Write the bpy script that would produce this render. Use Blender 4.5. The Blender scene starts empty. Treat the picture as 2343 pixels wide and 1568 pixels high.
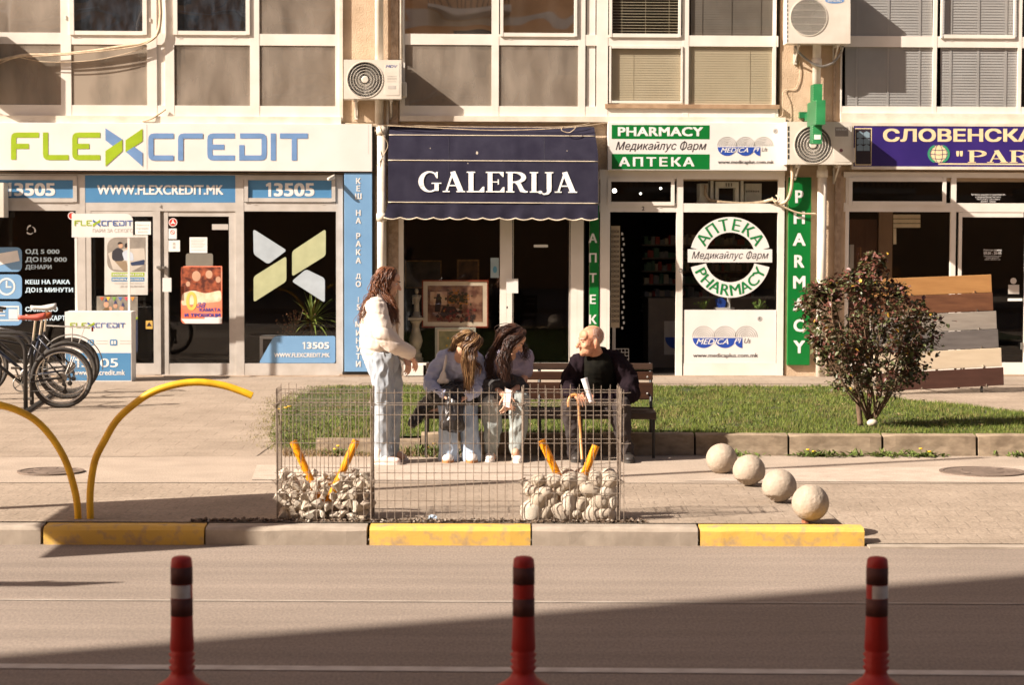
import bpy, bmesh, math, random
import numpy as np
from mathutils import Vector, Matrix, noise
random.seed(7)
S = bpy.context.scene
COL = bpy.context.collection
rad = math.radians
V = Vector

# ---------------------------------------------------------------- camera
F_PX, CAMZ = 4879.17, 2.07
PITCH = math.atan(258 / F_PX)
RC = Matrix.Rotation(rad(90) - PITCH, 3, 'X') @ Matrix.Rotation(0.0026, 3, 'Z')
cd = bpy.data.cameras.new("camera")
cam = bpy.data.objects.new("camera", cd)
COL.objects.link(cam)
cam.matrix_world = Matrix.Translation((0, 0, CAMZ)) @ RC.to_4x4()
cd.lens, cd.sensor_width, cd.clip_start, cd.clip_end = 75, 36, 0.1, 2000
cd.dof.use_dof, cd.dof.focus_distance, cd.dof.aperture_fstop = True, 19.5, 4.0
S.camera = cam

# ---------------------------------------------------------------- sky, sun, exposure
SUN = V((1.3, 0.59, -1.0)).normalized()
EL = math.asin(-SUN.z)
world = bpy.data.worlds.new("World")
S.world = world
world.use_nodes = True
wn, wl = world.node_tree.nodes, world.node_tree.links
wn.clear()
sky = wn.new('ShaderNodeTexSky')
sky.sky_type = 'NISHITA'
sky.sun_disc = False
sky.sun_elevation = EL
sky.sun_rotation = math.atan2(-SUN.x, -SUN.y)
sky.dust_density = 3.0
sky.air_density = 1.0
mul = wn.new('ShaderNodeMix'); mul.data_type = 'RGBA'; mul.blend_type = 'MULTIPLY'
mul.inputs[0].default_value = 1.0
mul.inputs[7].default_value = (1.0, 0.785, 0.675, 1)
bg = wn.new('ShaderNodeBackground'); bg.inputs[1].default_value = 0.062
wo = wn.new('ShaderNodeOutputWorld')
wl.new(sky.outputs[0], mul.inputs[6]); wl.new(mul.outputs[2], bg.inputs[0]); wl.new(bg.outputs[0], wo.inputs[0])
sl = bpy.data.lights.new("sun", 'SUN')
sl.energy, sl.angle, sl.color = 5.0, rad(0.5), (1.0, 0.90, 0.80)
so = bpy.data.objects.new("sun", sl)
COL.objects.link(so)
so.rotation_euler = SUN.to_track_quat('-Z', 'Y').to_euler()
so.location = (-30, -14, 30)
S.view_settings.view_transform = 'Standard'
S.view_settings.look = 'None'
S.view_settings.gamma = 1
S.view_settings.exposure = 1.24

# ---------------------------------------------------------------- pixel / facade helpers
def ray(px, py):
    return RC @ V(((px - 1171) / F_PX, (784 - py) / F_PX, -1))
def gp(px, py, z=0.12):
    d = ray(px, py); t = (z - CAMZ) / d.z
    return V((d.x * t, d.y * t, z))
def at(px, py, Y):
    d = ray(px, py); t = Y / d.y
    return V((d.x * t, Y, CAMZ + d.z * t))
TH = rad(2.3)
MF = Matrix.Translation((0, 28.3, 0.12)) @ Matrix.Rotation(TH, 4, 'Z')
MFI = MF.inverted()
def PX(px, py, w=0.0):
    d = ray(px, py); p0 = MF @ V((0, -w, 0)); n = V((-math.sin(TH), math.cos(TH), 0)); o = V((0, 0, CAMZ))
    return o + d * ((p0 - o).dot(n) / d.dot(n))
def UV(px, py, w=0.0):
    q = MFI @ PX(px, py, w)
    return q.x, q.z
def FW(u, w, v):
    return MF @ V((u, -w, v))

# ---------------------------------------------------------------- materials
def lin(r, g, b):
    f = lambda c: (c / 12.92 if c <= 0.04045 else ((c + 0.055) / 1.055) ** 2.4)
    return (f(r / 255), f(g / 255), f(b / 255))
MATS = {}
def mat(name, c1, c2=None, sc=6.0, rough=0.6, bump=0.0, bsc=40.0, metal=0.0, spec=0.4, det=6.0, lo=0.35, hi=0.65, stretch=None, alpha=None, sheen=0, grain=0, gsc=(90, 40, 90), streak=0):
    if name in MATS: return MATS[name]
    m = bpy.data.materials.new(name); m.use_nodes = True
    n, l = m.node_tree.nodes, m.node_tree.links
    b = n['Principled BSDF']
    b.inputs['Roughness'].default_value = rough
    b.inputs['Metallic'].default_value = metal
    b.inputs['Specular IOR Level'].default_value = spec
    if sheen: b.inputs['Sheen Weight'].default_value = sheen
    tc = n.new('ShaderNodeTexCoord'); src = tc.outputs['Object']
    if stretch:
        mp = n.new('ShaderNodeMapping'); mp.inputs['Scale'].default_value = stretch
        l.new(src, mp.inputs[0]); src = mp.outputs[0]
    if c2 is None: c2 = tuple(c * 0.86 for c in c1)
    nz = n.new('ShaderNodeTexNoise'); nz.inputs['Scale'].default_value = sc; nz.inputs['Detail'].default_value = det
    l.new(src, nz.inputs['Vector'])
    rp = n.new('ShaderNodeValToRGB')
    rp.color_ramp.elements[0].position, rp.color_ramp.elements[1].position = lo, hi
    rp.color_ramp.elements[0].color, rp.color_ramp.elements[1].color = (*c1, 1), (*c2, 1)
    l.new(nz.outputs[0], rp.inputs[0]); colo = rp.outputs[0]
    for amt, scl, dt in ((grain, gsc, 3), (streak, (.25, 5, 1), 6)):
        if not amt: continue
        mp2 = n.new('ShaderNodeMapping'); mp2.inputs['Scale'].default_value = scl; l.new(tc.outputs['Object'], mp2.inputs[0])
        g = n.new('ShaderNodeTexNoise'); g.inputs['Scale'].default_value = 1; g.inputs['Detail'].default_value = dt; l.new(mp2.outputs[0], g.inputs['Vector'])
        mr = n.new('ShaderNodeMapRange'); mr.inputs[1].default_value = .3; mr.inputs[2].default_value = .7; mr.inputs[3].default_value = 1 - amt; mr.inputs[4].default_value = 1 + amt * .6; l.new(g.outputs[0], mr.inputs[0])
        mm = n.new('ShaderNodeMix'); mm.data_type = 'RGBA'; mm.blend_type = 'MULTIPLY'; mm.inputs[0].default_value = 1
        l.new(colo, mm.inputs[6]); l.new(mr.outputs[0], mm.inputs[7]); colo = mm.outputs[2]
    l.new(colo, b.inputs['Base Color'])
    if bump:
        bz = n.new('ShaderNodeTexNoise'); bz.inputs['Scale'].default_value = bsc; bz.inputs['Detail'].default_value = 5
        l.new(src, bz.inputs['Vector'])
        bp = n.new('ShaderNodeBump'); bp.inputs['Strength'].default_value = bump; bp.inputs['Distance'].default_value = 0.01
        l.new(bz.outputs[0], bp.inputs['Height']); l.new(bp.outputs[0], b.inputs['Normal'])
    MATS[name] = m
    return m
def glass(name, dust=0.0, dustc=(0.4, 0.33, 0.26), refl=None, wav=0.0, tint=0.92, dsc=1.2, dlo=0.4, dhi=0.7):
    if name in MATS: return MATS[name]
    m = bpy.data.materials.new(name); m.use_nodes = True
    n, l = m.node_tree.nodes, m.node_tree.links
    n.clear()
    out = n.new('ShaderNodeOutputMaterial')
    tr = n.new('ShaderNodeBsdfTransparent'); tr.inputs[0].default_value = (tint, tint, tint * 0.98, 1)
    gl = n.new('ShaderNodeBsdfGlossy'); gl.inputs['Roughness'].default_value = 0.015
    tc = n.new('ShaderNodeTexCoord')
    if wav:
        nz = n.new('ShaderNodeTexNoise'); nz.inputs['Scale'].default_value = 1.6; nz.inputs['Detail'].default_value = 1.0
        l.new(tc.outputs['Object'], nz.inputs['Vector'])
        bp = n.new('ShaderNodeBump'); bp.inputs['Strength'].default_value = wav; bp.inputs['Distance'].default_value = 0.05
        l.new(nz.outputs[0], bp.inputs['Height']); l.new(bp.outputs[0], gl.inputs['Normal'])
    mx = n.new('ShaderNodeMixShader')
    if refl is None:
        lw = n.new('ShaderNodeLayerWeight'); lw.inputs[0].default_value = .5      # Schlick, the same from both sides of the thin sheet
        pw = n.new('ShaderNodeMath'); pw.operation = 'POWER'; pw.inputs[1].default_value = 5
        fr = n.new('ShaderNodeMath'); fr.operation = 'MULTIPLY_ADD'; fr.inputs[1].default_value = .93; fr.inputs[2].default_value = .055
        l.new(lw.outputs['Facing'], pw.inputs[0]); l.new(pw.outputs[0], fr.inputs[0]); l.new(fr.outputs[0], mx.inputs[0])
    else: mx.inputs[0].default_value = refl
    l.new(tr.outputs[0], mx.inputs[1]); l.new(gl.outputs[0], mx.inputs[2])
    last = mx
    if dust:
        df = n.new('ShaderNodeBsdfDiffuse'); df.inputs[0].default_value = (*dustc, 1)
        nz = n.new('ShaderNodeTexNoise'); nz.inputs['Scale'].default_value = dsc; nz.inputs['Detail'].default_value = 3.5; nz.inputs['Roughness'].default_value = 0.5
        mpd = n.new('ShaderNodeMapping'); mpd.inputs['Scale'].default_value = (2.0, 1, .75); l.new(tc.outputs['Object'], mpd.inputs[0]); l.new(mpd.outputs[0], nz.inputs['Vector'])      # grime runs downwards
        mr = n.new('ShaderNodeMapRange'); mr.inputs[1].default_value = dlo; mr.inputs[2].default_value = dhi
        mr.inputs[3].default_value = dust * 0.22; mr.inputs[4].default_value = dust
        l.new(nz.outputs[0], mr.inputs[0])
        m2 = n.new('ShaderNodeMixShader')
        l.new(mr.outputs[0], m2.inputs[0]); l.new(mx.outputs[0], m2.inputs[1]); l.new(df.outputs[0], m2.inputs[2])
        last = m2
    l.new(last.outputs[0], out.inputs[0])
    MATS[name] = m
    return m
def emit(name, c, s):
    m = bpy.data.materials.new(name); m.use_nodes = True
    b = m.node_tree.nodes['Principled BSDF']
    b.inputs['Base Color'].default_value = (*c, 1)
    b.inputs['Emission Color'].default_value = (*c, 1); b.inputs['Emission Strength'].default_value = s
    return m

# ---------------------------------------------------------------- mesh builder
WM = {}
class MB:
    def __init__(s): s.v, s.f, s.m, s.cm = [], [], [], 0
    def mat(s, i): s.cm = i; return s
    def add(s, vs, fs):
        k = len(s.v); s.v += [tuple(p) for p in vs]
        for f in fs: s.f.append(tuple(i + k for i in f)); s.m.append(s.cm)
        return s
    def hexa(s, p):   # p: 4 back, 4 front corners
        return s.add(p, [(3, 2, 1, 0), (4, 5, 6, 7), (0, 1, 5, 4), (1, 2, 6, 5), (2, 3, 7, 6), (3, 0, 4, 7)])
    def box(s, a, b, M=None):
        x0, y0, z0 = a; x1, y1, z1 = b
        p = [V(q) for q in ((x0, y1, z0), (x1, y1, z0), (x1, y1, z1), (x0, y1, z1), (x0, y0, z0), (x1, y0, z0), (x1, y0, z1), (x0, y0, z1))]
        if M is not None: p = [M @ q for q in p]
        return s.hexa(p)
    def fbox(s, x0, y0, x1, y1, w0, w1):      # box on the facade from a pixel rectangle of its front face
        ua, va = UV(x0, y1, w1); ub, vb = UV(x1, y0, w1)
        return s.box((ua, -w1, va), (ub, -w0, vb), MF)
    def poly(s, pts, w):
        return s.add([PX(x, y, w) for x, y in pts], [tuple(range(len(pts) - 1, -1, -1))])
    def prism(s, pts, w0, w1):                # extruded pixel outline (clockwise in the picture)
        n = len(pts)
        uv = [UV(x, y, w1) for x, y in pts]
        vs = [FW(u, w0, v) for u, v in uv] + [FW(u, w1, v) for u, v in uv]
        fs = [tuple(range(n)), tuple(range(2 * n - 1, n - 1, -1))] + [(i, n + i, n + (i + 1) % n, (i + 1) % n) for i in range(n)]
        return s.add(vs, fs)
    def tube(s, pts, r, n=8, cap=True, up=None):
        pts = [V(p) for p in pts]
        rs = r if isinstance(r, (list, tuple)) else [r] * len(pts)
        k = len(pts); rings = []
        t = (pts[1] - pts[0]).normalized()
        a = t.cross(V((0, 0, 1)) if abs(t.z) < 0.9 else V((0, 1, 0))).normalized()
        for i in range(k):
            t = (pts[min(i + 1, k - 1)] - pts[max(i - 1, 0)])
            if t.length < 1e-9: t = V((0, 0, 1))
            t.normalize()
            a = (a - t * a.dot(t))
            if a.length < 1e-6: a = t.orthogonal()
            a.normalize(); b = t.cross(a)
            rings += [pts[i] + (a * math.cos(2 * math.pi * j / n) + b * math.sin(2 * math.pi * j / n)) * rs[i] for j in range(n)]
        fs = [(i * n + j, i * n + (j + 1) % n, (i + 1) * n + (j + 1) % n, (i + 1) * n + j) for i in range(k - 1) for j in range(n)]
        if cap: fs += [tuple(range(n - 1, -1, -1)), tuple(range((k - 1) * n, k * n))]
        return s.add(rings, fs)
    def lathe(s, c, prof, n=24, ax=None):     # prof: (radius, height)
        c = V(c); R = Matrix.Identity(3) if ax is None else V(ax).to_track_quat('Z', 'Y').to_matrix()
        vs = [c + R @ V((r * math.cos(2 * math.pi * j / n), r * math.sin(2 * math.pi * j / n), h)) for r, h in prof for j in range(n)]
        k = len(prof)
        fs = [(i * n + j, i * n + (j + 1) % n, (i + 1) * n + (j + 1) % n, (i + 1) * n + j) for i in range(k - 1) for j in range(n)]
        fs += [tuple(range(n - 1, -1, -1)), tuple(range((k - 1) * n, k * n))]
        return s.add(vs, fs)
    def ell(s, c, r, R=None, nu=14, nv=9):
        c = V(c); r = (r, r, r) if not isinstance(r, (tuple, list)) else r
        vs, fs = [], []
        for i in range(nv + 1):
            th = math.pi * i / nv
            for j in range(nu):
                ph = 2 * math.pi * j / nu
                q = V((r[0] * math.sin(th) * math.cos(ph), r[1] * math.sin(th) * math.sin(ph), r[2] * math.cos(th)))
                vs.append(c + (R @ q if R is not None else q))
        for i in range(nv):
            for j in range(nu):
                fs.append((i * nu + j, (i + 1) * nu + j, (i + 1) * nu + (j + 1) % nu, i * nu + (j + 1) % nu))
        return s.add(vs, fs)
    def cap(s, P, Q, r1, r2, fs_=1.0, fd=(0, 1, 0), n=14):   # tapered capsule, cross-section scaled along fd
        P, Q = V(P), V(Q); L = (Q - P).length
        t = (Q - P).normalized() if L > 1e-6 else V((0, 0, 1))
        a = t.orthogonal().normalized(); b = t.cross(a); fd = V(fd)
        prof = [(r1 * math.sin(k * math.pi / 8), -r1 * math.cos(k * math.pi / 8)) for k in range(0, 5)] + \
               [(r2 * math.sin(k * math.pi / 8), L + r2 * -math.cos(k * math.pi / 8)) for k in range(4, 9)]
        vs = []
        for rr, h in prof:
            for j in range(n):
                o = (a * math.cos(2 * math.pi * j / n) + b * math.sin(2 * math.pi * j / n)) * max(rr, 1e-4)
                if fs_ != 1.0: o = o + fd * (o.dot(fd) * (fs_ - 1))
                vs.append(P + t * h + o)
        k = len(prof)
        f = [(i * n + j, i * n + (j + 1) % n, (i + 1) * n + (j + 1) % n, (i + 1) * n + j) for i in range(k - 1) for j in range(n)]
        f += [tuple(range(n - 1, -1, -1)), tuple(range((k - 1) * n, k * n))]
        return s.add(vs, f)
    def mesh(s, name, mats, M=None):
        me = bpy.data.meshes.new(name)
        vs = s.v if M is None else [tuple(M @ V(p)) for p in s.v]
        me.from_pydata(vs, [], s.f)
        for m in (mats if isinstance(mats, (list, tuple)) else [mats]): me.materials.append(m)
        if any(s.m): me.polygons.foreach_set('material_index', s.m)
        me.update()
        return me
    def build(s, name, mats, parent=None, smooth=False, bevel=0.0, label=None, cat=None, group=None, kind=None, origin=None):
        if not s.v: return None
        if parent is not None:
            Mw = WM[parent.name]
        else:
            a = np.array(s.v); mn, mx = a.min(0), a.max(0)
            Mw = Matrix.Translation(origin if origin is not None else ((mn[0] + mx[0]) / 2, (mn[1] + mx[1]) / 2, mn[2]))
        me = s.mesh(name, mats, Mw.inverted())
        o = bpy.data.objects.new(name, me); COL.objects.link(o)
        if parent is not None: o.parent = parent
        else: o.matrix_world = Mw
        WM[o.name] = Mw
        if smooth: me.polygons.foreach_set('use_smooth', [True] * len(me.polygons))
        if bevel:
            bm = o.modifiers.new('bevel', 'BEVEL'); bm.width = bevel; bm.segments = 2; bm.limit_method = 'ANGLE'
        tag(o, label, cat, group, kind)
        return o
def tag(o, label=None, cat=None, group=None, kind=None):
    if label: o['label'] = label
    if cat: o['category'] = cat
    if group: o['group'] = group
    if kind: o['kind'] = kind
    return o
def thing(name, label, cat, loc, rz=0.0, group=None):
    o = bpy.data.objects.new(name, None); COL.objects.link(o)
    o.empty_display_size = 0.1
    M = Matrix.Translation(loc) @ Matrix.Rotation(rz, 4, 'Z')
    o.matrix_world = M; WM[o.name] = M
    return tag(o, label, cat, group)
def fthing(name, label, cat, px, py, w=0.0, group=None):
    return thing(name, label, cat, PX(px, py, w), TH, group)
def dup(root, M, label=None):
    r = root.copy(); COL.objects.link(r); r.matrix_world = M; WM[r.name] = M
    if label: r['label'] = label
    for ch in root.children:
        c = ch.copy(); COL.objects.link(c); c.parent = r
        for g in ch.children:
            d = g.copy(); COL.objects.link(d); d.parent = c
    return r
def smooth_obj(o): o.data.polygons.foreach_set('use_smooth', [True] * len(o.data.polygons))

# ---------------------------------------------------------------- lettering
TXT = {}
def raw(s, sp):
    c = bpy.data.curves.new('t', 'FONT'); c.body = s; c.space_character = sp; c.resolution_u = 3
    o = bpy.data.objects.new('t', c); COL.objects.link(o); bpy.context.view_layer.update()
    me = bpy.data.meshes.new_from_object(o.evaluated_get(bpy.context.evaluated_depsgraph_get()))
    vs = [(v.co.x, v.co.y) for v in me.vertices]; fs = [tuple(p.vertices) for p in me.polygons]
    bpy.data.objects.remove(o); bpy.data.curves.remove(c); bpy.data.meshes.remove(me)
    return vs, fs
def txt(s, bold=0.0, sp=1.0, shear=0.0):
    k = (s, sp, shear)
    if k in TXT: return TXT[k]
    vs, fs = raw(s.replace('Ф', 'О'), sp)
    if 'Ф' in s:        # this glyph fills wrongly in the built-in face: ring plus stem instead
        i = s.index('Ф'); r_ = max(v[0] for v in raw(s[:i] + 'О', sp)[0]); ow = [v[0] for v in raw('О', sp)[0]]; cx = r_ - (max(ow) - min(ow)) / 2
        n = len(vs); vs += [(cx - .04, -.07), (cx + .04, -.07), (cx + .04, .80), (cx - .04, .80)]; fs.append((n, n + 1, n + 2, n + 3))
    vs = [(x + shear * y, y) for x, y in vs]
    a = np.array(vs); mn, mx = a.min(0), a.max(0)
    TXT[k] = ([(float((x - mn[0]) / (mx[0] - mn[0])), float((y - mn[1]) / (mx[1] - mn[1]))) for x, y in vs], fs, float((mx[0] - mn[0]) / (mx[1] - mn[1])), float(mx[0] - mn[0]), float(mx[1] - mn[1]))
    return TXT[k]
def T(mb, s, x0, y0, x1, y1, w, bold=0.02, sp=1.0, shear=0.0, fn=None):   # ink box fitted to a pixel rectangle
    vs, fs, _, tw, thh = txt(s, bold, sp, shear)
    sh = [(0, 0)] if bold < .008 else ([(-1, 0), (1, 0)] if bold < .018 else [(-1, -.6), (1, -.6), (1, .6), (-1, .6)])
    bx, by = bold / tw, bold / thh
    for i, (dx, dy) in enumerate(sh):       # bolder strokes: the same glyph laid again a hair to the side
        mb.add([PX(x0 + (x1 - x0) * (bx + a * (1 - 2 * bx) + dx * bx), y1 + (y0 - y1) * (by + b * (1 - 2 * by) + dy * by), w + i * .00022) for a, b in vs], fs)
def T5(mb, x0, y0, x1, y1, w, bold=.035):     # the phone number, its first digit set close
    d = (x1 - x0) * .105
    h = y1 - y0; xr = x0 + d * .95; s_ = h * .19
    mb.add([PX(x, y, w) for x, y in ((xr - s_, y1), (xr, y1), (xr, y0), (xr - s_ * .95, y0), (xr - s_ * 2.0, y0 + h * .13), (xr - s_ * 1.8, y0 + h * .29), (xr - s_, y0 + h * .22))], [tuple(range(7))]); T(mb, '3505', x0 + d * 1.5, y0, x1, y1, w, bold)
def TH_(mb, s, cx, cy, h, w, bold=0.02, wd=1.0, **k):
    asp = txt(s, bold, k.get('sp', 1.0), k.get('shear', 0.0))[2] * h * wd
    T(mb, s, cx - asp / 2, cy - h / 2, cx + asp / 2, cy + h / 2, w, bold, **k)
LAY = [0]
def ribbon(pts, width, closed=False):          # mitred stroke -> list of quads (pixel space)
    n = len(pts); L, R = [], []
    for i, p in enumerate(pts):
        a = pts[i - 1] if i > 0 else None; b = pts[i + 1] if i < n - 1 else None
        def nn(p, q):
            dx, dy = q[0] - p[0], q[1] - p[1]; l = math.hypot(dx, dy) or 1
            return (-dy / l, dx / l)
        if a is None: nx, ny = nn(p, b); k = 1
        elif b is None: nx, ny = nn(a, p); k = 1
        else:
            n1, n2 = nn(a, p), nn(p, b); nx, ny = n1[0] + n2[0], n1[1] + n2[1]; l = math.hypot(nx, ny) or 1
            nx, ny = nx / l, ny / l; k = 1 / max(0.4, nx * n1[0] + ny * n1[1])
        h = (width[i] if isinstance(width, list) else width) / 2 * k
        L.append((p[0] + nx * h, p[1] + ny * h)); R.append((p[0] - nx * h, p[1] - ny * h))
    return [(L[i], L[i + 1], R[i + 1], R[i]) for i in range(n - 1)]
def stroke(mb, pts, width, w, fn=None):
    LAY[0] = (LAY[0] + 1) % 12
    ww = w + LAY[0] * 0.00025
    for q in ribbon(pts, width):
        if fn: q = [fn(*p) for p in q]
        mb.add([PX(x, y, ww) for x, y in q], [(0, 1, 2, 3)])
def patch(mb, pts, w, fn=None):
    LAY[0] = (LAY[0] + 1) % 12
    if fn: pts = [fn(*p) for p in pts]
    mb.add([PX(x, y, w + LAY[0] * 0.00025) for x, y in pts], [tuple(range(len(pts) - 1, -1, -1))])
def arc(cx, cy, rx, ry, a0, a1, n=12):
    return [(cx + rx * math.cos(rad(a0 + (a1 - a0) * i / n)), cy - ry * math.sin(rad(a0 + (a1 - a0) * i / n))) for i in range(n + 1)]
def rrect(x0, y0, x1, y1, r, corners=(1, 1, 1, 1)):     # tl, tr, br, bl
    o = []
    for (cx, cy, a, on, px, py) in ((x0 + r, y0 + r, 180, corners[0], x0, y0), (x1 - r, y0 + r, 90, corners[1], x1, y0), (x1 - r, y1 - r, 0, corners[2], x1, y1), (x0 + r, y1 - r, -90, corners[3], x0, y1)):
        o += arc(cx, cy, r, r, a, a - 90, 5) if on else [(px, py)]
    return o
def rpoly(pts, r):     # polygon with rounded corners
    o = []; n = len(pts)
    for i in range(n):
        p = V(pts[i]).to_2d() if False else Vector(pts[i]); a = Vector(pts[i - 1]); b = Vector(pts[(i + 1) % n])
        ra = min(r, (a - p).length * 0.45); rb = min(r, (b - p).length * 0.45)
        s, e = p + (a - p).normalized() * ra, p + (b - p).normalized() * rb
        for k in range(5):
            t = k / 4; q = s * (1 - t) ** 2 + p * 2 * t * (1 - t) + e * t * t
            o.append((q.x, q.y))
    return o
def serif(mb, s, x0, y0, x1, y1, w, fn=None, lw=1.0):   # bold roman capitals built from stems, hairlines and serifs
    SW, HL, SF, SE = 0.185, 0.06, 0.055, 0.07
    WID = {'G': .86, 'A': .86, 'L': .68, 'E': .72, 'R': .84, 'I': .38, 'J': .50, 'P': .74}
    tot = sum(WID[c] for c in s) + 0.05 * (len(s) - 1)
    kx, ky = (x1 - x0) / tot, (y1 - y0)
    X = 0.0
    for c in s:
        wd = WID[c]
        def m(a, b, X=X): return (x0 + (X + a) * kx, y1 - b * ky)
        def put(pts):
            if fn:
                LAY[0] = (LAY[0] + 1) % 12
                mb.add([fn(*m(*p), LAY[0] * 0.00025) for p in pts], [tuple(range(len(pts) - 1, -1, -1))])
            else: patch(mb, [m(*p) for p in pts], w)
        def R(a, b, a2, b2): put([(a, b2), (a2, b2), (a2, b), (a, b)])
        def rib(pts, wid):
            for q in ribbon(pts, wid): put(list(q)[::-1])
        def stem(cx, b0=0, b1=1, feet=(1, 1)):
            R(cx - SW / 2, b0, cx + SW / 2, b1)
            if feet[0]: R(cx - SW / 2 - SE, b0, cx + SW / 2 + SE, b0 + SF)
            if feet[1]: R(cx - SW / 2 - SE, b1 - SF, cx + SW / 2 + SE, b1)
        if c == 'I': stem(wd / 2)
        elif c == 'L':
            stem(SE + SW / 2 + .01); R(.2, 0, wd, HL); put([(wd - .07, .26), (wd, .28), (wd, 0), (wd - .2, HL)])
        elif c == 'E':
            stem(SE + SW / 2 + .01); R(.2, 0, wd, HL); R(.2, 1 - HL, wd - .03, 1); R(.25, .48, .5, .53)
            put([(wd - .06, .25), (wd, .26), (wd, 0), (wd - .18, HL)]); put([(wd - .2, 1 - HL), (wd - .03, 1), (wd - .03, .75), (wd - .08, .76)])
            R(.46, .38, .51, .63)
        elif c == 'J':
            R(wd - SE - SW, .2, wd - SE, 1); R(wd - 2 * SE - SW, 1 - SF, wd, 1)
            rib([(wd - SE - SW / 2, .21), (wd - SE - SW / 2, .08), (wd - SE - SW / 2 - .06, -.04), (wd - .36, -.08), (wd - .43, -.03)], [SW, .16, .1, .07, .06])
            put([(wd - .5 + .08 * math.cos(t), .02 + .075 * math.sin(t)) for t in [k * -math.pi / 6 for k in range(12)]])
        elif c == 'A':
            rib([(.14, .03), (wd / 2 - .04, .985)], .075); rib([(wd / 2 - .05, 1), (wd - .16, .02)], SW * 1.08)
            R(.22, .29, .6, .35); R(.0, 0, .27, SF); R(wd - .34, 0, wd, SF)
        elif c in 'RP':
            stem(SE + SW / 2 + .01)
            yc, hh = .735, .235; rx = wd - .3 - (.12 if c == 'R' else .02)
            pts, wid = [(.22, 1 - .033)], [.066]
            for k in range(13):
                a = rad(90 - 180 * k / 12); pts.append((.33 + rx * math.cos(a) * .85, yc + hh * math.sin(a))); wid.append(.066 + .12 * max(0, math.cos(a)) ** 1.2)
            pts.append((.22, yc - hh)); wid.append(.066); rib(pts, wid)
            if c == 'R': rib([(.38, .5), (.5, .42), (.62, .1), (.74, .04), (wd, .03)], [.1, .17, .18, .1, .06])
        elif c == 'G':
            pts, wid = [], []
            for k in range(25):
                a = rad(42 + 262 * k / 24); pts.append((.42 + .34 * math.cos(a), .5 + .475 * math.sin(a))); wid.append(.07 + .13 * max(0, -math.cos(a)) ** 1.3)
            rib(pts, wid); R(.6, .06, .6 + SW * .85, .44); R(.48, .40, wd, .44 + .012)
            put([(.66, .98), (.72, .98), (.72, .66), (.67, .68), (.60, .84)])
        X += wd + 0.05
def flexlogo(mg, mb_, X0, Y0, X1, Y1, w):
    fn = lambda x, y: (X0 + (x - 25) * (X1 - X0) / 679, Y0 + (y - 293) * (Y1 - Y0) / 89)
    k = lambda *p: list(p)
    t = 12
    def st(m, pts): stroke(m, pts, t, w, fn)
    def rc(x, y, sx, sy): # rounded corner points
        return [(x + sx * 9, y), (x + sx * 3, y + sy * 1), (x + sx * 1, y + sy * 3), (x, y + sy * 9)]
    st(mg, [(89, 309)] + rc(31, 309, 1, 1) + [(31, 366)]); st(mg, [(37, 335), (66, 335)])
    st(mg, [(104, 303)] + rc(104, 361, 1, -1)[::-1] + [(157, 361)])
    st(mg, [(229, 309)] + rc(171, 309, 1, 1) + rc(171, 361, 1, -1)[::-1] + [(229, 361)]); st(mg, [(177, 335), (204, 335)])
    patch(mb_, [(241, 293), (280, 319), (279, 326), (257, 334), (241, 321)], w, fn)
    patch(mg, [(287, 321), (326, 294), (326, 323), (287, 349)], w, fn)
    patch(mg, [(241, 346), (280, 319.5), (280, 346), (241, 382)], w, fn)
    patch(mb_, [(288, 348), (307, 336), (326, 350), (326, 382)], w, fn)
    st(mb_, [(397, 311)] + rc(345, 311, 1, 1) + rc(345, 362, 1, -1)[::-1] + [(397, 362)])
    st(mb_, [(464, 311)] + rc(413, 311, 1, 1) + [(413, 368)])
    st(mb_, [(537, 311)] + rc(480, 311, 1, 1) + rc(480, 362, 1, -1)[::-1] + [(537, 362)]); st(mb_, [(486, 337), (513, 337)])
    st(mb_, [(549, 311)] + [(595, 311), (601, 312), (603, 314), (604, 320)] + [(604, 353), (603, 359), (601, 361), (595, 362)] + [(553, 362), (553, 332)])
    st(mb_, [(625, 305), (625, 368)]); st(mb_, [(640, 311), (704, 311)]); st(mb_, [(673, 316), (673, 368)])
def bars(mb, xs, ys, x0, y0, x1, y1, w0, w1):   # white window bars: verticals proud, horizontals 3 mm behind
    for a, b in xs: mb.fbox(a, y0, b, y1, w0, w1)
    for a, b in ys: mb.fbox(x0, a, x1, b, w0 + 0.002, w1 - 0.003)
# ---------------------------------------------------------------- material library
M_white = mat('white_frame', (.76, .71, .635), (.68, .625, .545), sc=3, rough=.45, bump=.05, bsc=60)
M_wood_sill = mat('sill_wood', (.42, .28, .17), (.30, .19, .11), sc=9)
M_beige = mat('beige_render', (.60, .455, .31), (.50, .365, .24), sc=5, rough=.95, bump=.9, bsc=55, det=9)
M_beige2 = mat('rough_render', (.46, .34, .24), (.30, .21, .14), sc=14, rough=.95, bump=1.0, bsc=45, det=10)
M_sill = mat('sill_metal', (.72, .65, .54), (.56, .47, .36), sc=4, rough=.5, lo=.4, hi=.75)
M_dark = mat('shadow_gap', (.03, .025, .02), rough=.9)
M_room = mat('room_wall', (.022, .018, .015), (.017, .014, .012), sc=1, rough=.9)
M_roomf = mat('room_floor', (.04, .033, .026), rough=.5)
M_glass = glass('shop_glass', tint=.84)
M_glass_dusty = glass('dusty_glass', dust=.85, dustc=(.38, .315, .245), dsc=1.1, dlo=.30, dhi=.62)
M_glass_grime = glass('grimy_glass', dust=.62, dustc=(.42, .355, .285), refl=.16, wav=.15, dsc=1.2, dlo=.34, dhi=.68)
M_glass_mirror = glass('mirror_glass', dust=.08, refl=.85, wav=.05, tint=.8)
M_glass_blue = glass('blue_sheen_glass', dust=.22, dustc=(.14, .18, .23), refl=.25, wav=.2, tint=.5, dsc=6)  # blue reflections put in as a patchy bluish coat on dark panes
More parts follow.
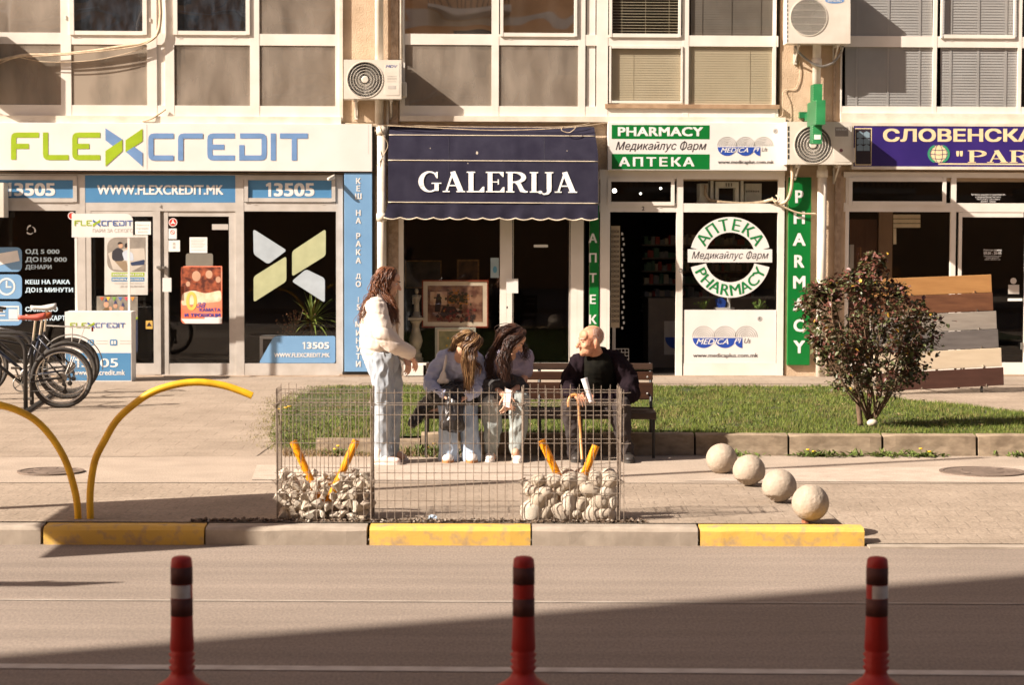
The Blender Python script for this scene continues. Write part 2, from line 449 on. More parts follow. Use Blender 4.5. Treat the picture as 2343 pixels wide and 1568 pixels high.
M_pipe = mat('pipe_white', (.74, .68, .58), (.52, .42, .31), sc=3.5, rough=.45, lo=.45, hi=.8)
M_blind_b = mat('blind_beige', (.60, .52, .37), (.55, .47, .33), sc=2, rough=.6)
M_blind_g = mat('blind_grey', (.52, .51, .50), (.46, .45, .44), sc=2, rough=.5)
M_blind_k = mat('blind_dark', (.10, .08, .055), (.16, .13, .09), sc=3, rough=.6)
M_panel_br = mat('ribbed_panel', (.14, .105, .078), (.24, .19, .145), sc=2.2, rough=.7, lo=.3, hi=.7)
M_panel_gr = mat('grey_panel', (.30, .26, .21), (.36, .31, .26), sc=1.4, rough=.8)
M_sign_w = mat('sign_white', (.73, .705, .665), (.68, .65, .60), sc=2.5, rough=.4)
M_alu = mat('dull_aluminium', (.52, .48, .43), (.44, .40, .35), sc=5, rough=.45)
M_steel = mat('dull_steel', (.35, .33, .30), (.25, .23, .2), sc=20, rough=.4, metal=.7)
M_black = mat('black_paint', (.018, .016, .015), (.03, .026, .022), sc=15, rough=.4)
M_rubber = mat('rubber', (.03, .027, .024), (.06, .05, .04), sc=30, rough=.8)
M_chrome = mat('chrome', (.72, .70, .66), (.6, .57, .52), sc=20, rough=.2, metal=1)
M_lgreen = mat('lime_green', lin(156, 182, 40), rough=.4)
M_lblue = mat('logo_blue', lin(112, 146, 190), rough=.4)
M_film = mat('film_blue', lin(84, 136, 176), lin(76, 126, 168), sc=1.5, rough=.3)
M_film_l = mat('film_light_blue', lin(120, 160, 196), lin(110, 150, 188), sc=2, rough=.35)
M_letter = mat('letter_white', (.80, .78, .74), rough=.4)
M_green = mat('pharmacy_green', lin(10, 112, 46), lin(8, 102, 42), sc=2, rough=.35)
M_purple = mat('sign_purple', lin(56, 38, 112), lin(46, 32, 100), sc=2, rough=.4)
M_cream = mat('letter_cream', lin(238, 214, 168), rough=.5)
M_ink = mat('ink_dark', (.03, .02, .025), rough=.6)
M_inkblue = mat('ink_blue', lin(36, 72, 160), rough=.5)
M_paper = mat('paper', (.80, .78, .73), (.72, .70, .65), sc=6, rough=.8)

# ---------------------------------------------------------------- ground
def paving(name, c1, c2, mort, bw, rh, rough=.85):
    m = bpy.data.materials.new(name); m.use_nodes = True
    n, l = m.node_tree.nodes, m.node_tree.links
    b = n['Principled BSDF']; b.inputs['Roughness'].default_value = rough; b.inputs['Specular IOR Level'].default_value = .25
    tc = n.new('ShaderNodeTexCoord')
    nd = n.new('ShaderNodeTexNoise'); nd.inputs['Scale'].default_value = 1.3; nd.inputs['Detail'].default_value = 2
    l.new(tc.outputs['Object'], nd.inputs['Vector'])
    ad = n.new('ShaderNodeVectorMath'); ad.operation = 'MULTIPLY_ADD'
    ad.inputs[1].default_value = (.05, .05, 0); l.new(nd.outputs[1], ad.inputs[0]); l.new(tc.outputs['Object'], ad.inputs[2])
    br = n.new('ShaderNodeTexBrick'); br.inputs['Scale'].default_value = 1
    br.inputs['Brick Width'].default_value = bw; br.inputs['Row Height'].default_value = rh
    br.inputs['Mortar Size'].default_value = .006; br.inputs['Mortar Smooth'].default_value = .3; br.inputs['Bias'].default_value = 0
    br.inputs['Color1'].default_value = (*c1, 1); br.inputs['Color2'].default_value = (*c2, 1); br.inputs['Mortar'].default_value = (*mort, 1)
    l.new(ad.outputs[0], br.inputs['Vector'])
    nz = n.new('ShaderNodeTexNoise'); nz.inputs['Scale'].default_value = 1.1; nz.inputs['Detail'].default_value = 9; nz.inputs['Roughness'].default_value = .7
    l.new(tc.outputs['Object'], nz.inputs['Vector'])
    rp = n.new('ShaderNodeValToRGB'); rp.color_ramp.elements[0].position = .32; rp.color_ramp.elements[1].position = .68
    rp.color_ramp.elements[0].color = (.72, .70, .67, 1); rp.color_ramp.elements[1].color = (1.06, 1.05, 1.04, 1)
    l.new(nz.outputs[0], rp.inputs[0])
    n2 = n.new('ShaderNodeTexNoise'); n2.inputs['Scale'].default_value = 45; n2.inputs['Detail'].default_value = 4
    l.new(tc.outputs['Object'], n2.inputs['Vector'])
    r2 = n.new('ShaderNodeValToRGB'); r2.color_ramp.elements[0].position = .3; r2.color_ramp.elements[1].position = .7
    r2.color_ramp.elements[0].color = (.72, .71, .70, 1); r2.color_ramp.elements[1].color = (1.12, 1.12, 1.12, 1)
    l.new(n2.outputs[0], r2.inputs[0])
    m1 = n.new('ShaderNodeMix'); m1.data_type = 'RGBA'; m1.blend_type = 'MULTIPLY'; m1.inputs[0].default_value = 1
    m2 = n.new('ShaderNodeMix'); m2.data_type = 'RGBA'; m2.blend_type = 'MULTIPLY'; m2.inputs[0].default_value = 1
    l.new(br.outputs[0], m1.inputs[6]); l.new(rp.outputs[0], m1.inputs[7])
    l.new(m1.outputs[2], m2.inputs[6]); l.new(r2.outputs[0], m2.inputs[7]); l.new(m2.outputs[2], b.inputs['Base Color'])
    bp = n.new('ShaderNodeBump'); bp.inputs['Strength'].default_value = .6; bp.inputs['Distance'].default_value = .006
    ma = n.new('ShaderNodeMath'); ma.operation = 'MULTIPLY_ADD'; ma.inputs[1].default_value = -1.0
    l.new(br.outputs[1], ma.inputs[0]); l.new(n2.outputs[0], ma.inputs[2])
    l.new(ma.outputs[0], bp.inputs['Height']); l.new(bp.outputs[0], b.inputs['Normal'])
    return m
M_pav = paving('pavers', (.355, .288, .222), (.34, .275, .212), (.305, .247, .19), .21, .17)
M_pav2 = paving('plaza_slabs', (.352, .288, .224), (.335, .273, .212), (.272, .214, .163), .42, .31)
M_conc = mat('path_concrete', (.39, .315, .243), (.31, .248, .19), sc=2.2, rough=.9, bump=.4, bsc=90, det=10, lo=.3, hi=.7, grain=.22)
M_conc_l = mat('path_pale', (.45, .37, .293), (.37, .30, .235), sc=5, rough=.9, bump=.4, bsc=90, det=10, grain=.2)
M_asph = mat('asphalt', (.236, .188, .148), (.278, .223, .178), sc=.8, rough=.88, bump=.6, bsc=160, det=12, lo=.3, hi=.7, grain=.26, gsc=(75, 28, 75), streak=.14)
M_line = mat('road_paint', (.55, .50, .43), (.36, .31, .26), sc=7, rough=.8, lo=.4, hi=.75)
M_kerb_y = mat('kerb_yellow', lin(206, 166, 78), lin(160, 136, 108), sc=13, rough=.8, bump=.15, bsc=60, lo=.50, hi=.72, det=10)
M_kerb_g = mat('kerb_concrete', (.36, .30, .235), (.28, .23, .178), sc=9, rough=.9, bump=.2, bsc=140, det=10)
M_kerb_b = mat('bed_kerb_concrete', (.30, .23, .155), (.19, .14, .092), sc=9, rough=.95, bump=.3, bsc=130, det=10, stretch=(1, 1, 2.2))
M_soil = mat('soil', (.10, .07, .04), (.17, .12, .07), sc=6, rough=1, bump=.8, bsc=30)

def sheet(name, pts, m, kind='structure'):
    mb = MB(); mb.add(pts, [tuple(range(len(pts)))]); return mb.build(name, m, kind=kind)
sheet('ground', [(-300, -300, -.012), (300, -300, -.012), (300, 300, -.012), (-300, 300, -.012)], M_soil)
sheet('road', [(-80, 4, 0), (80, 4, 0), (80, 14.3, 0), (-80, 14.3, 0)], M_asph)
near = MB(); near.box((-80, -13.98, -.01), (80, 3.9, .12)); near.build('near_pavement', M_pav2, kind='structure')
def band(a, b, wpx):
    p, q = gp(*a, z=.004), gp(*b, z=.004); d = (q - p).normalized(); nrm = V((-d.y, d.x, 0)) * wpx / 2
    p, q = p - d * 30, q + d * 30
    return [p - nrm, q - nrm, q + nrm, p + nrm]
sheet('edge_line', band((0, 1524.5), (2342, 1541), .105), M_line)
sheet('lane_line', band((0, 1372.5), (2342, 1382), .035), mat('faded_paint', (.40, .345, .285), (.25, .205, .163), sc=9, rough=.85, lo=.4, hi=.7, stretch=(.5, 3, 1)))
def hz(x, y):
    if x <= 2.19: return .12
    k = min(1, max(0, (y - 13.93) / 1.35)); k = k * k * (3 - 2 * k)
    return .016 + .104 * k
xs = [-60, -30, -15, -8, -4, 0, 2.19, 2.2, 2.6, 4, 8, 15, 30, 60]
ys = [13.93, 14.12, 14.3, 14.6, 14.9, 15.3, 16, 18, 22, 26, 28, 31]
pv = MB(); vs = [(x, y, hz(x, y) if (y >= 14.12 or x > 2.195) else -.005) for y in ys for x in xs]
nx = len(xs)
pv.add(vs, [(j * nx + i, j * nx + i + 1, (j + 1) * nx + i + 1, (j + 1) * nx + i) for j in range(len(ys) - 1) for i in range(nx - 1) if not (j == 0 and xs[i + 1] <= 2.195)])
pv.build('pavement', M_pav, kind='structure', origin=(0, 0, 0))
# concrete walk in front of the bench, slabs of the plaza in front of the shops, paler patches
sheet('path', [gp(-900, 1104, .124), gp(3300, 1107, .124), gp(3300, 1046, .124), gp(610, 1044, .124), gp(300, 1046, .124), gp(-900, 1046, .124)], M_conc)
sheet('plaza', [gp(-1100, 1047, .1245), gp(585, 1045, .1245), V((-1.9, 27.0, .1245)), V((14, 27.0, .1245)), V((14, 29.6, .1245)), V((-20, 29.6, .1245))], M_pav2)
sheet('path_patch', [gp(575, 1098, .128), gp(1330, 1100, .128), gp(1330, 1066, .128), gp(588, 1064, .128)], M_conc_l)
sheet('path_patch', [gp(1560, 1101, .128), gp(2700, 1106, .128), gp(2700, 1064, .128), gp(1760, 1072, .128), gp(1690, 1090, .128)], M_conc_l)

# roadside kerb, block by block
KX = [(-420, 92, 0), (99, 466, 1), (470, 838, 0), (845, 1213, 1), (1217, 1596, 0), (1602, 1977, 1)]
r1 = random.Random(3)
for a, b, yel in KX:
    pa, pb = gp(a, 1249 + (a - 1000) * .0022, 0), gp(b, 1249 + (b - 1000) * .0022, 0)
    mb = MB(); n = max(2, int((pb.x - pa.x) / .12))
    prof = [(0, -.01), (0, .095), (.012, .113), (.03, .1215), (.165, .1225), (.165, -.01)]
    vs = []
    for i in range(n + 1):
        x = pa.x + (pb.x - pa.x) * i / n; y0 = pa.y + (pb.y - pa.y) * i / n
        e = .006 if i in (0, n) else 0
        for k, (dy, z) in enumerate(prof):
            j = r1.uniform(-.003, .003) if 0 < k < 4 else 0
            vs.append((x, y0 + dy + e * (k < 4) + j, z - e * (k in (2, 3)) + j))
    q = len(prof)
    mb.add(vs, [(i * q + k, (i + 1) * q + k, (i + 1) * q + k + 1, i * q + k + 1) for i in range(n) for k in range(q - 1)] + [tuple(range(q - 1, -1, -1)), tuple(range(n * q, n * q + q))])
    mb.build('kerb', M_kerb_y if yel else M_kerb_g, kind='structure')
flush = MB(); flush.box((gp(1986, 1253, 0).x, 13.80, -.01), (30, 13.93, .012)); flush.build('kerb', M_kerb_g, kind='structure')

# ---------------------------------------------------------------- the shop building
bld = fthing('shop_building', 'long pale building with white framed windows above a row of small shops', 'building', 1171, 862, 0)
wl_ = MB()
for x0, x1 in ((776, 926), (1783, 1934)):
    wl_.fbox(x0, -900, x1, 279.6, -.5, -.035)
wl_.fbox(-1400, 270, 4200, 402, -.5, -.045)      # band between the floors
wl_.fbox(858, 402.5, 922, 866, -.5, -.02)
wl_.fbox(784, 402.5, 857, 866, -.5, -.06)
wl_.fbox(1794, 402.5, 1936, 866, -.5, -.02)
wl_.build('wall', M_beige, bld)
wl_ = MB()
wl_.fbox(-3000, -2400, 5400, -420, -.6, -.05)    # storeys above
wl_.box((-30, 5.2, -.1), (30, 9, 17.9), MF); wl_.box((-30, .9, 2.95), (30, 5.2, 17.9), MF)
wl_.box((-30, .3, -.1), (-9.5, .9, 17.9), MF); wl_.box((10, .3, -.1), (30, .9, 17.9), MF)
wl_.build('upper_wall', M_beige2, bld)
# narrow strips of darker rough render beside the drain pipes
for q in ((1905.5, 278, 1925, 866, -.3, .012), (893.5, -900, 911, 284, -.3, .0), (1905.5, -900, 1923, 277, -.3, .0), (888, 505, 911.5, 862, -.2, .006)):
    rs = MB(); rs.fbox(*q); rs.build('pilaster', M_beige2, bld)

def sash(mb, x0, y0, x1, y1, t, w0=-.01, w1=.022):
    mb.fbox(x0 - t, y0 - t, x0, y1 + t, w0, w1); mb.fbox(x1, y0 - t, x1 + t, y1 + t, w0, w1)
    mb.fbox(x0, y0 - t, x1, y0, w0, w1 - .003); mb.fbox(x0, y1, x1, y1 + t, w0, w1 - .003)
def pane(parent, m, rects, w=-.014):
    for x0, y0, x1, y1 in rects:
        mb = MB(); mb.poly([(x0, y0), (x1, y0), (x1, y1), (x0, y1)], w); mb.build('pane', m, parent)
def blind(parent, m, x0, y0, x1, y1, w=-.036, pitch=6.3, tilt=.8, cords=3, cm=None):
    mb = MB(); y = y0
    hh = pitch * .62
    while y < y1:
        u0, v0 = UV(x0, y + pitch * .5 + hh * math.sin(tilt), w); u1, v1 = UV(x1, y + pitch * .5 - hh * math.sin(tilt), w)
        dw = .017 * math.cos(tilt)
        mb.add([FW(u0, w + dw, v0), FW(u1, w + dw, v0), FW(u1, w - dw, v1), FW(u0, w - dw, v1)], [(0, 1, 2, 3)])
        y += pitch
    for k in range(cords):
        cx = x0 + (x1 - x0) * (.14 + .72 * k / max(1, cords - 1))
        mb.fbox(cx - .2, y0, cx + .2, y1, w + .006, w + .008)
    return mb.build('blind', m, parent)
def backing(parent, m, rects, w=-.2, name='backing'):
    mb = MB()
    for x0, y0, x1, y1 in rects: mb.fbox(x0 - 3, y0 - 3, x1 + 3, y1 + 3, w - .05, w)
    return mb.build(name, m, parent)
TOP = -420
def bay(label, xs, cross, x0, x1, yb, infill=()):
    mb = MB()
    bars(mb, xs, cross, x0, TOP, x1, yb, -.08, .0)
    for a, b, c, d in infill: mb.fbox(a, b, c, d, -.07, -.022)
    return mb
# bay 1
f = bay('', [(-420, -402), (-240, -222), (-50, -32), (140, 158), (337, 355), (378, 395), (572, 591), (767, 776)], [(TOP, TOP + 20), (-200, -180), (78.5, 97.5), (243, 269)], -420, 776, 269, [(355, TOP, 378, 243)])
sash(f, 167, -170, 326, 71, 8); sash(f, 404, -170, 562, 71, 8)
for x, y in ((181, 85), (302, 85), (413, 87), (537, 87)): f.fbox(x - 4, y - 1, x + 4, y + .8, 0, .002)
for x, y in ((150, 40), (343, 46), (389, 43)): f.fbox(x - 1.2, y - 5, x + 1.2, y + 4, 0, .012)
win = f.build('window', M_white, bld)
f = MB(); f.fbox(-1400, 267.5, 780, 276, -.1, .05); f.fbox(776.2, -400, 783, 276, -.06, .012); f.build('sill', M_sill, win)
pane(win, M_glass_dusty, [(-32, 97, 140, 243), (158, 97, 337, 243), (-222, 97, -50, 243)])
pane(win, M_glass_grime, [(395, 97, 572, 243), (591, 97, 767, 243), (591, TOP, 767, 78), (-32, TOP, 140, 78)])
pane(win, M_glass_blue, [(167, -170, 326, 71), (404, -170, 562, 71)])
blind(win, M_panel_br, 395, 97, 767, 244, pitch=3.4, tilt=1.4, cords=0, w=-.036)
backing(win, M_panel_gr, [(-222, 97, 337, 243)], w=-.036)
backing(win, M_panel_br, [(-222, TOP, 140, 80), (591, TOP, 767, 80)], w=-.5)
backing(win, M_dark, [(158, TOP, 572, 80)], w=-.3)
# bay 2 and 3
f = bay('', [(914, 926), (1124, 1142), (1322, 1341), (1364, 1393), (1561, 1579), (1766, 1780)], [(TOP, TOP + 20), (-200, -180), (82, 101.5), (245.5, 270)], 914, 1780, 270, [(1341, TOP, 1364, 246)])
sash(f, 1151.5, -170, 1313.5, 75.5, 7.5); sash(f, 1401, -170, 1551.5, 77, 7.5); sash(f, 1398, 110, 1557, 231, 4.5, w1=.014)
for x, y in ((1168, 89.5), (1296, 90)): f.fbox(x - 3, y - .8, x + 3, y + .7, 0, .002)
win = f.build('window', M_white, bld)
f = MB(); f.fbox(914, 268.5, 1797, 277, -.1, .05); f.build('sill', M_sill, win)
f = MB(); f.fbox(1384, 239.5, 1783, 247, -.02, .03); f.build('sill_board', M_wood_sill, win)
pane(win, M_glass_mirror, [(926, TOP, 1124, 82), (1151.5, -170, 1313.5, 75.5)])
pane(win, M_glass_grime, [(926, 101, 1124, 246), (1142, 101, 1322, 246)])
pane(win, M_glass, [(1401, -170, 1551.5, 77), (1579, TOP, 1766, 85), (1398, 110, 1557, 231), (1579, 105, 1766, 235)])
blind(win, M_panel_br, 926, 101, 1322, 247, pitch=3.4, tilt=1.4, cords=0)
backing(win, M_panel_br, [(926, TOP, 1322, 80)], w=-.6)
blind(win, M_blind_b, 1396, 104, 1766, 236, pitch=5.6, tilt=1.36)
blind(win, M_blind_b, 1402, -170, 1552, 79, pitch=6.6, tilt=.12)
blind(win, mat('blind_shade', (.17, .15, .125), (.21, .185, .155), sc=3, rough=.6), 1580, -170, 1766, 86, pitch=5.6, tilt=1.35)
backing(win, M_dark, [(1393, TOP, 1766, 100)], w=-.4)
# bay 4
f = bay('', [(1921, 1932), (2132, 2150), (2326, 2345), (2366, 2385), (2570, 2590), (2780, 2800)], [(TOP, TOP + 20), (-200, -180), (87, 106.5), (247, 271)], 1921, 2800, 271)
sash(f, 2159, -170, 2318.5, 79.5, 7.5)
for x, y in ((2176, 93.5), (2303, 94)): f.fbox(x - 3, y - .8, x + 3, y + .7, 0, .002)
win = f.build('window', M_white, bld)
f = MB(); f.fbox(1923, 269.5, 4200, 285, -.1, .045); f.build('sill', M_sill, win)
pane(win, M_glass, [(1932, TOP, 2132, 88), (2159, -170, 2318.5, 79.5), (1932, 106, 2132, 247), (2150, 106, 2326, 247), (2385, 106, 2570, 247), (2385, TOP, 2570, 87)])
blind(win, M_blind_g, 1933, -170, 2132, 248, pitch=6.3, tilt=1.30)
blind(win, M_blind_g, 2151, -170, 2326, 248, pitch=6.3, tilt=1.26)
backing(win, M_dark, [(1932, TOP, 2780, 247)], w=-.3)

# drain pipes
dp = MB()
def pipe(x, y0, y1, w, r, collars):
    a, b = PX(x, y0, w), PX(x, y1, w); b = V((a.x, a.y, b.z)); dp.tube([a, b], r, 14)
    for y in collars:
        c = PX(x, y, w); dp.lathe((a.x, a.y, c.z - .05), [(r + .012, 0), (r + .012, .1)], 14)
for q in ((866.5, -900, 292, .07, .056, []), (1878.5, -900, 300, .07, .056, [143]), (873, 286, 866, .09, .06, [497, 300]), (1881, 372, 868, .09, .062, [397])):
    dp = MB(); pipe(*q); dp.build('drain_pipe', M_pipe, bld, smooth=True)
for q in ((917.5, -400, 135, .017), (886, 225, 340, .02)):
    dp = MB(); dp.tube([PX(q[0], q[1], .03), PX(q[0], q[2], .03)], q[3], 8); dp.build('conduit', M_pipe, bld, smooth=True)

# rooms behind the shop glass
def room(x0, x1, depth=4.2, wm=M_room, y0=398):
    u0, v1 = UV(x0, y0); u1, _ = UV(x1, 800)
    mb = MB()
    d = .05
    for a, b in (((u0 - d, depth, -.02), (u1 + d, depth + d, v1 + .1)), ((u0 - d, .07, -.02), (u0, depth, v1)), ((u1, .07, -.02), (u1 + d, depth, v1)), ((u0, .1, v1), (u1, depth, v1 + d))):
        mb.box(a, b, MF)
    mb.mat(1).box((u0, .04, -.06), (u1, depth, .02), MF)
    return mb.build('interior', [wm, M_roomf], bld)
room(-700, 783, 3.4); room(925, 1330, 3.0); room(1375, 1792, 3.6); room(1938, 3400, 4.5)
step = MB(); step.fbox(-900, 860.5, 776, 868, -.3, .10); step.fbox(912, 860.5, 1796, 866.5, -.3, .06); step.fbox(1925, 857.5, 3600, 866, -.3, .05)
step.fbox(776.3, 857, 893, 868, -.3, .08)
step.build('threshold', mat('threshold_stone', (.40, .30, .215), (.30, .22, .15), sc=6, rough=.8), bld)

# ------------------------------------------------ credit shop front
f = MB()
bars(f, [(-300, -280), (176, 194), (540, 557), (769, 784)], [(400, 409), (464, 481)], -300, 400, 784, 860, -.06, .0)
f.fbox(-280, 832, 176, 858, -.06, -.003); f.fbox(557, 832, 769, 859, -.06, -.003)
sash(f, -120, 411, 167, 453.5, 8.5, w1=.014); sash(f, 567, 411, 758.5, 453.5, 8.5, w1=.014)
f.fbox(190, 857, 545, 863, -.06, -.01)
for x in (150, 584, 740): f.fbox(x - 3, 468, x + 3, 469.2, 0, .002)
shop = f.build('shopfront', M_alu, bld)
pane(shop, M_glass, [(-280, 481, 176, 832), (557, 481, 769, 832)])
def door(parent_b, x0, y0, x1, y1, px0, py0, px1, py1, m, w=-.01, gm=M_glass, hand=None):
    mb = MB()
    mb.fbox(x0, y0, px0, y1, w - .05, w); mb.fbox(px1, y0, x1, y1, w - .05, w)
    mb.fbox(px0, y0, px1, py0, w - .05, w - .003); mb.fbox(px0, py1, px1, y1, w - .05, w - .003)
    d = mb.build('door', m, parent_b); pane(d, gm, [(px0, py0, px1, py1)], w - .02)
    if hand:
        hb = MB(); hand(hb); hb.build('handle', M_steel, d)
    return d
dk = MB(); dk.fbox(352 + 13, 483, 386, 858, -.12, -.07); dk.build('door_jamb', M_alu, bld)
door(bld, 195, 481.5, 366, 857, 207.5, 495, 352, 832, M_alu, -.004, hand=lambda h: h.fbox(358, 609, 368, 615, 0, .05))
door(bld, 377, 481.5, 539.5, 857, 384, 495, 525, 832, M_alu, -.014, hand=lambda h: h.fbox(370.5, 609, 377, 615, -.02, .05))
num = MB(); TH_(num, '4', 368, 473, 9, .001, .0); num.build('house_number', M_steel, bld)

# ------------------------------------------------ gallery front
f = MB()
bars(f, [(911.5, 923), (1143, 1172), (1304, 1335.5)], [(400, 470)], 911.5, 400, 1335.5, 860, -.07, .0)
f.fbox(923, 831, 1143, 836, -.07, -.003)
f.fbox(923, 836, 968, 860, -.4, .10)
for x in (1157.5, 1319): f.fbox(x - .5, 480, x + .5, 858, 0, .0015)
shop2 = f.build('shopfront', M_white, bld)
pane(shop2, M_glass, [(923, 470, 1143, 831)])
f = MB(); f.fbox(968.5, 836, 1143, 860, -.12, -.06); f.build('plinth', M_dark, bld)
door(bld, 1172.5, 470, 1303.5, 858, 1175, 474, 1301, 831, M_white, -.012)
# ------------------------------------------------ pharmacy front
f = MB()
bars(f, [(1371, 1396), (1545, 1563), (1776, 1795)], [(389, 409), (466, 485)], 1371, 389, 1795, 860, -.06, .0)
f.fbox(1563, 832, 1776, 859.5, -.06, -.003); f.fbox(1347, 392, 1371, 860, -.1, -.02)
sash(f, 1398, 415.5, 1535, 462, 8, w1=.016)
f.fbox(1386.5, 485, 1387.3, 860, 0, .0015)
for x in (1439, 1510): f.fbox(x - 3, 474, x + 3, 475.2, 0, .002)
shop3 = f.build('shopfront', M_white, bld)
pane(shop3, M_glass, [(1398, 415, 1536, 462), (1563, 409, 1776, 466), (1563, 485, 1776, 710)])
f = MB(); TH_(f, '2', 1471, 477, 9.5, .001, .02); f.build('house_number', M_ink, bld)
f = MB(); q = [PX(1556.5 + 4 * math.cos(a), 618.5 + 4 * math.sin(a), .02 + .006 * math.sin(a)) for a in [k * math.pi / 7 for k in range(15)]]
f.tube(q, .006, 6); f.build('pull_ring', M_steel, bld)
# ------------------------------------------------ flooring shop front
f = MB()
bars(f, [(1930, 1943), (2170, 2188), (2356, 2372), (2600, 2618)], [(396, 406), (466, 484.5)], 1930, 396, 2618, 857, -.06, .0)
f.fbox(1943, 830, 2170, 857, -.06, -.003)
sash(f, 1950, 415, 2156, 461, 9, w1=.015)
for x in (1960, 2143): f.fbox(x - 3, 474, x + 3, 475.2, 0, .002)
shop4 = f.build('shopfront', M_white, bld)
pane(shop4, M_glass, [(1950, 415, 2156, 461), (2188, 406, 2356, 466), (1943, 484, 2170, 830), (2372, 406, 2600, 857)])
door(bld, 2188.5, 486, 2355.5, 857, 2201, 497, 2341, 830, M_white, -.006)
f = MB(); f.tube([PX(2352, 540, .05), PX(2352, 800, .05)], .012, 8); f.build('pull_bar', M_steel, bld)
# ---------------------------------------------------------------- shop signs
def signbox(name, label, x0, y0, x1, y1, w0, w1, m, cat='sign', edge=None):
    t = fthing(name, label, cat, (x0 + x1) / 2, y1, w1)
    mb = MB(); mb.fbox(x0, y0, x1, y1, w0, w1); mb.build('panel', m, t, bevel=.004)
    return t
def part(t, name, m, fn, sub=None, smooth=False):
    mb = MB(); fn(mb); return mb.build(name, m, sub or t, smooth=smooth)
WS = .125
s = signbox('shop_sign', 'long white sign board with green and blue lettering over the loan shop', -420, 284, 851, 388, .0, WS - .003, M_sign_w)
g, b_ = MB(), MB(); flexlogo(g, b_, 25, 293, 704, 381, WS); g.build('lettering', M_lgreen, s); b_.build('lettering', M_lblue, s)
part(s, 'edge_trim', M_black, lambda m: (m.fbox(851.3, 289, 856.5, 391, .0, WS - .02), m.fbox(-420, 388.3, 851, 391, .0, WS - .03)))
part(s, 'seam', M_alu, lambda m: (m.fbox(335.6, 284.3, 336.4, 387.7, .1, WS - .002), m.fbox(842.2, 286, 842.9, 352, .1, WS - .002)))
def film(name, label, pts, w, m, fn, lm=M_letter, cat='window sign'):
    t = fthing(name, label, cat, sum(p[0] for p in pts) / len(pts), max(p[1] for p in pts), w)
    part(t, 'film', m, lambda k: k.prism(pts, w - .004, w))
    part(t, 'lettering', lm, fn)
    return t
R4 = lambda a, b, c, d: [(a, b), (c, b), (c, d), (a, d)]
film('window_sign', 'blue transom film reading 13505, partly in shade at the left edge', R4(-112, 411, 167, 453), -.010, M_film, lambda k: T5(k, 15, 418, 126, 449, -.007))
film('window_sign', 'wide blue transom film with a white web address above the double door', R4(194.5, 401, 539, 463.5), -.002, M_film, lambda k: T(k, 'WWW.FLEXCREDIT.MK', 222, 423, 511, 446, .001, .03))
film('window_sign', 'blue transom film reading 13505 beneath the small security camera', R4(567.5, 411.5, 758, 453), -.010, M_film, lambda k: T5(k, 609, 418, 719, 450, -.007))
t = fthing('window_sticker', 'pale four piece X shaped logo sticker on the right window of the loan shop', 'sticker', 662, 692, -.025)
GW = -.010
part(t, 'blue_piece', mat('pale_blue_film', lin(176, 186, 192), rough=.5), lambda k: (k.poly(rpoly([(579, 524), (656, 573), (613, 605), (580, 582)], 7), GW), k.poly(rpoly([(700, 616), (743, 637), (743, 693), (667, 644)], 7), GW)))
part(t, 'green_piece', mat('pale_green_film', lin(180, 183, 142), rough=.5), lambda k: (k.poly(rpoly([(745, 524), (745, 585), (668, 633), (668, 575)], 7), GW), k.poly(rpoly([(655, 586), (655, 644), (580, 692), (580, 633)], 7), GW)))
film('window_sign', 'light blue slanted film with phone number and web address at the foot of the window', rpoly([(592, 831), (625, 772), (633, 769), (767, 769), (767, 831)], 5), -.009, M_film_l,
     lambda k: (T5(k, 692, 783, 753, 799, -.006, .03), T(k, 'WWW.FLEXCREDIT.MK', 627, 808, 754, 818, -.006, .03)))
t = signbox('vertical_sign', 'tall light blue sign with white Cyrillic letters stacked beside the drain pipe', 788, 396, 851, 851, -.05, .10, M_film_l)
part(t, 'edge_trim', M_black, lambda k: (k.fbox(851.2, 396, 857, 857, -.05, .085), k.fbox(783, 851.3, 851, 857, -.05, .085)))
def vert(k):
    for ch, y in zip('КЕШНАРАКАДО15МИНУТИ', (414, 431, 449, 487, 505, 540, 558, 577, 596, 633, 650, 686, 703, 742, 762, 780, 798, 816, 833)):
        TH_(k, ch, 819.5, y, 13.8, .1035, .03)
part(t, 'lettering', M_letter, vert)
# stickers of the left window
def badge(label, y0, y1, icon, cat='sticker'):
    t = fthing('window_sticker', label, cat, 20, y1, GW)
    part(t, 'tile', M_film_l, lambda k: k.prism(rrect(-45, y0, 50, y1, 12), GW - .004, GW))
    part(t, 'icon', M_letter, icon); return t
def circ(k, cx, cy, r, th, w, n=28): 
    for q in ribbon(arc(cx, cy, r, r, 0, 360, n), th): k.poly(q, w)
badge('light blue square sticker with a banknote icon', 566, 622, lambda k: (patch(k, [(-20, 583), (40, 573), (45, 597), (-12, 609)], GW + .001), ), )
badge('light blue square sticker with a clock icon', 628, 684, lambda k: (circ(k, 15, 656, 18, 4, GW + .002), stroke(k, [(15, 643), (15, 657), (26, 657)], 3.5, GW + .001)))
def idc(k):
    for q in ribbon([(-40, 702), (42, 702), (42, 733), (-40, 733)], 3): k.poly(list(q), GW + .002)
    patch(k, [(20, 708), (40, 708), (40, 730), (20, 730)], GW + .001); stroke(k, [(-12, 714), (12, 714)], 2.5, GW + .001); stroke(k, [(-12, 722), (12, 722)], 2.5, GW + .001)
badge('light blue square sticker with an identity card icon behind the bicycles', 690, 745, idc)
t = fthing('window_lettering', 'white lines of Cyrillic text on the dark left window of the loan shop', 'lettering', 110, 735, GW)
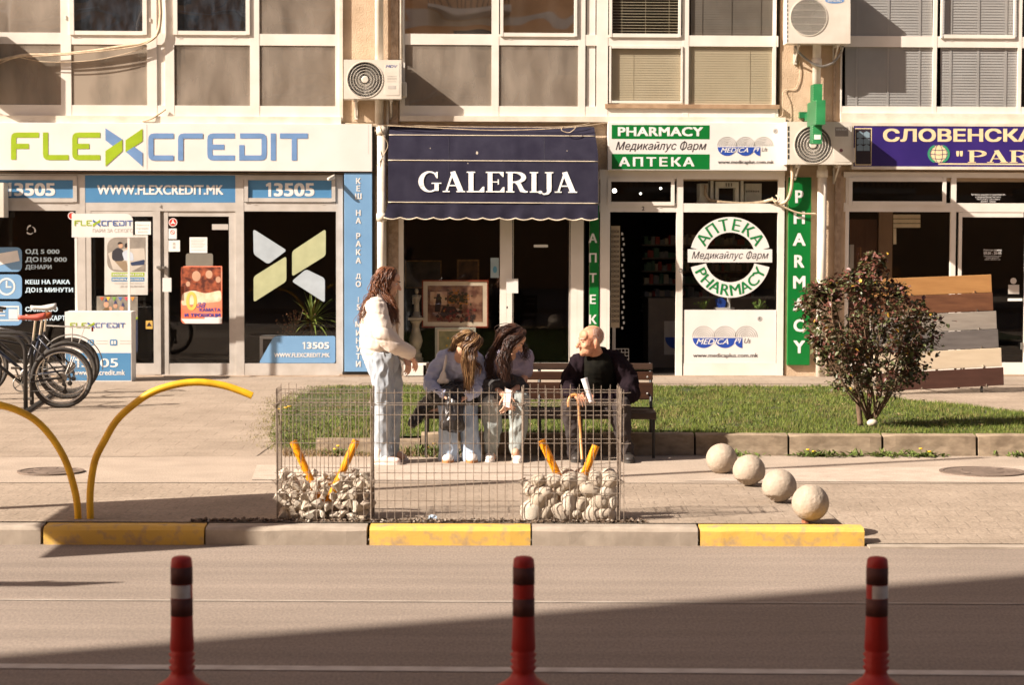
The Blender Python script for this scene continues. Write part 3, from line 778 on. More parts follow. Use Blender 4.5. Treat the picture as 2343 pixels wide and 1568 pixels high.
def wt(k):
    for s_, x0, y0, x1, y1 in (('ОД 5 000', 58, 570, 136, 583), ('ДО150 000', 58, 588, 153, 601.5), ('ДЕНАРИ', 58, 606, 118, 618), ('КЕШ НА РАКА', 58, 640, 160, 650.5), ('ДО15 МИНУТИ', 58, 658, 167, 671), ('САМО СО', 58, 702, 132, 713.5), ('ЛИЧНА КАРТА', 58, 722, 160, 734)):
        T(k, s_, x0, y0, x1, y1, GW, .03)
part(t, 'lettering', mat('letter_ice', lin(205, 228, 240), rough=.5), wt)
t = fthing('window_sticker', 'small white swirl emblem high on the dark left window', 'sticker', 70, 537, GW)
def swirl(k):
    for a in (90, 210, 330):
        p = [(70.5 + 10.5 * math.cos(rad(a + d)) * (1 - .25 * (d / 100)), 526.5 - 10.5 * math.sin(rad(a + d)) * (1 - .25 * d / 100)) for d in range(0, 101, 20)]
        stroke(k, p, [3, 3.6, 3, 2.4, 1.6, .8], GW)
part(t, 'emblem', M_paper, swirl)
# sign of the pharmacy
s = signbox('shop_sign', 'white and green lightbox sign of the pharmacy with a blue logo', 1390, 281, 1801, 389, .0, .12, M_sign_w)
for y0_, y1_ in ((286.5, 317.5), (353, 387)): part(s, 'green_panel', M_green, lambda k: k.fbox(1399, y0_, 1623, y1_, .1, .1215))
part(s, 'lettering', M_letter, lambda k: (T(k, 'PHARMACY', 1413, 290, 1608, 312, .1235, .035, sp=1.06), T(k, 'АПТЕКА', 1415, 359, 1588, 381, .1235, .03, sp=1.25)))
part(s, 'script', M_ink, lambda k: T(k, 'Медикаӣлус Фарм', 1408, 322, 1616, 348, .1225, .004, shear=.3))
def medlogo(parent, x0, y0, x1, yb, w):
    # three groups of arches over blue half discs, script inside and web address below
    W3 = (x1 - x0) / 3.02; r0 = W3 * .52; yA = y0 + (yb - y0) * .5
    def arches(k):
        for i in range(3):
            cx = x0 + W3 * (i + .5)
            for j, f in enumerate((1.0, .82, .64, .46, .3, .15)):
                a0 = 0; a1 = 180
                for q in ribbon([(cx + r0 * f * math.cos(rad(a)), yA - r0 * .96 * f * math.sin(rad(a))) for a in range(a0, a1 + 1, 15)], .8): k.poly(q, w + .0004 * i + .0002)
    part(parent, 'arches', M_ink, arches, )
    def disc(k):
        for cx, a0, n in ((x0 + W3 * .5, 180, 16), (x0 + W3 * 1.5, 180, 16)):
            k.poly([(cx + r0 * math.cos(rad(180 + 180 * i / n)), yA + 2 - r0 * .9 * math.sin(rad(180 + 180 * i / n)) * -1 * -1) for i in range(n + 1)][::-1] if False else
                   [(cx + r0 * math.cos(rad(180 * i / n)), yA + 2 + r0 * .92 * math.sin(rad(180 * i / n))) for i in range(n + 1)], w + .0004 * (cx > x0 + W3))
        cx = x0 + W3 * 2.32
        k.poly([(cx, yA + 2)] + [(cx - r0 * .78 * math.cos(rad(90 * i / 8)), yA + 2 + r0 * .92 * math.sin(rad(90 * i / 8))) for i in range(9)], w + .0009)
    part(parent, 'half_discs', M_inkblue, disc)
    h = r0 * .92
    part(parent, 'lettering', M_letter, lambda k: (T(k, 'MEDICA', x0 + W3 * .15, yA + h * .16, x0 + W3 * 1.66, yA + h * .72, w + .002, .012, shear=.35), T(k, 'Pl', x0 + W3 * 1.93, yA + h * .14, x0 + W3 * 2.28, yA + h * .6, w + .002, .012, shear=.35)))
    part(parent, 'lettering', M_ink, lambda k: (T(k, 'Us', x0 + W3 * 2.4, yA + h * .14, x0 + W3 * 2.72, yA + h * .6, w + .001, .0, shear=.35), T(k, 'www.medicaplus.com.mk', x0, yb - (yb - y0) * .125, x1 + 2, yb, w + .001, .012), T(k, '®', x1 + 1, y0 + 3, x1 + 11, y0 + 13, w + .001, -.01)))
medlogo(s, 1642, 292, 1768, 377, .1225)
t = fthing('window_sign', 'white board with a blue and white logo under the pharmacy window', 'sign', 1670, 832, -.02)
part(t, 'panel', M_sign_w, lambda k: k.fbox(1563.5, 709.5, 1775.5, 831.5, -.05, -.012))
medlogo(t, 1585, 722, 1732, 821, -.0105)
t = fthing('window_sign', 'round white ring emblem with green curved lettering on the pharmacy window', 'window sign', 1669, 682, GW)
def ringseg(k, a0, a1):
    o = arc(1670, 589, 92.5, 92.5, a0, a1, 30); i = arc(1670, 589, 57, 57, a0, a1, 30)
    for j in range(30): k.poly([o[j], o[j + 1], i[j + 1], i[j]], GW)
part(t, 'ring', M_sign_w, lambda k: ringseg(k, 166, 14)); part(t, 'ring', M_sign_w, lambda k: ringseg(k, -14, -166))
part(t, 'band', M_sign_w, lambda k: k.prism(R4(1573, 570.5, 1766, 600.5), GW - .004, GW + .001))
def curved(k, s_, a0, a1, rb, hgt, flip):
    n = len(s_)
    for i, ch in enumerate(s_):
        a = rad(a0 + (a1 - a0) * i / (n - 1)); vs, fs, asp = txt(ch)[:3]; wd = hgt * asp
        for lay in range(2):
            out = []
            for x, y in vs:
                ox, oy = (x - .5) * wd + (lay - .5) * 1.6, (y - .5) * hgt
                rr = rb + (oy if not flip else -oy); tang = ox if not flip else -ox
                out.append(PX(1670 + rr * math.cos(a) + tang * math.sin(a), 589 - rr * math.sin(a) + tang * math.cos(a), GW + .002 + lay * .0003))
            k.add(out, fs)
part(t, 'lettering', mat('ring_green', lin(20, 120, 60), rough=.5), lambda k: (curved(k, 'АПТЕКА', 146, 34, 75, 27, False), curved(k, 'PHARMACY', -152, -28, 75, 25, True)))
part(t, 'script', M_ink, lambda k: T(k, 'Медикаӣлус Фарм', 1582, 574, 1758, 597, GW + .0025, .006, shear=.3))
t = signbox('vertical_sign', 'tall green panel with white stacked letters right of the pharmacy window', 1800.5, 405.5, 1856, 836, -.03, .035, M_green)
def vert2(k):
    for ch, y in zip('PHARMACY', (450, 498, 548, 598, 646, 697, 745, 794)): TH_(k, ch, 1828, y, 30, .0375, .03)
part(t, 'lettering', M_letter, vert2)
part(t, 'screw', M_steel, lambda k: [k.fbox(x - .8, y - .8, x + .8, y + .8, .03, .038) for x in (1803, 1853) for y in (620, 832)])
t = signbox('vertical_sign', 'narrow green strip with stacked Cyrillic letters between gallery and pharmacy', 1347.5, 470, 1370.5, 836, -.02, .01, M_green)
part(t, 'lettering', M_letter, lambda k: [TH_(k, ch, 1356, y, 22, .0125, .025) for ch, y in zip('АПТЕКА', (545, 590, 636, 685, 731, 778))])
# purple sign
s = signbox('shop_sign', 'purple sign board with cream Cyrillic lettering and a globe', 1953, 288, 2700, 383, .0, .10, M_purple)
part(s, 'border', M_sill, lambda k: (k.fbox(1948, 284, 2704, 287.7, .0, .104), k.fbox(1948, 383.3, 2704, 387, .0, .104), k.fbox(1948, 288, 1952.7, 383, .0, .102)))
part(s, 'lettering', M_cream, lambda k: (T(k, 'СЛОВЕНСКА', 2019.5, 293.5, 2367, 325, .1025, .035), T(k, '"', 2187, 345, 2202, 358, .1025, .02)))
part(s, 'lettering', M_cream, lambda k: (serif(k, 'PAR', 2213, 344, 2356, 372, .1022), k.fbox(2146, 375.5, 2700, 376.6, .1, .1015)))
def globe(k):
    k.poly(arc(2147, 352, 25, 21, 360, 0, 28)[:-1], .1015)
part(s, 'globe', M_cream, globe)
part(s, 'globe_lines', M_purple, lambda k: [k.poly(q, .1030) for f in (.35, .75) for sg in (1, -1) for q in ribbon([(2147 + sg * 25 * f * math.cos(rad(a)), 352 - 21 * math.sin(rad(a))) for a in range(-90, 91, 15)], 1.1)] + [k.poly(q, .1034) for y in (342, 352, 362) for q in ribbon([(2124, y), (2147, y + 2), (2170, y)], 1)])
part(s, 'globe_leaf', mat('leaf_green', lin(60, 150, 110), rough=.5), lambda k: [k.poly(q, .1037) for sg in (1, -1) for q in ribbon([(2147 + sg * 23 * math.cos(rad(a)), 352 - 20 * math.sin(rad(a))) for a in range(-65, 66, 13)], 5)])
part(s, 'door_picture', M_cream, lambda k: k.fbox(1955, 293, 1994, 378, .1, .1025))
def dpic(k):
    k.poly(R4(1957, 295, 1992, 376), .1035)
part(s, 'door_leaf', M_ink, dpic)
part(s, 'door_panes', mat('pic_pane', lin(130, 150, 160), rough=.5), lambda k: [k.poly([(x, y), (x + 7, y - 4 * sg), (x + 14, y), (x + 14, y + 11), (x, y + 11)], .1042) for x, sg in ((1960, 1), (1975, 1)) for y in (304, 319, 334)])
t = fthing('window_lettering', 'small white lines of company text on the right transom pane', 'lettering', 2258, 463, -.028)
part(t, 'lettering', M_letter, lambda k: (T(k, 'Трговско друштво за производство', 2221, 443, 2299, 448, GW, .0), T(k, 'и трговија Масад Парталко', 2231, 448.5, 2289, 453.5, GW, .0), T(k, '"ПАРТАЛКО" увоз-извоз', 2233, 454, 2287, 458.5, GW, .0), T(k, 'ДООЕЛ - Охрид', 2243, 459, 2277, 463.5, GW, .01)))
t = fthing('window_lettering', 'white opening hours on the dark door glass at the right edge', 'lettering', 2269, 596, GW)
part(t, 'lettering', M_letter, lambda k: (T(k, 'Работно време', 2250, 570, 2291, 576, GW, .01), T(k, '09.00 - 20-00', 2250, 576.5, 2290, 582.5, GW, .02), T(k, 'секој работен ден', 2250, 584, 2289, 588, GW, 0), T(k, 'освен недела', 2255, 588.5, 2284, 592, GW, 0), T(k, 'ДПИ - 046-251-220', 2252, 592.5, 2288, 596, GW, .01)))
t = fthing('window_sign', 'small sign of cream slats with a pole shape inside the right shop', 'sign', 2074, 560, -.3)
part(t, 'panel', mat('slat_cream', lin(226, 206, 170), rough=.6), lambda k: [k.poly(R4(2043, y, 2105, y + 9), -.3) for y in (491, 501.5, 512)] + [k.poly(R4(2043, 522, 2050, 559), -.3)])

# ---------------------------------------------------------------- awning
M_navy = mat('awning_navy', (.021, .019, .033), (.029, .027, .043), sc=5, rough=.95, spec=.08, bump=.35, bsc=300)
aw = fthing('awning', 'dark navy fabric awning with white serif lettering over the gallery', 'awning', 1128, 503, .5)
PROF = [(289, .03), (293, .09), (310, .19), (368, .33), (464, .46), (497, .485)]
def aw_pt(x, y):
    for (ya, wa), (yb, wb) in zip(PROF, PROF[1:]):
        if y <= yb or (yb, wb) == PROF[-1]:
            k = (y - ya) / (yb - ya); w = wa + (wb - wa) * k; break
    sl = (x - 1128) * .0058
    return x, y + sl, w
NXA = 64
def wav(x, y):
    return (.010 * noise.noise(V((x * .02, y * .012, 1.3))) + .006 * noise.noise(V((x * .07, y * .02, 4)))) * min(1, max(0, (y - 300) / 40))
def A(x, y, o=0.0):
    px, py, w = aw_pt(x, y); return PX(px, py, w + wav(x, y) + o)
mb = MB(); rows = [289, 293, 300, 310, 325, 340, 354, 368, 384, 400, 416, 432, 448, 464]
def edge(y, s):
    k = min(1, max(0, (y - 289) / 60)); return (891 - 3.5 * k) if s < 0 else (1359 + 9 * k)
for y in rows:
    pass
vs = [A(edge(y, -1) + (edge(y, 1) - edge(y, -1)) * i / NXA, y) for y in rows for i in range(NXA + 1)]
q = NXA + 1
mb.add(vs, [(r * q + i, (r + 1) * q + i, (r + 1) * q + i + 1, r * q + i + 1) for r in range(len(rows) - 1) for i in range(NXA)])
for sd in (-1, 1):    # closed ends
    prof = [A(edge(y, sd), y) for y in rows]
    back = [PX(edge(y, sd), aw_pt(edge(y, sd), y)[1], .02) for y in rows]
    k = len(prof); mb.add(prof + back, [(i, i + 1, k + i + 1, k + i) for i in range(k - 1)])
mb.build('canopy', M_navy, aw, smooth=True)
mb, tr = MB(), MB()
def val(i, n, y0k):
    x = 878 + (1368 - 878) * i / n
    xt = 888 + (1368 - 888) * i / n
    sc = 4.2 * abs(math.sin(math.pi * i / n * 13)) if True else 0
    return xt, x, 499 + sc * 1.0
n = 156; vs = []
for i in range(n + 1):
    xt, x, yb = val(i, n, 0)
    for k in range(5):
        t_ = k / 4; xx = xt + (x - xt) * t_; yy = 464 + (yb - 464) * t_
        px, py, w = aw_pt(xx, yy); vs.append(PX(px, py, w + .012 * t_ * math.sin(i * .33) * math.sin(i * .071 + 1)))
mb.add(vs, [(i * 5 + k, i * 5 + k + 1, (i + 1) * 5 + k + 1, (i + 1) * 5 + k) for i in range(n) for k in range(4)])
mb.build('valance', M_navy, aw, smooth=True)
M_trim = mat('trim_cream', (.72, .62, .47), rough=.8)
tr.tube([V(vs[i * 5 + 4]) for i in range(n + 1)], .0085, 6)
for y in (310, 368, 464):
    tr.tube([A(edge(y, -1) + (edge(y, 1) - edge(y, -1)) * i / 40, y, .004) for i in range(41)], .0065, 6)
tr.build('piping', M_trim, aw, smooth=True)
sm = MB()
for x in (1027, 1245): sm.tube([A(x, y, .001) for y in range(312, 465, 8)], .002, 4)
sm.build('seam', mat('seam_dark', (.018, .017, .03)), aw)
lt = MB(); serif(lt, 'GALERIJA', 958, 393, 1320, 440, 0, fn=lambda x, y, o: A(x, y - (x - 1128) * 0 , .009 + o))
lt.build('lettering', M_letter, aw)
sp_ = MB(); 
for x, y, r in ((1091, 350, 2.6), (984, 340, .9), (1297, 344, .9), (1070, 374, 1.0)): sp_.add([A(x + r * math.cos(a), y + 1.5 * r * math.sin(a), .002) for a in (0, .8, 1.7, 2.6, 3.3, 4.2, 5.3)], [(6, 5, 4, 3, 2, 1, 0)])
sp_.build('stain', mat('bird_stain', (.42, .36, .28)), aw)

# ---------------------------------------------------------------- air conditioners
def plate_hole(k, x0, y0, x1, y1, cx, cy, r, w, n=40):
    o, c = [], []
    for i in range(n):
        a = 2 * math.pi * i / n; dx, dy = math.cos(a), math.sin(a)
        t_ = min(((x1 - cx) if dx > 0 else (cx - x0)) / max(abs(dx), 1e-6), ((y1 - cy) if dy > 0 else (cy - y0)) / max(abs(dy), 1e-6))
        o.append((cx + dx * t_, cy + dy * t_)); c.append((cx + dx * r, cy + dy * r))
    cor = [(x0, y0), (x1, y0), (x1, y1), (x0, y1)]
    for i in range(n):
        j = (i + 1) % n; pts = [o[i]]
        for q in cor:
            if min(abs(o[i][0] - q[0]) , abs(o[j][0] - q[0])) < .01 and min(abs(o[i][1] - q[1]), abs(o[j][1] - q[1])) < .01 and q not in (o[i], o[j]): pts.append(q)
        pts += [o[j], c[j], c[i]]; k.poly(pts, w)
M_ac = mat('ac_white', (.68, .63, .54), (.60, .54, .45), sc=4, rough=.45)
M_ac_dark = mat('ac_inside', (.035, .03, .025), rough=.7)
def aircon(label, x0, y0, x1, y1, cx, cy, r, w0, w1, straight, deco, hub=True, valve=True, wall=-.03):
    t = fthing('air_conditioner', label, 'air conditioner', (x0 + x1) / 2, y1, w1)
    k = MB(); u0, v0 = UV(x0, y1, w1); u1, v1 = UV(x1, y0, w1)
    d = .008
    for a, b in (((u0, -w1 + .001, v0), (u0 + d, -w0, v1)), ((u1 - d, -w1 + .001, v0), (u1, -w0, v1)), ((u0 + d, -w1 + .001, v0), (u1 - d, -w0, v0 + d)), ((u0 + d, -w1 + .001, v1 - d), (u1 - d, -w0, v1)), ((u0 + d, -w0 - d, v0 + d), (u1 - d, -w0, v1 - d))): k.box(a, b, MF)
    plate_hole(k, x0, y0, x1, y1, cx, cy, r, w1); k.build('casing', M_ac, t)
    k = MB(); c = PX(cx, cy, w1); rm = r / 172.4
    ax = MF.to_3x3() @ V((0, 1, 0)); X_ = MF.to_3x3() @ V((1, 0, 0)); Z_ = V((0, 0, 1))
    pol = lambda rr, a, o: c + X_ * rr * math.cos(a) + Z_ * rr * math.sin(a) + ax * o
    n = 36; vs = [pol(rm, 2 * math.pi * i / n, o) for o in (0, .12) for i in range(n)]
    k.add(vs, [(i, (i + 1) % n, n + (i + 1) % n, n + i) for i in range(n)] + [tuple(range(n, 2 * n))])
    for j in range(3):
        a = j * 2.094 + .4
        k.add([pol(rm * f, a + da, o) for f, da, o in ((.2, -.25, .08), (.9, -.35, .09), (.92, .45, .06), (.25, .4, .06))], [(0, 1, 2, 3)])
    k.build('fan', M_ac_dark, t)
    k = MB()
    if straight:
        for i in range(-17, 18):
            x = rm * i / 17.5; h = math.sqrt(max(0, rm * rm - x * x)); k.tube([c + X_ * x - Z_ * h - ax * .006, c + X_ * x + Z_ * h - ax * .006], .0016, 4)
        for i in range(-2, 3):
            z = rm * i / 2.6; h = math.sqrt(max(0, rm * rm - z * z)); k.tube([c + Z_ * z - X_ * h - ax * .009, c + Z_ * z + X_ * h - ax * .009], .002, 4)
    else:
        for f in (1.0, .84, .68, .52, .36): k.tube([pol(rm * f, 2 * math.pi * i / 32, -.012 * (1 - f * f) - .004) for i in range(33)], .0026, 4, cap=False)
        for i in range(66):
            a = 2 * math.pi * i / 66
            k.tube([pol(rm * f, a + .35 * (1 - f), -.012 * (1 - f * f) - .003) for f in (1.0, .8, .6, .4, .26)], .0013, 3, cap=False)
    k.tube([pol(rm * 1.03, 2 * math.pi * i / 40, -.002) for i in range(41)], .005, 5, cap=False)
    k.build('fan_grille', M_ac, t, smooth=False)
    if hub:
        k = MB(); k.lathe(c - ax * .008, [(rm * .21, 0), (rm * .21, .006), (rm * .17, .012)], 20, -ax); k.build('hub_cap', M_ac, t)
    for fx in (.2, .82):
        k = MB(); bx = x0 + (x1 - x0) * fx; u, v = UV(bx, y1, w1)
        k.box((u - .02, -w1 + .03, v - .035), (u + .02, -wall, v - .002), MF); k.box((u - .02, -wall - .03, v - .25), (u + .02, -wall, v - .036), MF)
        k.tube([FW(u, wall + .02, v - .22), FW(u, w1 - .06, v - .03)], .012, 6); k.build('bracket', M_ac, t)
    if valve:
        k = MB(); k.box((u1 + .001, -w1 + .09, v0 + .03), (u1 + .07, -w0 - .04, v0 + .23), MF); k.build('valve_cover', M_ac, t, bevel=.02)
    deco(t, w1); return t
def d_mdv(t, w):
    part(t, 'service_panel', M_ac, lambda k: k.prism(rrect(880, 142, 914, 218, 4), w - .004, w + .003))
    part(t, 'lettering', M_inkblue, lambda k: T(k, 'MDV', 882, 148.5, 909, 154.5, w + .005, .0, shear=.3))
    part(t, 'label', M_alu, lambda k: [k.poly(R4(885, y, 907, y + .7), w + .005) for y in (174, 178, 181, 186)] + [k.poly(R4(887, 196, 905, 203), w + .005)])
aircon('white air conditioner with round spiral grille on the pillar left of the awning', 786, 137, 918, 226, 835, 182, 39.5, .04, .33, False, d_mdv)
def d_sam(t, w):
    part(t, 'badge', mat('badge_blue', lin(110, 150, 200), rough=.4), lambda k: k.poly(arc(1909, 1, 22, 6.5, 360, 0, 24)[:-1], w + .002))
    part(t, 'lettering', M_letter, lambda k: T(k, 'SAMSUNG', 1893, -1.5, 1925, 4, w + .004, .02))
    part(t, 'side_slots', M_ac_dark, lambda k: [k.fbox(1800.4, y, 1802.6, y + 6, w - .03, w + .001) for y in range(-30, 94, 10)])
aircon('upper white air conditioner with straight wire grille, cut by the top edge', 1799, -40, 1945, 99, 1850, 39, 41, .03, .30, True, d_sam, hub=False, valve=False)
def d_viv(t, w):
    part(t, 'service_panel', M_ac, lambda k: k.prism(rrect(1907, 286, 1944, 371, 3), w - .004, w + .003))
    part(t, 'badge', mat('badge_grey', lin(150, 140, 132), rough=.4), lambda k: k.poly(R4(1910, 291, 1940, 312), w + .005))
    part(t, 'lettering', M_letter, lambda k: T(k, 'VIVAX', 1911.5, 293.5, 1937.5, 299, w + .007, .015))
    part(t, 'label', mat('badge_red', lin(130, 80, 84)), lambda k: k.poly(arc(1924, 344, 4, 4, 360, 0, 14)[:-1], w + .005))
    part(t, 'side_slots', M_ac_dark, lambda k: [k.fbox(1801.5, y, 1805.5, y + 10, w - .03, w + .002) for y in range(289, 366, 13)])
aircon('white air conditioner behind the green cross sign, beside the purple sign', 1799, 279, 1948, 376, 1859.5, 331, 42, .06, .37, False, d_viv)
aircon('white air conditioner just peeping in at the left edge of the view', -150, 418, 8, 497, -95, 458, 36, .05, .36, False, lambda t, w: None, valve=False)
aircon('white air conditioner outside the left edge, shading the lower left pane', -84, 60, 10 - 30, 190, -60, 125, 20, .05, .36, False, lambda t, w: None, valve=False)
# green pharmacy cross, edge-on
t = fthing('pharmacy_cross', 'green box cross sign hung edge-on in front of the air conditioner', 'cross sign', 1866, 328, .75)
MC = MF @ Matrix.Translation(V((UV(1867, 262, .8)[0], -.80, UV(1867, 262, .8)[1]))) @ Matrix.Rotation(rad(-1), 4, 'Z')
M_cross = mat('cross_green', lin(52, 140, 84), lin(40, 122, 70), sc=6, rough=.45)
M_cross_d = mat('cross_green_dark', lin(30, 104, 62), lin(26, 92, 54), sc=8, rough=.4)
def crossbox(k):
    k.box((-.055, -.12, .165), (.055, .12, .385), MC); k.box((-.057, -.36, -.145), (.057, .36, .165), MC); k.box((-.055, -.12, -.38), (.055, .12, -.145), MC)
part(t, 'box', M_cross, crossbox)
def crossface(k):
    for a, b, c, d in ((-.115, .17, .115, .38), (-.35, -.138, .35, .158), (-.115, -.375, .115, -.15)): k.box((-.062, a, b), (-.0555 - (.002 if a < -.2 else 0), c, d), MC)
part(t, 'display_face', M_cross_d, crossface)
part(t, 'edge_lights', mat('edge_led', lin(130, 220, 150), rough=.3), lambda k: [k.box((-.064, -.361 if abs(z) < .15 else -.121, z), (-.058, (-.361 if abs(z) < .15 else -.121) + .008, z + .012), MC) for z in [-.37 + .03 * i for i in range(25)]])
part(t, 'label', M_paper, lambda k: k.box((-.045, -.1225, -.325), (.04, -.12, -.265), MC))
part(t, 'bracket', M_cross_d, lambda k: (k.box((-.03, .36, -.05), (.03, .85, .05), MC), k.fbox(1829, 256, 1850, 270, -.03, .06)))
t = fthing('security_camera', 'small white security camera under the right end of the loan shop sign', 'camera', 757, 418, .1)
part(t, 'housing', M_ac, lambda k: k.cap(PX(752, 410, .24), PX(762, 405, .12), .022, .026))
part(t, 'mount', M_ac, lambda k: k.tube([PX(766, 399, .02), PX(764, 401, .1), PX(762, 405, .12)], .010, 6))
# ---------------------------------------------------------------- cables
M_cab = mat('cable_ivory', (.60, .48, .33), (.42, .31, .2), sc=12, rough=.7)
def cable(label, pts, r, m=M_cab, nm='cable', cat='cable', extra=(), sub=6):
    mb = MB()
    def sp(pts):
        out = []
        for i in range(len(pts) - 1):
            p0, p1, p2, p3 = pts[max(i - 1, 0)], pts[i], pts[i + 1], pts[min(i + 2, len(pts) - 1)]
            for j in range(sub):
                s_ = j / sub; q = [.5 * (2 * b + (c - a) * s_ + (2 * a - 5 * b + 4 * c - d) * s_ ** 2 + (3 * b - a - 3 * c + d) * s_ ** 3) for a, b, c, d in zip(p0, p1, p2, p3)]
                out.append(q)
        return out + [pts[-1]]
    for p, rr in [(pts, r)] + list(extra): mb.tube([PX(*q) for q in sp(p)], rr, 7)
    return mb.build(nm, m, label=label, cat=cat, smooth=True)
cable('thick bundle of ivory cables sagging across the upper left window', [(362, -60, .05), (366, 0, .05), (367, 40, .05), (359, 78, .06), (330, 98, .06), (280, 106, .06), (200, 118, .06), (120, 125, .06), (60, 126, .06), (30, 131, .06), (-10, 140, .06), (-60, 156, .05)], .022, nm='cable_bundle',
      extra=[([(337, 106, .06), (290, 122, .07), (220, 137, .07), (150, 142, .07), (90, 140, .07), (36, 129, .07)], .005), ([(360, 80, .08), (325, 103, .08), (250, 115, .09), (150, 125, .09), (60, 130, .08)], .008), ([(40, 128, .07), (15, 138, .07), (-30, 158, .07)], .010)])
cable('short loose cable end lying on the left window ledge', [(325, 277, .06), (345, 272, .08), (362, 262, .05), (379, 250, .03)], .012)
cable('thin wires slung across the top of the navy awning', [(846, 285, .08), (900, 288, .16), (1000, 293, .2), (1120, 298, .22), (1230, 296, .22), (1330, 289, .2), (1395, 280, .1)], .006,
      extra=[([(790, 282, .1), (870, 284, .1), (960, 288, .15), (1130, 291, .18), (1290, 290, .18), (1350, 282, .1)], .005), ([(1287, 290, .22), (1284, 297, .25), (1292, 302, .25), (1303, 303, .25), (1312, 297, .25), (1318, 290, .22)], .005)])
cable('thin wire hanging in loops between drain pipe and awning', [(868, 286, .16), (874, 305, .16), (887, 330, .12), (880, 350, .14), (862, 380, .16)], .005, extra=[([(870, 345, .15), (876, 365, .15), (889, 380, .1)], .004)])
cable('thin wire looping down the pillar left of the upper air conditioner', [(1815, 112, -.02), (1828, 140, -.02), (1829, 175, -.02), (1818, 203, -.02), (1795, 206, -.02), (1790, 222, .02), (1790, 262, .02), (1775, 268, .03)], .005)
cable('dark corrugated hose slung under the upper air conditioner', [(1818, 106, .2), (1832, 125, .14), (1860, 146, .16), (1880, 152, .16), (1905, 143, .16), (1922, 122, .14), (1928, 106, .2)], .017, m=M_steel, nm='hose', cat='hose')
cable('ivory hose from the air conditioner bending into the pharmacy transom', [(1810, 378, .1), (1812, 405, .12), (1808, 440, .12), (1797, 462, .1), (1778, 466, .06), (1768, 457, .04), (1740, 463, -.05), (1700, 466, -.08), (1640, 462, -.1)], .022, nm='hose', cat='hose',
      extra=[([(1772, 460, .08), (1800, 477, .08), (1830, 488, .08), (1866, 489, .08)], .012), ([(1766, 452, .05), (1772, 462, .09), (1782, 455, .09), (1775, 447, .05)], .010)])
# ---------------------------------------------------------------- posters and small stickers of the loan shop
def flat(name, label, cat, x0, y0, x1, y1, w, m=M_paper, th=.003, pts=None):
    t = fthing(name, label, cat, (x0 + x1) / 2, y1, w)
    part(t, 'sheet', m, lambda k: k.prism(pts or R4(x0, y0, x1, y1), w - th, w)); return t
DW = -.016
skin_p = mat('print_skin', lin(205, 160, 130), rough=.6)
t = flat('poster', 'framed poster of a couple on a sofa behind the left door glass', 'poster', 239, 538, 338, 675, DW, mat('poster_frame', lin(210, 205, 196), rough=.5))
part(t, 'picture', mat('print_sofa', lin(150, 140, 128), lin(128, 120, 110), sc=8), lambda k: k.poly(rrect(245, 543, 333, 622, 22, (1, 0, 0, 1)), DW + .001))
part(t, 'sofa', mat('print_sofa_light', lin(196, 186, 172)), lambda k: k.poly([(247, 580), (270, 570), (330, 568), (333, 604), (300, 622), (258, 616)], DW + .0015))
part(t, 'man', mat('print_charcoal', lin(52, 50, 56)), lambda k: k.poly(rpoly([(256, 576), (268, 566), (282, 572), (284, 596), (268, 600), (256, 594)], 5), DW + .002))
part(t, 'woman', mat('print_pale_blue', lin(196, 204, 214)), lambda k: k.poly(rpoly([(279, 578), (290, 571), (304, 580), (306, 597), (284, 596)], 4), DW + .0025))
part(t, 'legs', mat('print_khaki', lin(150, 130, 104)), lambda k: (k.poly([(262, 598), (288, 597), (296, 618), (284, 622)], DW + .003),))
part(t, 'jeans', mat('print_navy', lin(50, 62, 92)), lambda k: k.poly(rpoly([(298, 601), (331, 594), (330, 606), (300, 608)], 3), DW + .0035))
part(t, 'faces', skin_p, lambda k: (k.poly(arc(276, 562, 5, 6, 360, 0, 14)[:-1], DW + .004), k.poly(arc(292, 566, 4.6, 6, 360, 0, 14)[:-1], DW + .004)))
part(t, 'hair', mat('print_hair', lin(44, 34, 28)), lambda k: (k.poly(arc(274.5, 558, 5.4, 4.4, 200, 0, 10), DW + .0045), k.poly(arc(290, 562, 5.4, 6, 260, 20, 10), DW + .0045)))
part(t, 'green_bar', M_lgreen, lambda k: k.poly(R4(255, 624, 330, 633), DW + .0015))
part(t, 'blue_bar', M_film, lambda k: k.poly(R4(255, 635, 330, 644), DW + .0015))
part(t, 'lettering', M_letter, lambda k: (T(k, 'ЗАБОРАВИ НА РАТА', 257, 626, 328, 631.5, DW + .003, .03), T(k, 'ФИКСИРАЈ СО ПЛАТА', 257, 637, 328, 642.5, DW + .003, .03)))
part(t, 'small_lettering', M_alu, lambda k: (T(k, 'ПОТРОШУВАЧКИ КРЕДИТ', 262, 647, 329, 651.5, DW + .002, 0), T(k, 'ДО 300 000 ДЕНАРИ', 275, 653.5, 329, 658.5, DW + .002, .02)))
t = flat('poster', 'poster of a party family with paper hats behind the stand header poles', 'poster', 221, 678, 315, 806, DW, mat('print_party', lin(150, 142, 128), lin(120, 112, 100), sc=10))
for i, c in enumerate(((214, 96, 60), (236, 196, 70), (120, 170, 70), (90, 120, 180), (214, 80, 90), (230, 150, 60))):
    part(t, 'bunting', mat('bunting_%d' % i, lin(*c)), lambda k: k.poly([(228 + i * 14, 680), (238 + i * 14, 680), (233 + i * 14, 689)], DW + .002))
part(t, 'faces', skin_p, lambda k: [k.poly(arc(x, y, r, r * 1.2, 360, 0, 14)[:-1], DW + .002) for x, y, r in ((243, 697, 6), (252, 707, 4.6), (264, 700, 5), (278, 706, 5))])
part(t, 'hats', mat('print_hat', lin(70, 74, 110)), lambda k: [k.poly([(x - 4, y), (x, y - 10), (x + 4, y)], DW + .003) for x, y in ((243, 691), (264, 696), (281, 701))])
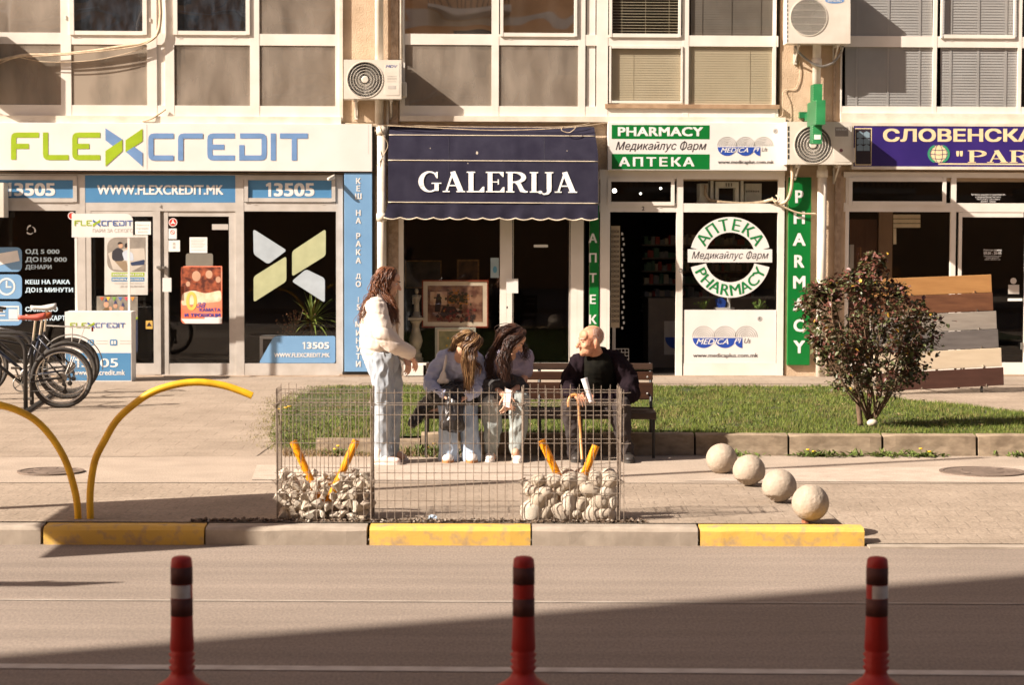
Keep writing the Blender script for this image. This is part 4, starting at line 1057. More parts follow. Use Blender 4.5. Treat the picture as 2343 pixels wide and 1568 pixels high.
part(t, 'sweater', mat('print_brown', lin(120, 96, 66)), lambda k: k.poly(rpoly([(230, 716), (240, 704), (250, 704), (250, 720), (230, 722)], 3), DW + .0025))
part(t, 'dark_foot', mat('print_night', lin(48, 54, 76)), lambda k: k.poly([(230, 742), (315, 732), (315, 806), (230, 806)], DW + .0015))
part(t, 'green_curve', M_lgreen, lambda k: [k.poly(q, DW + .003) for q in ribbon([(260, 741), (290, 740), (315, 727)], 4)])
t = flat('poster', 'orange zero interest poster with a big golden nought on the right door', 'poster', 414, 609, 508, 741, DW, mat('poster_orange', lin(240, 110, 72), lin(236, 150, 120), sc=4), pts=rrect(414, 609, 508, 741, 9, (1, 0, 0, 1)))
part(t, 'picture', mat('print_friends', lin(84, 38, 26), lin(176, 92, 58), sc=13, lo=.4, hi=.66), lambda k: k.poly(R4(414.5, 611, 505, 684), DW + .001))
part(t, 'glow', mat('print_glow', lin(255, 226, 196), lin(244, 190, 150), sc=9), lambda k: k.poly(rpoly([(416, 672), (440, 664), (470, 672), (506, 664), (507, 690), (415, 700)], 8), DW + .0015))
part(t, 'faces', skin_p, lambda k: [k.poly(arc(x, y, r, r * 1.2, 360, 0, 14)[:-1], DW + .002) for x, y, r in ((449, 632, 10), (430, 650, 5), (478, 628, 8), (499, 640, 6))])
part(t, 'nought', mat('print_gold', lin(246, 200, 96)), lambda k: [k.poly(q, DW + .003) for q in ribbon(arc(438, 689, 9, 18, 0, 360, 22), 7)])
part(t, 'lettering', M_inkblue, lambda k: (T(k, 'за', 450, 692, 470, 704, DW + .003, 0, shear=.4), T(k, 'КАМАТА', 456, 705, 504, 713, DW + .003, .02), T(k, 'И ТРОШОЦИ', 422, 717, 504, 727, DW + .003, .03)))
part(t, 'foot', M_paper, lambda k: k.poly([(414.5, 730), (468, 730), (468, 726), (507.5, 726), (507.5, 740.5), (424, 740.5)], DW + .002))
def small(label, x0, y0, x1, y1, m=M_paper, icon=None, w=DW, name='window_sticker', cat='sticker', pts=None):
    t = flat(name, label, cat, x0, y0, x1, y1, w, m, pts=pts)
    if icon: icon(t)
    return t
M_red = mat('sticker_red', lin(206, 62, 48), rough=.5)
def lines(x0, x1, ys): return lambda t: part(t, 'text_lines', M_alu, lambda k: [k.poly(R4(x0, y, x1 - (i % 3) * 3, y + .9), DW + .001) for i, y in enumerate(ys)])
small('white paper notice with three text lines at the top of the left door', 309, 507, 345, 537, icon=lambda t: part(t, 'lettering', M_alu, lambda k: (T(k, 'Објектот е', 312, 513, 341, 518, DW + .001, 0), T(k, 'под видео', 312, 521, 340, 526, DW + .001, 0), T(k, 'надзор', 316, 529, 338, 533, DW + .001, 0))))
small('red and white round sticker at the top of the right door', 386, 500, 404, 518, M_red, pts=arc(395.5, 509, 10, 10, 180, -180, 26)[:-1], icon=lambda t: (part(t, 'emblem', M_paper, lambda k: [stroke(k, [(395.5, 509), (395.5 + 6 * math.cos(rad(a)), 509 - 6 * math.sin(rad(a)))], [4, 2], DW + .001) for a in (90, 210, 330)]), part(t, 'rim', M_paper, lambda k: circ(k, 395.5, 509, 9, 1.4, DW + .001))))
small('red and white round sticker half hidden by the stand header', 155, 487, 170, 502, M_red, pts=arc(164, 494, 9, 9, 180, -180, 26)[:-1], w=GW + .001, icon=lambda t: part(t, 'rim', M_paper, lambda k: circ(k, 164, 494, 8, 1.5, GW + .003)))
small('white no smoking sticker under the round red sticker on the right door', 385.5, 523, 404, 547, icon=lambda t: part(t, 'emblem', M_red, lambda k: (circ(k, 394.5, 531.5, 4.5, 1.2, DW + .001), stroke(k, [(391.5, 528.5), (397.5, 534.5)], 1.2, DW + .002))))
small('white sticker with a faint grey stamp beside the door edge', 385, 550, 411.5, 576, icon=lambda t: part(t, 'stamp', M_alu, lambda k: (k.poly(R4(395, 555, 401, 561), DW + .001), k.poly(R4(395, 563, 401, 569), DW + .001))))
small('white typed notice taped high in the middle of the right door', 433.5, 543, 474, 579, icon=lines(437, 470, (548, 551.5, 555, 558.5, 562, 565.5, 572)), name='notice', cat='notice')
small('grey plastic pocket above the orange poster', 425, 580, 487, 617, mat('pocket_grey', lin(128, 122, 110), rough=.4), name='document_pocket', cat='pocket', pts=rrect(425, 580, 487, 617, 5, (1, 1, 0, 0)), w=DW - .0035)
small('small grey label at the top right of the right door', 485, 513, 522, 526, M_alu)
small('yellow warning sticker with a black triangle on the left door', 333.5, 734, 349, 753, M_kerb_y, icon=lambda t: part(t, 'triangle', M_ink, lambda k: k.poly([(341, 737), (347, 747), (335, 747)], DW + .001)))
small('white keypad cover box mounted between the double doors', 371.5, 636, 392, 668, M_sign_w, w=.05, name='door_box', cat='box', pts=None)
# promotion stand
STW = .98
t = fthing('promotion_stand', 'white and blue promotion counter with header board in front of the loan shop doors', 'display stand', 225, 878, STW)
part(t, 'counter', M_sign_w, lambda k: k.fbox(149.5, 714, 300, 878, STW - .42, STW))
part(t, 'blue_panel', M_film, lambda k: k.fbox(150.5, 808, 299, 871, STW - .03, STW + .002))
def head(k): k.prism(rrect(164, 489, 304, 543, 17, (0, 1, 0, 0)), STW - .26, STW - .24)
part(t, 'header', M_sign_w, head)
part(t, 'pole', M_sign_w, lambda k: [k.fbox(x, 543.3, x + 4, 714, STW - .27, STW - .245) for x in (172, 292.5)])
g, b_ = MB(), MB(); flexlogo(g, b_, 170, 502, 303, 520, STW - .238); flexlogo(g, b_, 160, 737, 286, 753, STW + .002)
g.build('lettering', M_lgreen, t); b_.build('lettering', mat('logo_deep_blue', lin(76, 104, 160)), t)
part(t, 'lettering', M_alu, lambda k: (T(k, 'ПАРИ ЗА СЕКОГО', 212, 523.5, 304, 532, STW - .238, -.012), ) + tuple(k.poly(R4(x, y, x + 28, y + .9), STW + .002) for x in (219, 274) for y in (780, 786)))
part(t, 'icon', M_film, lambda k: (k.poly(rrect(200, 777, 215, 791, 3), STW + .002), k.poly(rrect(251, 777, 268, 791, 3), STW + .002)))
part(t, 'icon_mark', M_sign_w, lambda k: (circ(k, 207.5, 784, 4, 1.2, STW + .003), k.poly(R4(254, 780, 259, 788), STW + .003), k.poly(R4(261, 780, 265, 788), STW + .003)))
part(t, 'lettering', M_letter, lambda k: (T5(k, 171, 820, 270, 841, STW + .004, .015), T(k, 'www.flexcredit.mk', 168, 846.5, 286, 859, STW + .004, .02)))
# yucca and shelf in the right window
t = fthing('white_shelf', 'white side table behind the slanted blue film', 'table', 612, 832, -.2)
part(t, 'top', M_sign_w, lambda k: k.fbox(594, 770, 655, 776, -.55, -.2)); part(t, 'leg', M_sign_w, lambda k: (k.fbox(594, 776.3, 601, 832, -.25, -.21), k.fbox(648, 776.3, 655, 832, -.25, -.21)))
M_yuc = mat('yucca_leaf', lin(104, 128, 50), lin(150, 160, 84), sc=12, rough=.45)
def blades(k, c, n, L, r0, droop, wid, lo=-.2):
    for i in range(n):
        a = r0.uniform(0, 2 * math.pi); el = r0.uniform(lo, 1.35); l = L * r0.uniform(.6, 1); p = V(c); d = V((math.cos(a) * math.cos(el), math.sin(a) * math.cos(el), math.sin(el)))
        side = d.cross(V((0, 0, 1))); side = side.normalized() if side.length > .05 else V((1, 0, 0))
        vs = []
        for j in range(7):
            f = j / 6; ww = wid * (1 - f ** 2.2) * (.5 + .5 * min(1, f * 5)); up = side.cross(d).normalized()
            vs += [p - side * ww + up * ww * .35, p.copy(), p + side * ww + up * ww * .35]
            p = p + d * l / 6; d = (d + V((0, 0, -droop * (1.2 - el * .5)))).normalized()
        k.add(vs, [(3 * j + q, 3 * j + q + 1, 3 * j + q + 4, 3 * j + q + 3) for j in range(6) for q in (0, 1)])
yt = thing('yucca_plant', 'spiky green yucca plant behind the right window of the loan shop', 'plant', PX(716, 832, -.5))
k = MB(); c = PX(714, 738, -.42); blades(k, c, 46, .52, random.Random(5), .16, .017); k.build('foliage', M_yuc, yt)
k = MB(); k.tube([PX(716, 815, -.42), PX(714, 737, -.42)], [.03, .024], 8); k.build('stem', mat('yucca_stem', (.2, .14, .08)), yt)
k = MB(); b0 = PX(716, 832, -.42); k.lathe((b0.x, b0.y, b0.z + .01), [(.10, 0), (.13, .16), (.14, .2), (.12, .2), (.11, .17)], 18); k.build('pot', mat('clay', (.3, .14, .08)), yt)
k = MB(); r0 = random.Random(9); ft = thing('dried_flowers', 'reddish dried flower bunch beside the yucca', 'plant', PX(672, 770, -.38))
for i in range(90):
    a = PX(672, 772, -.38); q = a + V((r0.gauss(0, .10), r0.gauss(0, .06), r0.uniform(.05, .36))); k.mat(0).tube([a, q], .002, 3); k.mat(1).ell(q, .012, nu=5, nv=3)
k.build('stems', [mat('dry_stem', (.2, .15, .07)), mat('dry_flower', lin(120, 70, 56), lin(150, 110, 70), sc=30)], ft)
# ---------------------------------------------------------------- gallery window
M_gold = mat('frame_gold', lin(150, 110, 60), lin(96, 66, 34), sc=20, rough=.5)
M_fwood = mat('frame_red_wood', lin(142, 60, 34), lin(118, 46, 26), sc=8, rough=.5, stretch=(1, 1, 6))
def painting(label, x0, y0, x1, y1, w, fr, ft_, art, matm=None, mt=0, extra=None):
    t = fthing('painting', label, 'painting', (x0 + x1) / 2, y1, w)
    def frame(k):
        k.fbox(x0, y0, x0 + ft_, y1, w - .03, w); k.fbox(x1 - ft_, y0, x1, y1, w - .03, w); k.fbox(x0 + ft_, y0, x1 - ft_, y0 + ft_, w - .03, w - .002); k.fbox(x0 + ft_, y1 - ft_, x1 - ft_, y1, w - .03, w - .002)
    part(t, 'frame', fr, frame)
    if matm: part(t, 'mount', matm, lambda k: k.fbox(x0 + ft_, y0 + ft_, x1 - ft_, y1 - ft_, w - .03, w - .012))
    a = ft_ + mt
    part(t, 'canvas', art, lambda k: k.poly(R4(x0 + a, y0 + a, x1 - a, y1 - a), w - .0105))
    if extra: extra(t, w - .009)
    return t
M_mount = mat('mount_cream', lin(222, 206, 182), rough=.8)
def still(t, w):
    part(t, 'vase', mat('paint_vase', lin(176, 150, 132), lin(110, 80, 70), sc=20), lambda k: k.poly(rpoly([(1040, 706), (1052, 706), (1056, 726), (1036, 726)], 4), w + .001))
    r0 = random.Random(2)
    for nm, cc, n in (('leaves_dab', (66, 58, 34), 60), ('flower_dab', (170, 110, 44), 26), ('red_dab', (110, 44, 36), 24), ('dark_dab', (52, 38, 34), 40)):
        def dab(k):
            for i in range(n):
                if nm in ('leaves_dab', 'flower_dab'): x, y = r0.gauss(1046, 14), r0.gauss(684, 10)
                else: x, y = r0.uniform(996, 1090), r0.gauss(722, 8)
                x = min(1092, max(992, x)); y = min(736, max(664, y)); k.poly(arc(x, y, r0.uniform(1.5, 5), r0.uniform(1.5, 4), 360, 0, 7)[:-1], w + .002 + i * .00002)
        part(t, nm, mat('paint_' + nm, lin(*cc)), dab)
    part(t, 'window_view', mat('paint_sky', lin(206, 172, 140), lin(170, 130, 104), sc=14), lambda k: k.poly(R4(984, 668, 1022, 698), w + .0006))
    part(t, 'figures', mat('paint_dark', lin(54, 36, 32)), lambda k: (k.poly([(996, 690), (1000, 672), (1006, 672), (1010, 692), (1006, 714), (994, 714)], w + .0012), k.poly([(1008, 714), (1014, 700), (1040, 702), (1050, 716), (1040, 724), (1008, 724)], w + .0013)))
painting('large framed still life painting with a vase, half sunlit in the gallery window', 965, 641, 1117, 750, -.30, M_fwood, 3, mat('paint_red', lin(96, 58, 44), lin(150, 112, 88), sc=7, lo=.4, hi=.6), M_mount, 10, still)
painting('small painting of yellow flowers in a pale frame behind the blonde girl', 995, 749, 1088, 835, -.26, mat('frame_pale', lin(176, 176, 162)), 5, mat('paint_green', lin(120, 120, 90), lin(160, 150, 110), sc=9), M_mount, 4,
         lambda t, w: part(t, 'flower_dab', mat('paint_yellow', lin(220, 170, 60)), lambda k: [k.poly(arc(1040 + random.gauss(0, 9), 795 + random.gauss(0, 12), 2.2, 2.4, 360, 0, 7)[:-1], w + .001 + i * .00003) for i in range(30)]))
painting('dim landscape painting in the upper left of the gallery window', 926, 596, 1010, 660, -.75, M_gold, 3, mat('paint_dusk', lin(84, 78, 66), lin(46, 42, 34), sc=6))
painting('dim small brown painting in a gilt frame above the still life', 1045, 594, 1096, 645, -.75, M_gold, 4, mat('paint_brown', lin(104, 74, 44), lin(50, 36, 24), sc=9))
t = fthing('pedestal', 'white turned baluster pedestal in the gallery window', 'pedestal', 951, 831, -.3)
c = PX(951, 831, -.32); sc_ = 1 / 171.0; z0 = c.z
k = MB(); prof = [(17, 0), (17, 12), (14, 13), (14, 22), (11, 24), (9, 30), (13, 40), (15.5, 50), (14, 60), (10, 72), (8, 82), (9, 90), (13, 96), (14, 98)]
k.lathe((c.x, c.y, z0), [(r * sc_, h * sc_) for r, h in prof], 24); k.build('column', mat('plaster', (.62, .52, .38), (.5, .41, .29), sc=10), t, smooth=False)
k = MB(); k.fbox(932.5, 727.5, 970, 733, -.44, -.2); k.build('top_slab', MATS['plaster'], t)
t = fthing('statuette', 'small pale statuette standing on the baluster pedestal', 'statuette', 953, 727, -.3)
c = PX(953, 727, -.32); k = MB(); k.lathe(c, [(.075, 0), (.075, .02), (.05, .03), (.045, .08)], 12)
k.cap(c + V((0, 0, .08)), c + V((.0, 0, .20)), .038, .034); k.cap(c + V((0, 0, .2)), c + V((-.005, 0, .27)), .036, .046); k.ell(c + V((0, 0, .355)), (.026, .028, .036)); k.cap(c + V((-.045, 0, .29)), c + V((-.05, 0, .19)), .016, .013); k.cap(c + V((.045, 0, .29)), c + V((.02, -.04, .2)), .016, .013)
k.build('figure', MATS['plaster'], t, smooth=True)
small('light blue hanging label card beside the gallery door post', 1122, 590, 1141, 636, mat('card_blue', lin(186, 206, 214)), w=DW, name='label_card', cat='card', icon=lambda t: part(t, 'blot', mat('blot_blue', lin(110, 176, 206)), lambda k: k.poly(arc(1132, 617, 5, 8, 360, 0, 12)[:-1], DW + .001)))
small('white lock cover box on the gallery door post', 1158, 638, 1185, 671, M_sign_w, w=.055, name='door_box', cat='box')
k = MB(); k.fbox(1158.5, 701, 1161, 706, 0, .002); k.build('keyhole', M_ink, bld)
small('narrow white strip sticker on the gallery door glass', 1221, 560, 1253, 566, w=-.022)
# ---------------------------------------------------------------- pharmacy interior
t = fthing('eyeglass_rack', 'tall display board of reading glasses in the open pharmacy doorway', 'display rack', 1407, 750, -.28)
part(t, 'board', mat('rack_board', lin(196, 176, 146), rough=.7), lambda k: k.fbox(1396.5, 517, 1418, 750, -.32, -.3))
k = MB()
for i in range(19): k.fbox(1414.5, 527 + i * 11.4, 1415.5, 533 + i * 11.4, -.3, -.29)
k.build('hooks', M_ink, t)
for i in range(19):
    y = 530 + i * 11.4; k = MB()
    for cx in (1402, 1410): k.tube([PX(cx + 3.3 * math.cos(a), y + 2.4 * math.sin(a), -.285) for a in [j * math.pi / 5 for j in range(11)]], .003, 4, cap=False)
    k.tube([PX(1405.3, y - 1, -.285), PX(1406.7, y - 1, -.285)], .003, 4)
    k.build('glasses', M_ink, label='dark framed reading glasses hanging on the display board in the pharmacy doorway', cat='glasses', group='reading glasses on the pharmacy display board')
part(t, 'price_tags', M_paper, lambda k: [k.fbox(1421 + (i % 3) * 2, 532 + i * 12, 1425 + (i % 3) * 2, 538 + i * 12, -.33, -.325) for i in range(19)])
part(t, 'stand', M_alu, lambda k: k.fbox(1400, 750.3, 1408, 858, -.34, -.31))
t = fthing('wire_crate', 'white wire grid panel low in the pharmacy doorway', 'grid', 1424, 835, -.3)
def grid(k):
    for x in (1405, 1413, 1421, 1429, 1437): k.fbox(x, 798, x + 1.2, 835, -.3, -.292)
    for y in (798, 806, 814, 822, 830): k.fbox(1405, y, 1438, y + 1.2, -.305, -.297)
part(t, 'grid', M_sign_w, grid)
sh = fthing('medicine_shelf', 'dim shelf unit of medicine boxes inside the pharmacy', 'shelf', 1620, 858, -2.6)
part(sh, 'boards', M_panel_br, lambda k: [k.fbox(1470, y, 1800, y + 3, -3.0, -2.6) for y in (560, 590, 620, 650, 680, 712)])
r0 = random.Random(12); rows_ = [[], [], [], []]
for y in (560, 590, 620, 650, 680, 712):
    x = 1474
    while x < 1794:
        w_ = r0.uniform(5, 14); h_ = r0.uniform(10, 24); rows_[r0.randrange(4)].append((x, y - h_, x + w_ - .8, y - .3)); x += w_
boxes_m = [mat('box_red', lin(170, 74, 60)), mat('box_cream', lin(200, 184, 160)), mat('box_green', lin(90, 120, 96)), mat('box_grey', lin(150, 146, 142))]
for rr, m in zip(rows_, boxes_m):
    q = MB(); [q.fbox(*b, -2.95, -2.62 + .01 * (i % 3)) for i, b in enumerate(rr)]; q.build('medicine_boxes', m, sh, kind='stuff')
t = fthing('counter', 'pale pharmacy counter with a round blue emblem in the doorway', 'counter', 1520, 858, -1.5)
part(t, 'body', mat('counter_body', lin(120, 108, 96), rough=.6), lambda k: k.fbox(1482, 683, 1800, 880, -2.2, -1.5))
part(t, 'emblem', M_inkblue, lambda k: k.poly([(1545 + 24 * math.cos(rad(a)), 772 + 26 * math.sin(rad(a))) for a in range(0, 181, 15)], -1.495))
part(t, 'emblem_board', M_alu, lambda k: k.poly(R4(1519, 735, 1572, 812), -1.498))
t = fthing('card_terminal', 'blue and white card machine on the pharmacy window ledge', 'card machine', 1656, 709, -.2)
part(t, 'housing', M_inkblue, lambda k: k.prism(rpoly([(1638, 684), (1652, 681), (1661, 690), (1658, 704), (1640, 704)], 3), -.30, -.2)); part(t, 'base', M_sign_w, lambda k: (k.fbox(1636, 704.3, 1680, 709, -.32, -.18), k.fbox(1664, 680, 1670, 704, -.3, -.22)))
t = fthing('ceiling_cassette', 'open grey ceiling air unit seen through the pharmacy transom', 'air unit', 1678, 466, -.3)
part(t, 'housing', mat('unit_sunlit_grey', lin(226, 226, 212), lin(200, 200, 188), sc=8), lambda k: (k.fbox(1600, 420, 1620, 464, -.6, -.3), k.fbox(1625, 412, 1632, 464, -.5, -.26), k.fbox(1636, 416, 1690, 430, -.5, -.27), k.fbox(1636, 430.2, 1644, 464, -.5, -.27), k.fbox(1682, 430.2, 1690, 464, -.5, -.27), k.fbox(1694, 412, 1701, 464, -.5, -.26), k.fbox(1704, 420, 1742, 462, -.6, -.34)))  # housing colour lightened to stand in for sunlight on the unit
part(t, 'slots', M_ac_dark, lambda k: [k.fbox(1706 + i * 4, 436, 1708 + i * 4, 440, -.34, -.335) for i in range(8)] + [k.fbox(1660 + i * 6, 419, 1662 + i * 6, 427, -.27, -.266) for i in range(3)])
part(t, 'hose', M_cab, lambda k: (k.tube([PX(1614, 424, -.28), PX(1613, 445, -.26), PX(1622, 458, -.25), PX(1650, 462, -.24)], .022, 8),))
M_lamp = emit('lamp_glow', (1, .93, .8), 3.0)
for i, (x, y, r) in enumerate(((1405.5, 436.5, 5.2), (1511, 431, 3), (1465, 443, 2.6))):
    k = MB(); k.ell(PX(x, y, -.9 - i * .6), r / 165, nu=12, nv=8)
    k.build('ceiling_lamp', M_lamp, label=('largest glowing round ceiling lamp at the left of the pharmacy transom', 'glowing ceiling lamp near the right end of the pharmacy transom', 'small glowing ceiling lamp low in the middle of the pharmacy transom')[i], cat='lamp', smooth=True)
def sprout(label, x, y, w, n, seed):
    c = PX(x, y, w); k = MB(); r0 = random.Random(seed)
    for i in range(n):
        q = c + V((r0.gauss(0, .05), r0.gauss(0, .02), r0.uniform(.02, .13))); k.tube([c, q], .003, 3)
        d = V((r0.gauss(0, 1), r0.gauss(0, 1), r0.gauss(0, .5))).normalized() * .03; s_ = d.cross(V((0, 1, .3))).normalized() * .012
        k.add([q - d * .2, q + s_, q + d, q - s_], [(0, 1, 2, 3)])
    k.build('potted_sprout', mat('sprout_green', lin(90, 120, 50), lin(120, 140, 60), sc=30), label=label, cat='plant')
sprout('small green sprouts at the left of the pharmacy window ledge', 1610, 708, -.15, 22, 1); sprout('small green plant at the right of the pharmacy window ledge', 1735, 708, -.2, 20, 2)
# ---------------------------------------------------------------- flooring shop interior
t = fthing('wardrobe', 'brown wooden door sample standing inside the right shop', 'door sample', 1960, 830, -.9)
part(t, 'panel', mat('door_brown', lin(110, 74, 50), lin(84, 54, 36), sc=7, stretch=(1, 1, .2)), lambda k: k.fbox(1940, 502, 2006, 830, -.95, -.9))
part(t, 'surround', mat('door_pale', lin(160, 128, 100)), lambda k: k.fbox(2006.3, 480, 2042, 830, -.96, -.86))
t = fthing('wood_samples', 'small upright wood plank samples inside the right shop window', 'plank samples', 1975, 640, -.3)
part(t, 'plank', mat('plank_brown', lin(120, 76, 48)), lambda k: k.fbox(1958, 566, 1966, 606, -.33, -.3)); part(t, 'plank', mat('plank_tan', lin(170, 118, 72)), lambda k: (k.fbox(1967, 566, 1970, 606, -.34, -.31), k.fbox(1987, 586, 1990, 628, -.34, -.31)))
part(t, 'plank', M_sill, lambda k: k.fbox(1942, 560, 1953, 640, -.33, -.3))
small('round pale sticker on the right door glass', 2311, 636, 2325, 650, M_alu, pts=arc(2318, 643, 7, 7, 180, -180, 18)[:-1]); small('grey notice on the right door glass', 2306, 652, 2331, 673, M_alu); small('white strip on the right door glass', 2305, 683, 2338, 689, M_paper)
k = MB(); k.fbox(2336, 795 - 10, 2341, 800, 0, .05); k.build('lever', M_steel, bld)
# ---------------------------------------------------------------- yellow pipe arches
M_yel = mat('pipe_yellow', lin(226, 174, 32), lin(200, 148, 22), sc=9, rough=.42, bump=.08, bsc=80, lo=.4, hi=.7)
def smooth_path(pts, sub=6):
    out = []
    for i in range(len(pts) - 1):
        p0, p1, p2, p3 = [V(q) for q in (pts[max(i - 1, 0)], pts[i], pts[i + 1], pts[min(i + 2, len(pts) - 1)])]
        for j in range(sub):
            s_ = j / sub; out.append(.5 * (2 * p1 + (p2 - p0) * s_ + (2 * p0 - 5 * p1 + 4 * p2 - p3) * s_ ** 2 + (3 * p1 - p0 - 3 * p2 + p3) * s_ ** 3))
    return out + [V(pts[-1])]
YH = 14.27
def pipe_px(pts, Y): return smooth_path([at(x, y, Y) for x, y in pts])
def arch(label, pts):
    P = pipe_px(pts, YH); P[0].z = .10; k = MB(); n = 16; r = .0245
    k.tube(P, r, n, cap=False); 
    a, b = P[-2], P[-1]; d = (b - a).normalized()
    k.tube([b, b - d * .06], r - .004, n, cap=False); k.tube([b - d * .06, b - d * .0605], [r - .004, .001], n)
    k.lathe(b, [(r - .004, -.0001), (r, 0)], n, d)
    return k.build('pipe_arch', M_yel, label=label, cat='pipe arch', group='yellow pipe arches along the kerb', smooth=True)
arch('yellow bent pipe arch rising to the right from the kerb, with a free cut end', [(207, 1197), (206.5, 1124), (217, 1055), (239, 1009), (264, 966), (297, 933), (344, 900), (399, 881), (454, 875), (509, 882), (550, 895), (577, 906)])
arch('yellow bent pipe arch running out of the view at the left edge', [(179, 1197), (176, 1150), (166.5, 1105), (148.6, 1052), (118, 1001), (82, 963), (41, 940), (0, 927), (-60, 914), (-120, 914), (-180, 925), (-220, 936)])
# ---------------------------------------------------------------- gabions and wire fence
M_wire = mat('rusty_wire', (.27, .215, .165), (.17, .125, .09), sc=40, rough=.75)
YF, YB = 14.2, 14.5
rw = random.Random(11)
def wv(k, x, y0, y1, Y, r=.0026):
    k.tube([at(x + rw.uniform(-1, 1), y0, Y), at(x + rw.uniform(-.8, .8), (y0 + y1) / 2, Y + rw.uniform(-.006, .006)), at(x, y1, Y)], r, 5)
def wh(k, y, x0, x1, Y, r=.0026):
    k.tube([at(x0, y + rw.uniform(-1, 1), Y), at((x0 + x1) / 2, y + rw.uniform(-1.5, 1.5), Y + rw.uniform(-.01, .01)), at(x1, y + rw.uniform(-1, 1), Y)], r, 5)
YR = (899, 923, 928, 950, 1015, 1082)
def yb(y, Y): return y + 0   # same picture row, deeper plane
def front(k, x0, x1, yrows=YR + (1101, 1130, 1191)):
    x = x0
    while x <= x1 + .5: wv(k, x, 889 + rw.uniform(-5, 4), 1196, YF); x += 18
    for y in yrows: wh(k, y, x0 - 6, x1 + 8, YF)
def gab_mesh(label, x0, x1, lean):
    t = thing('gabion_basket', label, 'wire basket', gp((x0 + x1) / 2, 1196), 0, 'rusty wire gabion baskets')
    k = MB(); front(k, x0, x1); k.build('front_mesh', M_wire, t)
    k = MB(); a, b = at(x0, 1196, YF), at(x1, 1196, YF); n = 13
    zs = [at(x0, y, YF).z for y in YR + (1101, 1130)]
    zt = at(x0, 889, YF).z
    for i in range(n):
        X = a.x + (b.x - a.x) * i / (n - 1) + rw.uniform(-.004, .004); k.tube([(X, YB, .12), (X + rw.uniform(-.006, .006), YB, zt + rw.uniform(-.012, .015))], .0024, 5)
    for z in zs: k.tube([(a.x, YB, z + rw.uniform(-.004, .004)), (b.x, YB, z + rw.uniform(-.004, .004))], .0024, 5)
    k.build('back_mesh', M_wire, t)
    for X in (a.x, b.x):
        k = MB()
        for i in range(7): y_ = YF + (YB - YF) * i / 6; k.tube([(X, y_, .12), (X + rw.uniform(-.008, .008), y_, zt)], .0024 if i % 6 else .005, 5)
        for z in zs: k.tube([(X, YF, z), (X, YB, z)], .0024, 5)
        k.build('side_mesh', M_wire, t)
    k = MB()
    for X, sg in ((a.x, -1), (b.x, 1)):
        for z in (at(0, 1101, YF).z, at(0, 926, YF).z):
            for q in range(5): k.tube([(X, YF + .02 * q, z - .03 + .012 * q), (X + sg * (.02 + .01 * (q % 3)), YF - .01 + .02 * q, z), (X - sg * .02, YF + .03 * q, z + .02)], .0022, 4)
    k.build('tie_wire', M_wire, t)
gab_mesh('left wire gabion basket, holding small angular white stones', 634, 849, 0)
gab_mesh('right wire gabion basket, holding larger rounded white stones', 1195, 1417, 0)
t = thing('wire_fence', 'single rusty wire mesh panel strung between the two gabion baskets', 'fence', gp(1022, 1196))
k = MB(); front(k, 867, 1180, YR + (1101, 1146, 1191)); k.build('mesh', M_wire, t)
t = thing('wire_fence', 'thin end of wire mesh sticking out beyond the right gabion', 'fence', gp(1428, 1196))
k = MB(); wv(k, 1427, 892, 1197, YF)
for y in (899, 928, 1015): wh(k, y, 1418, 1443, YF)
k.build('mesh', M_wire, t)
M_stone = [mat('stone_%d' % i, c, c2, sc=14, rough=.9, bump=.5, bsc=60, det=9) for i, (c, c2) in enumerate((((.60, .51, .40), (.46, .38, .28)), ((.66, .59, .49), (.52, .44, .34)), ((.50, .41, .31), (.60, .51, .41))))]
def stone_mesh(name, seed, ang):
    r0 = random.Random(seed); bm = bmesh.new()
    if ang:
        for i in range(11): bm.verts.new(V((r0.gauss(0, 1), r0.gauss(0, 1), r0.gauss(0, 1))).normalized() * r0.uniform(.75, 1))
        bmesh.ops.convex_hull(bm, input=bm.verts[:])
        bmesh.ops.delete(bm, geom=[v for v in bm.verts if not v.link_faces], context='VERTS')
        bmesh.ops.bevel(bm, geom=bm.edges[:], offset=.03, segments=1, affect='EDGES', profile=.6)
    else:
        bmesh.ops.create_icosphere(bm, subdivisions=3, radius=1)
        for v in bm.verts:
            v.co *= 1 + .22 * noise.noise(v.co * .9 + V((seed * 3.1, 0, 0))) + .05 * noise.noise(v.co * 2.4 + V((0, seed, 0)))
    me = bpy.data.meshes.new(name); bm.to_mesh(me); bm.free()
    me.materials.append(M_stone[seed % 3])
    if not ang: me.polygons.foreach_set('use_smooth', [True] * len(me.polygons))
    return me
ANG = [stone_mesh('angular_stone', i, True) for i in range(9)]; RND = [stone_mesh('round_stone', i, False) for i in range(7)]
def stone(me, p, s3, rot, label, group):
    o = bpy.data.objects.new('stone', me); COL.objects.link(o)
    o.matrix_world = Matrix.Translation(p) @ rot.to_matrix().to_4x4() @ Matrix.Diagonal((*s3, 1))
    tag(o, label, 'stone', group)
from mathutils import Euler
rs_ = random.Random(21)
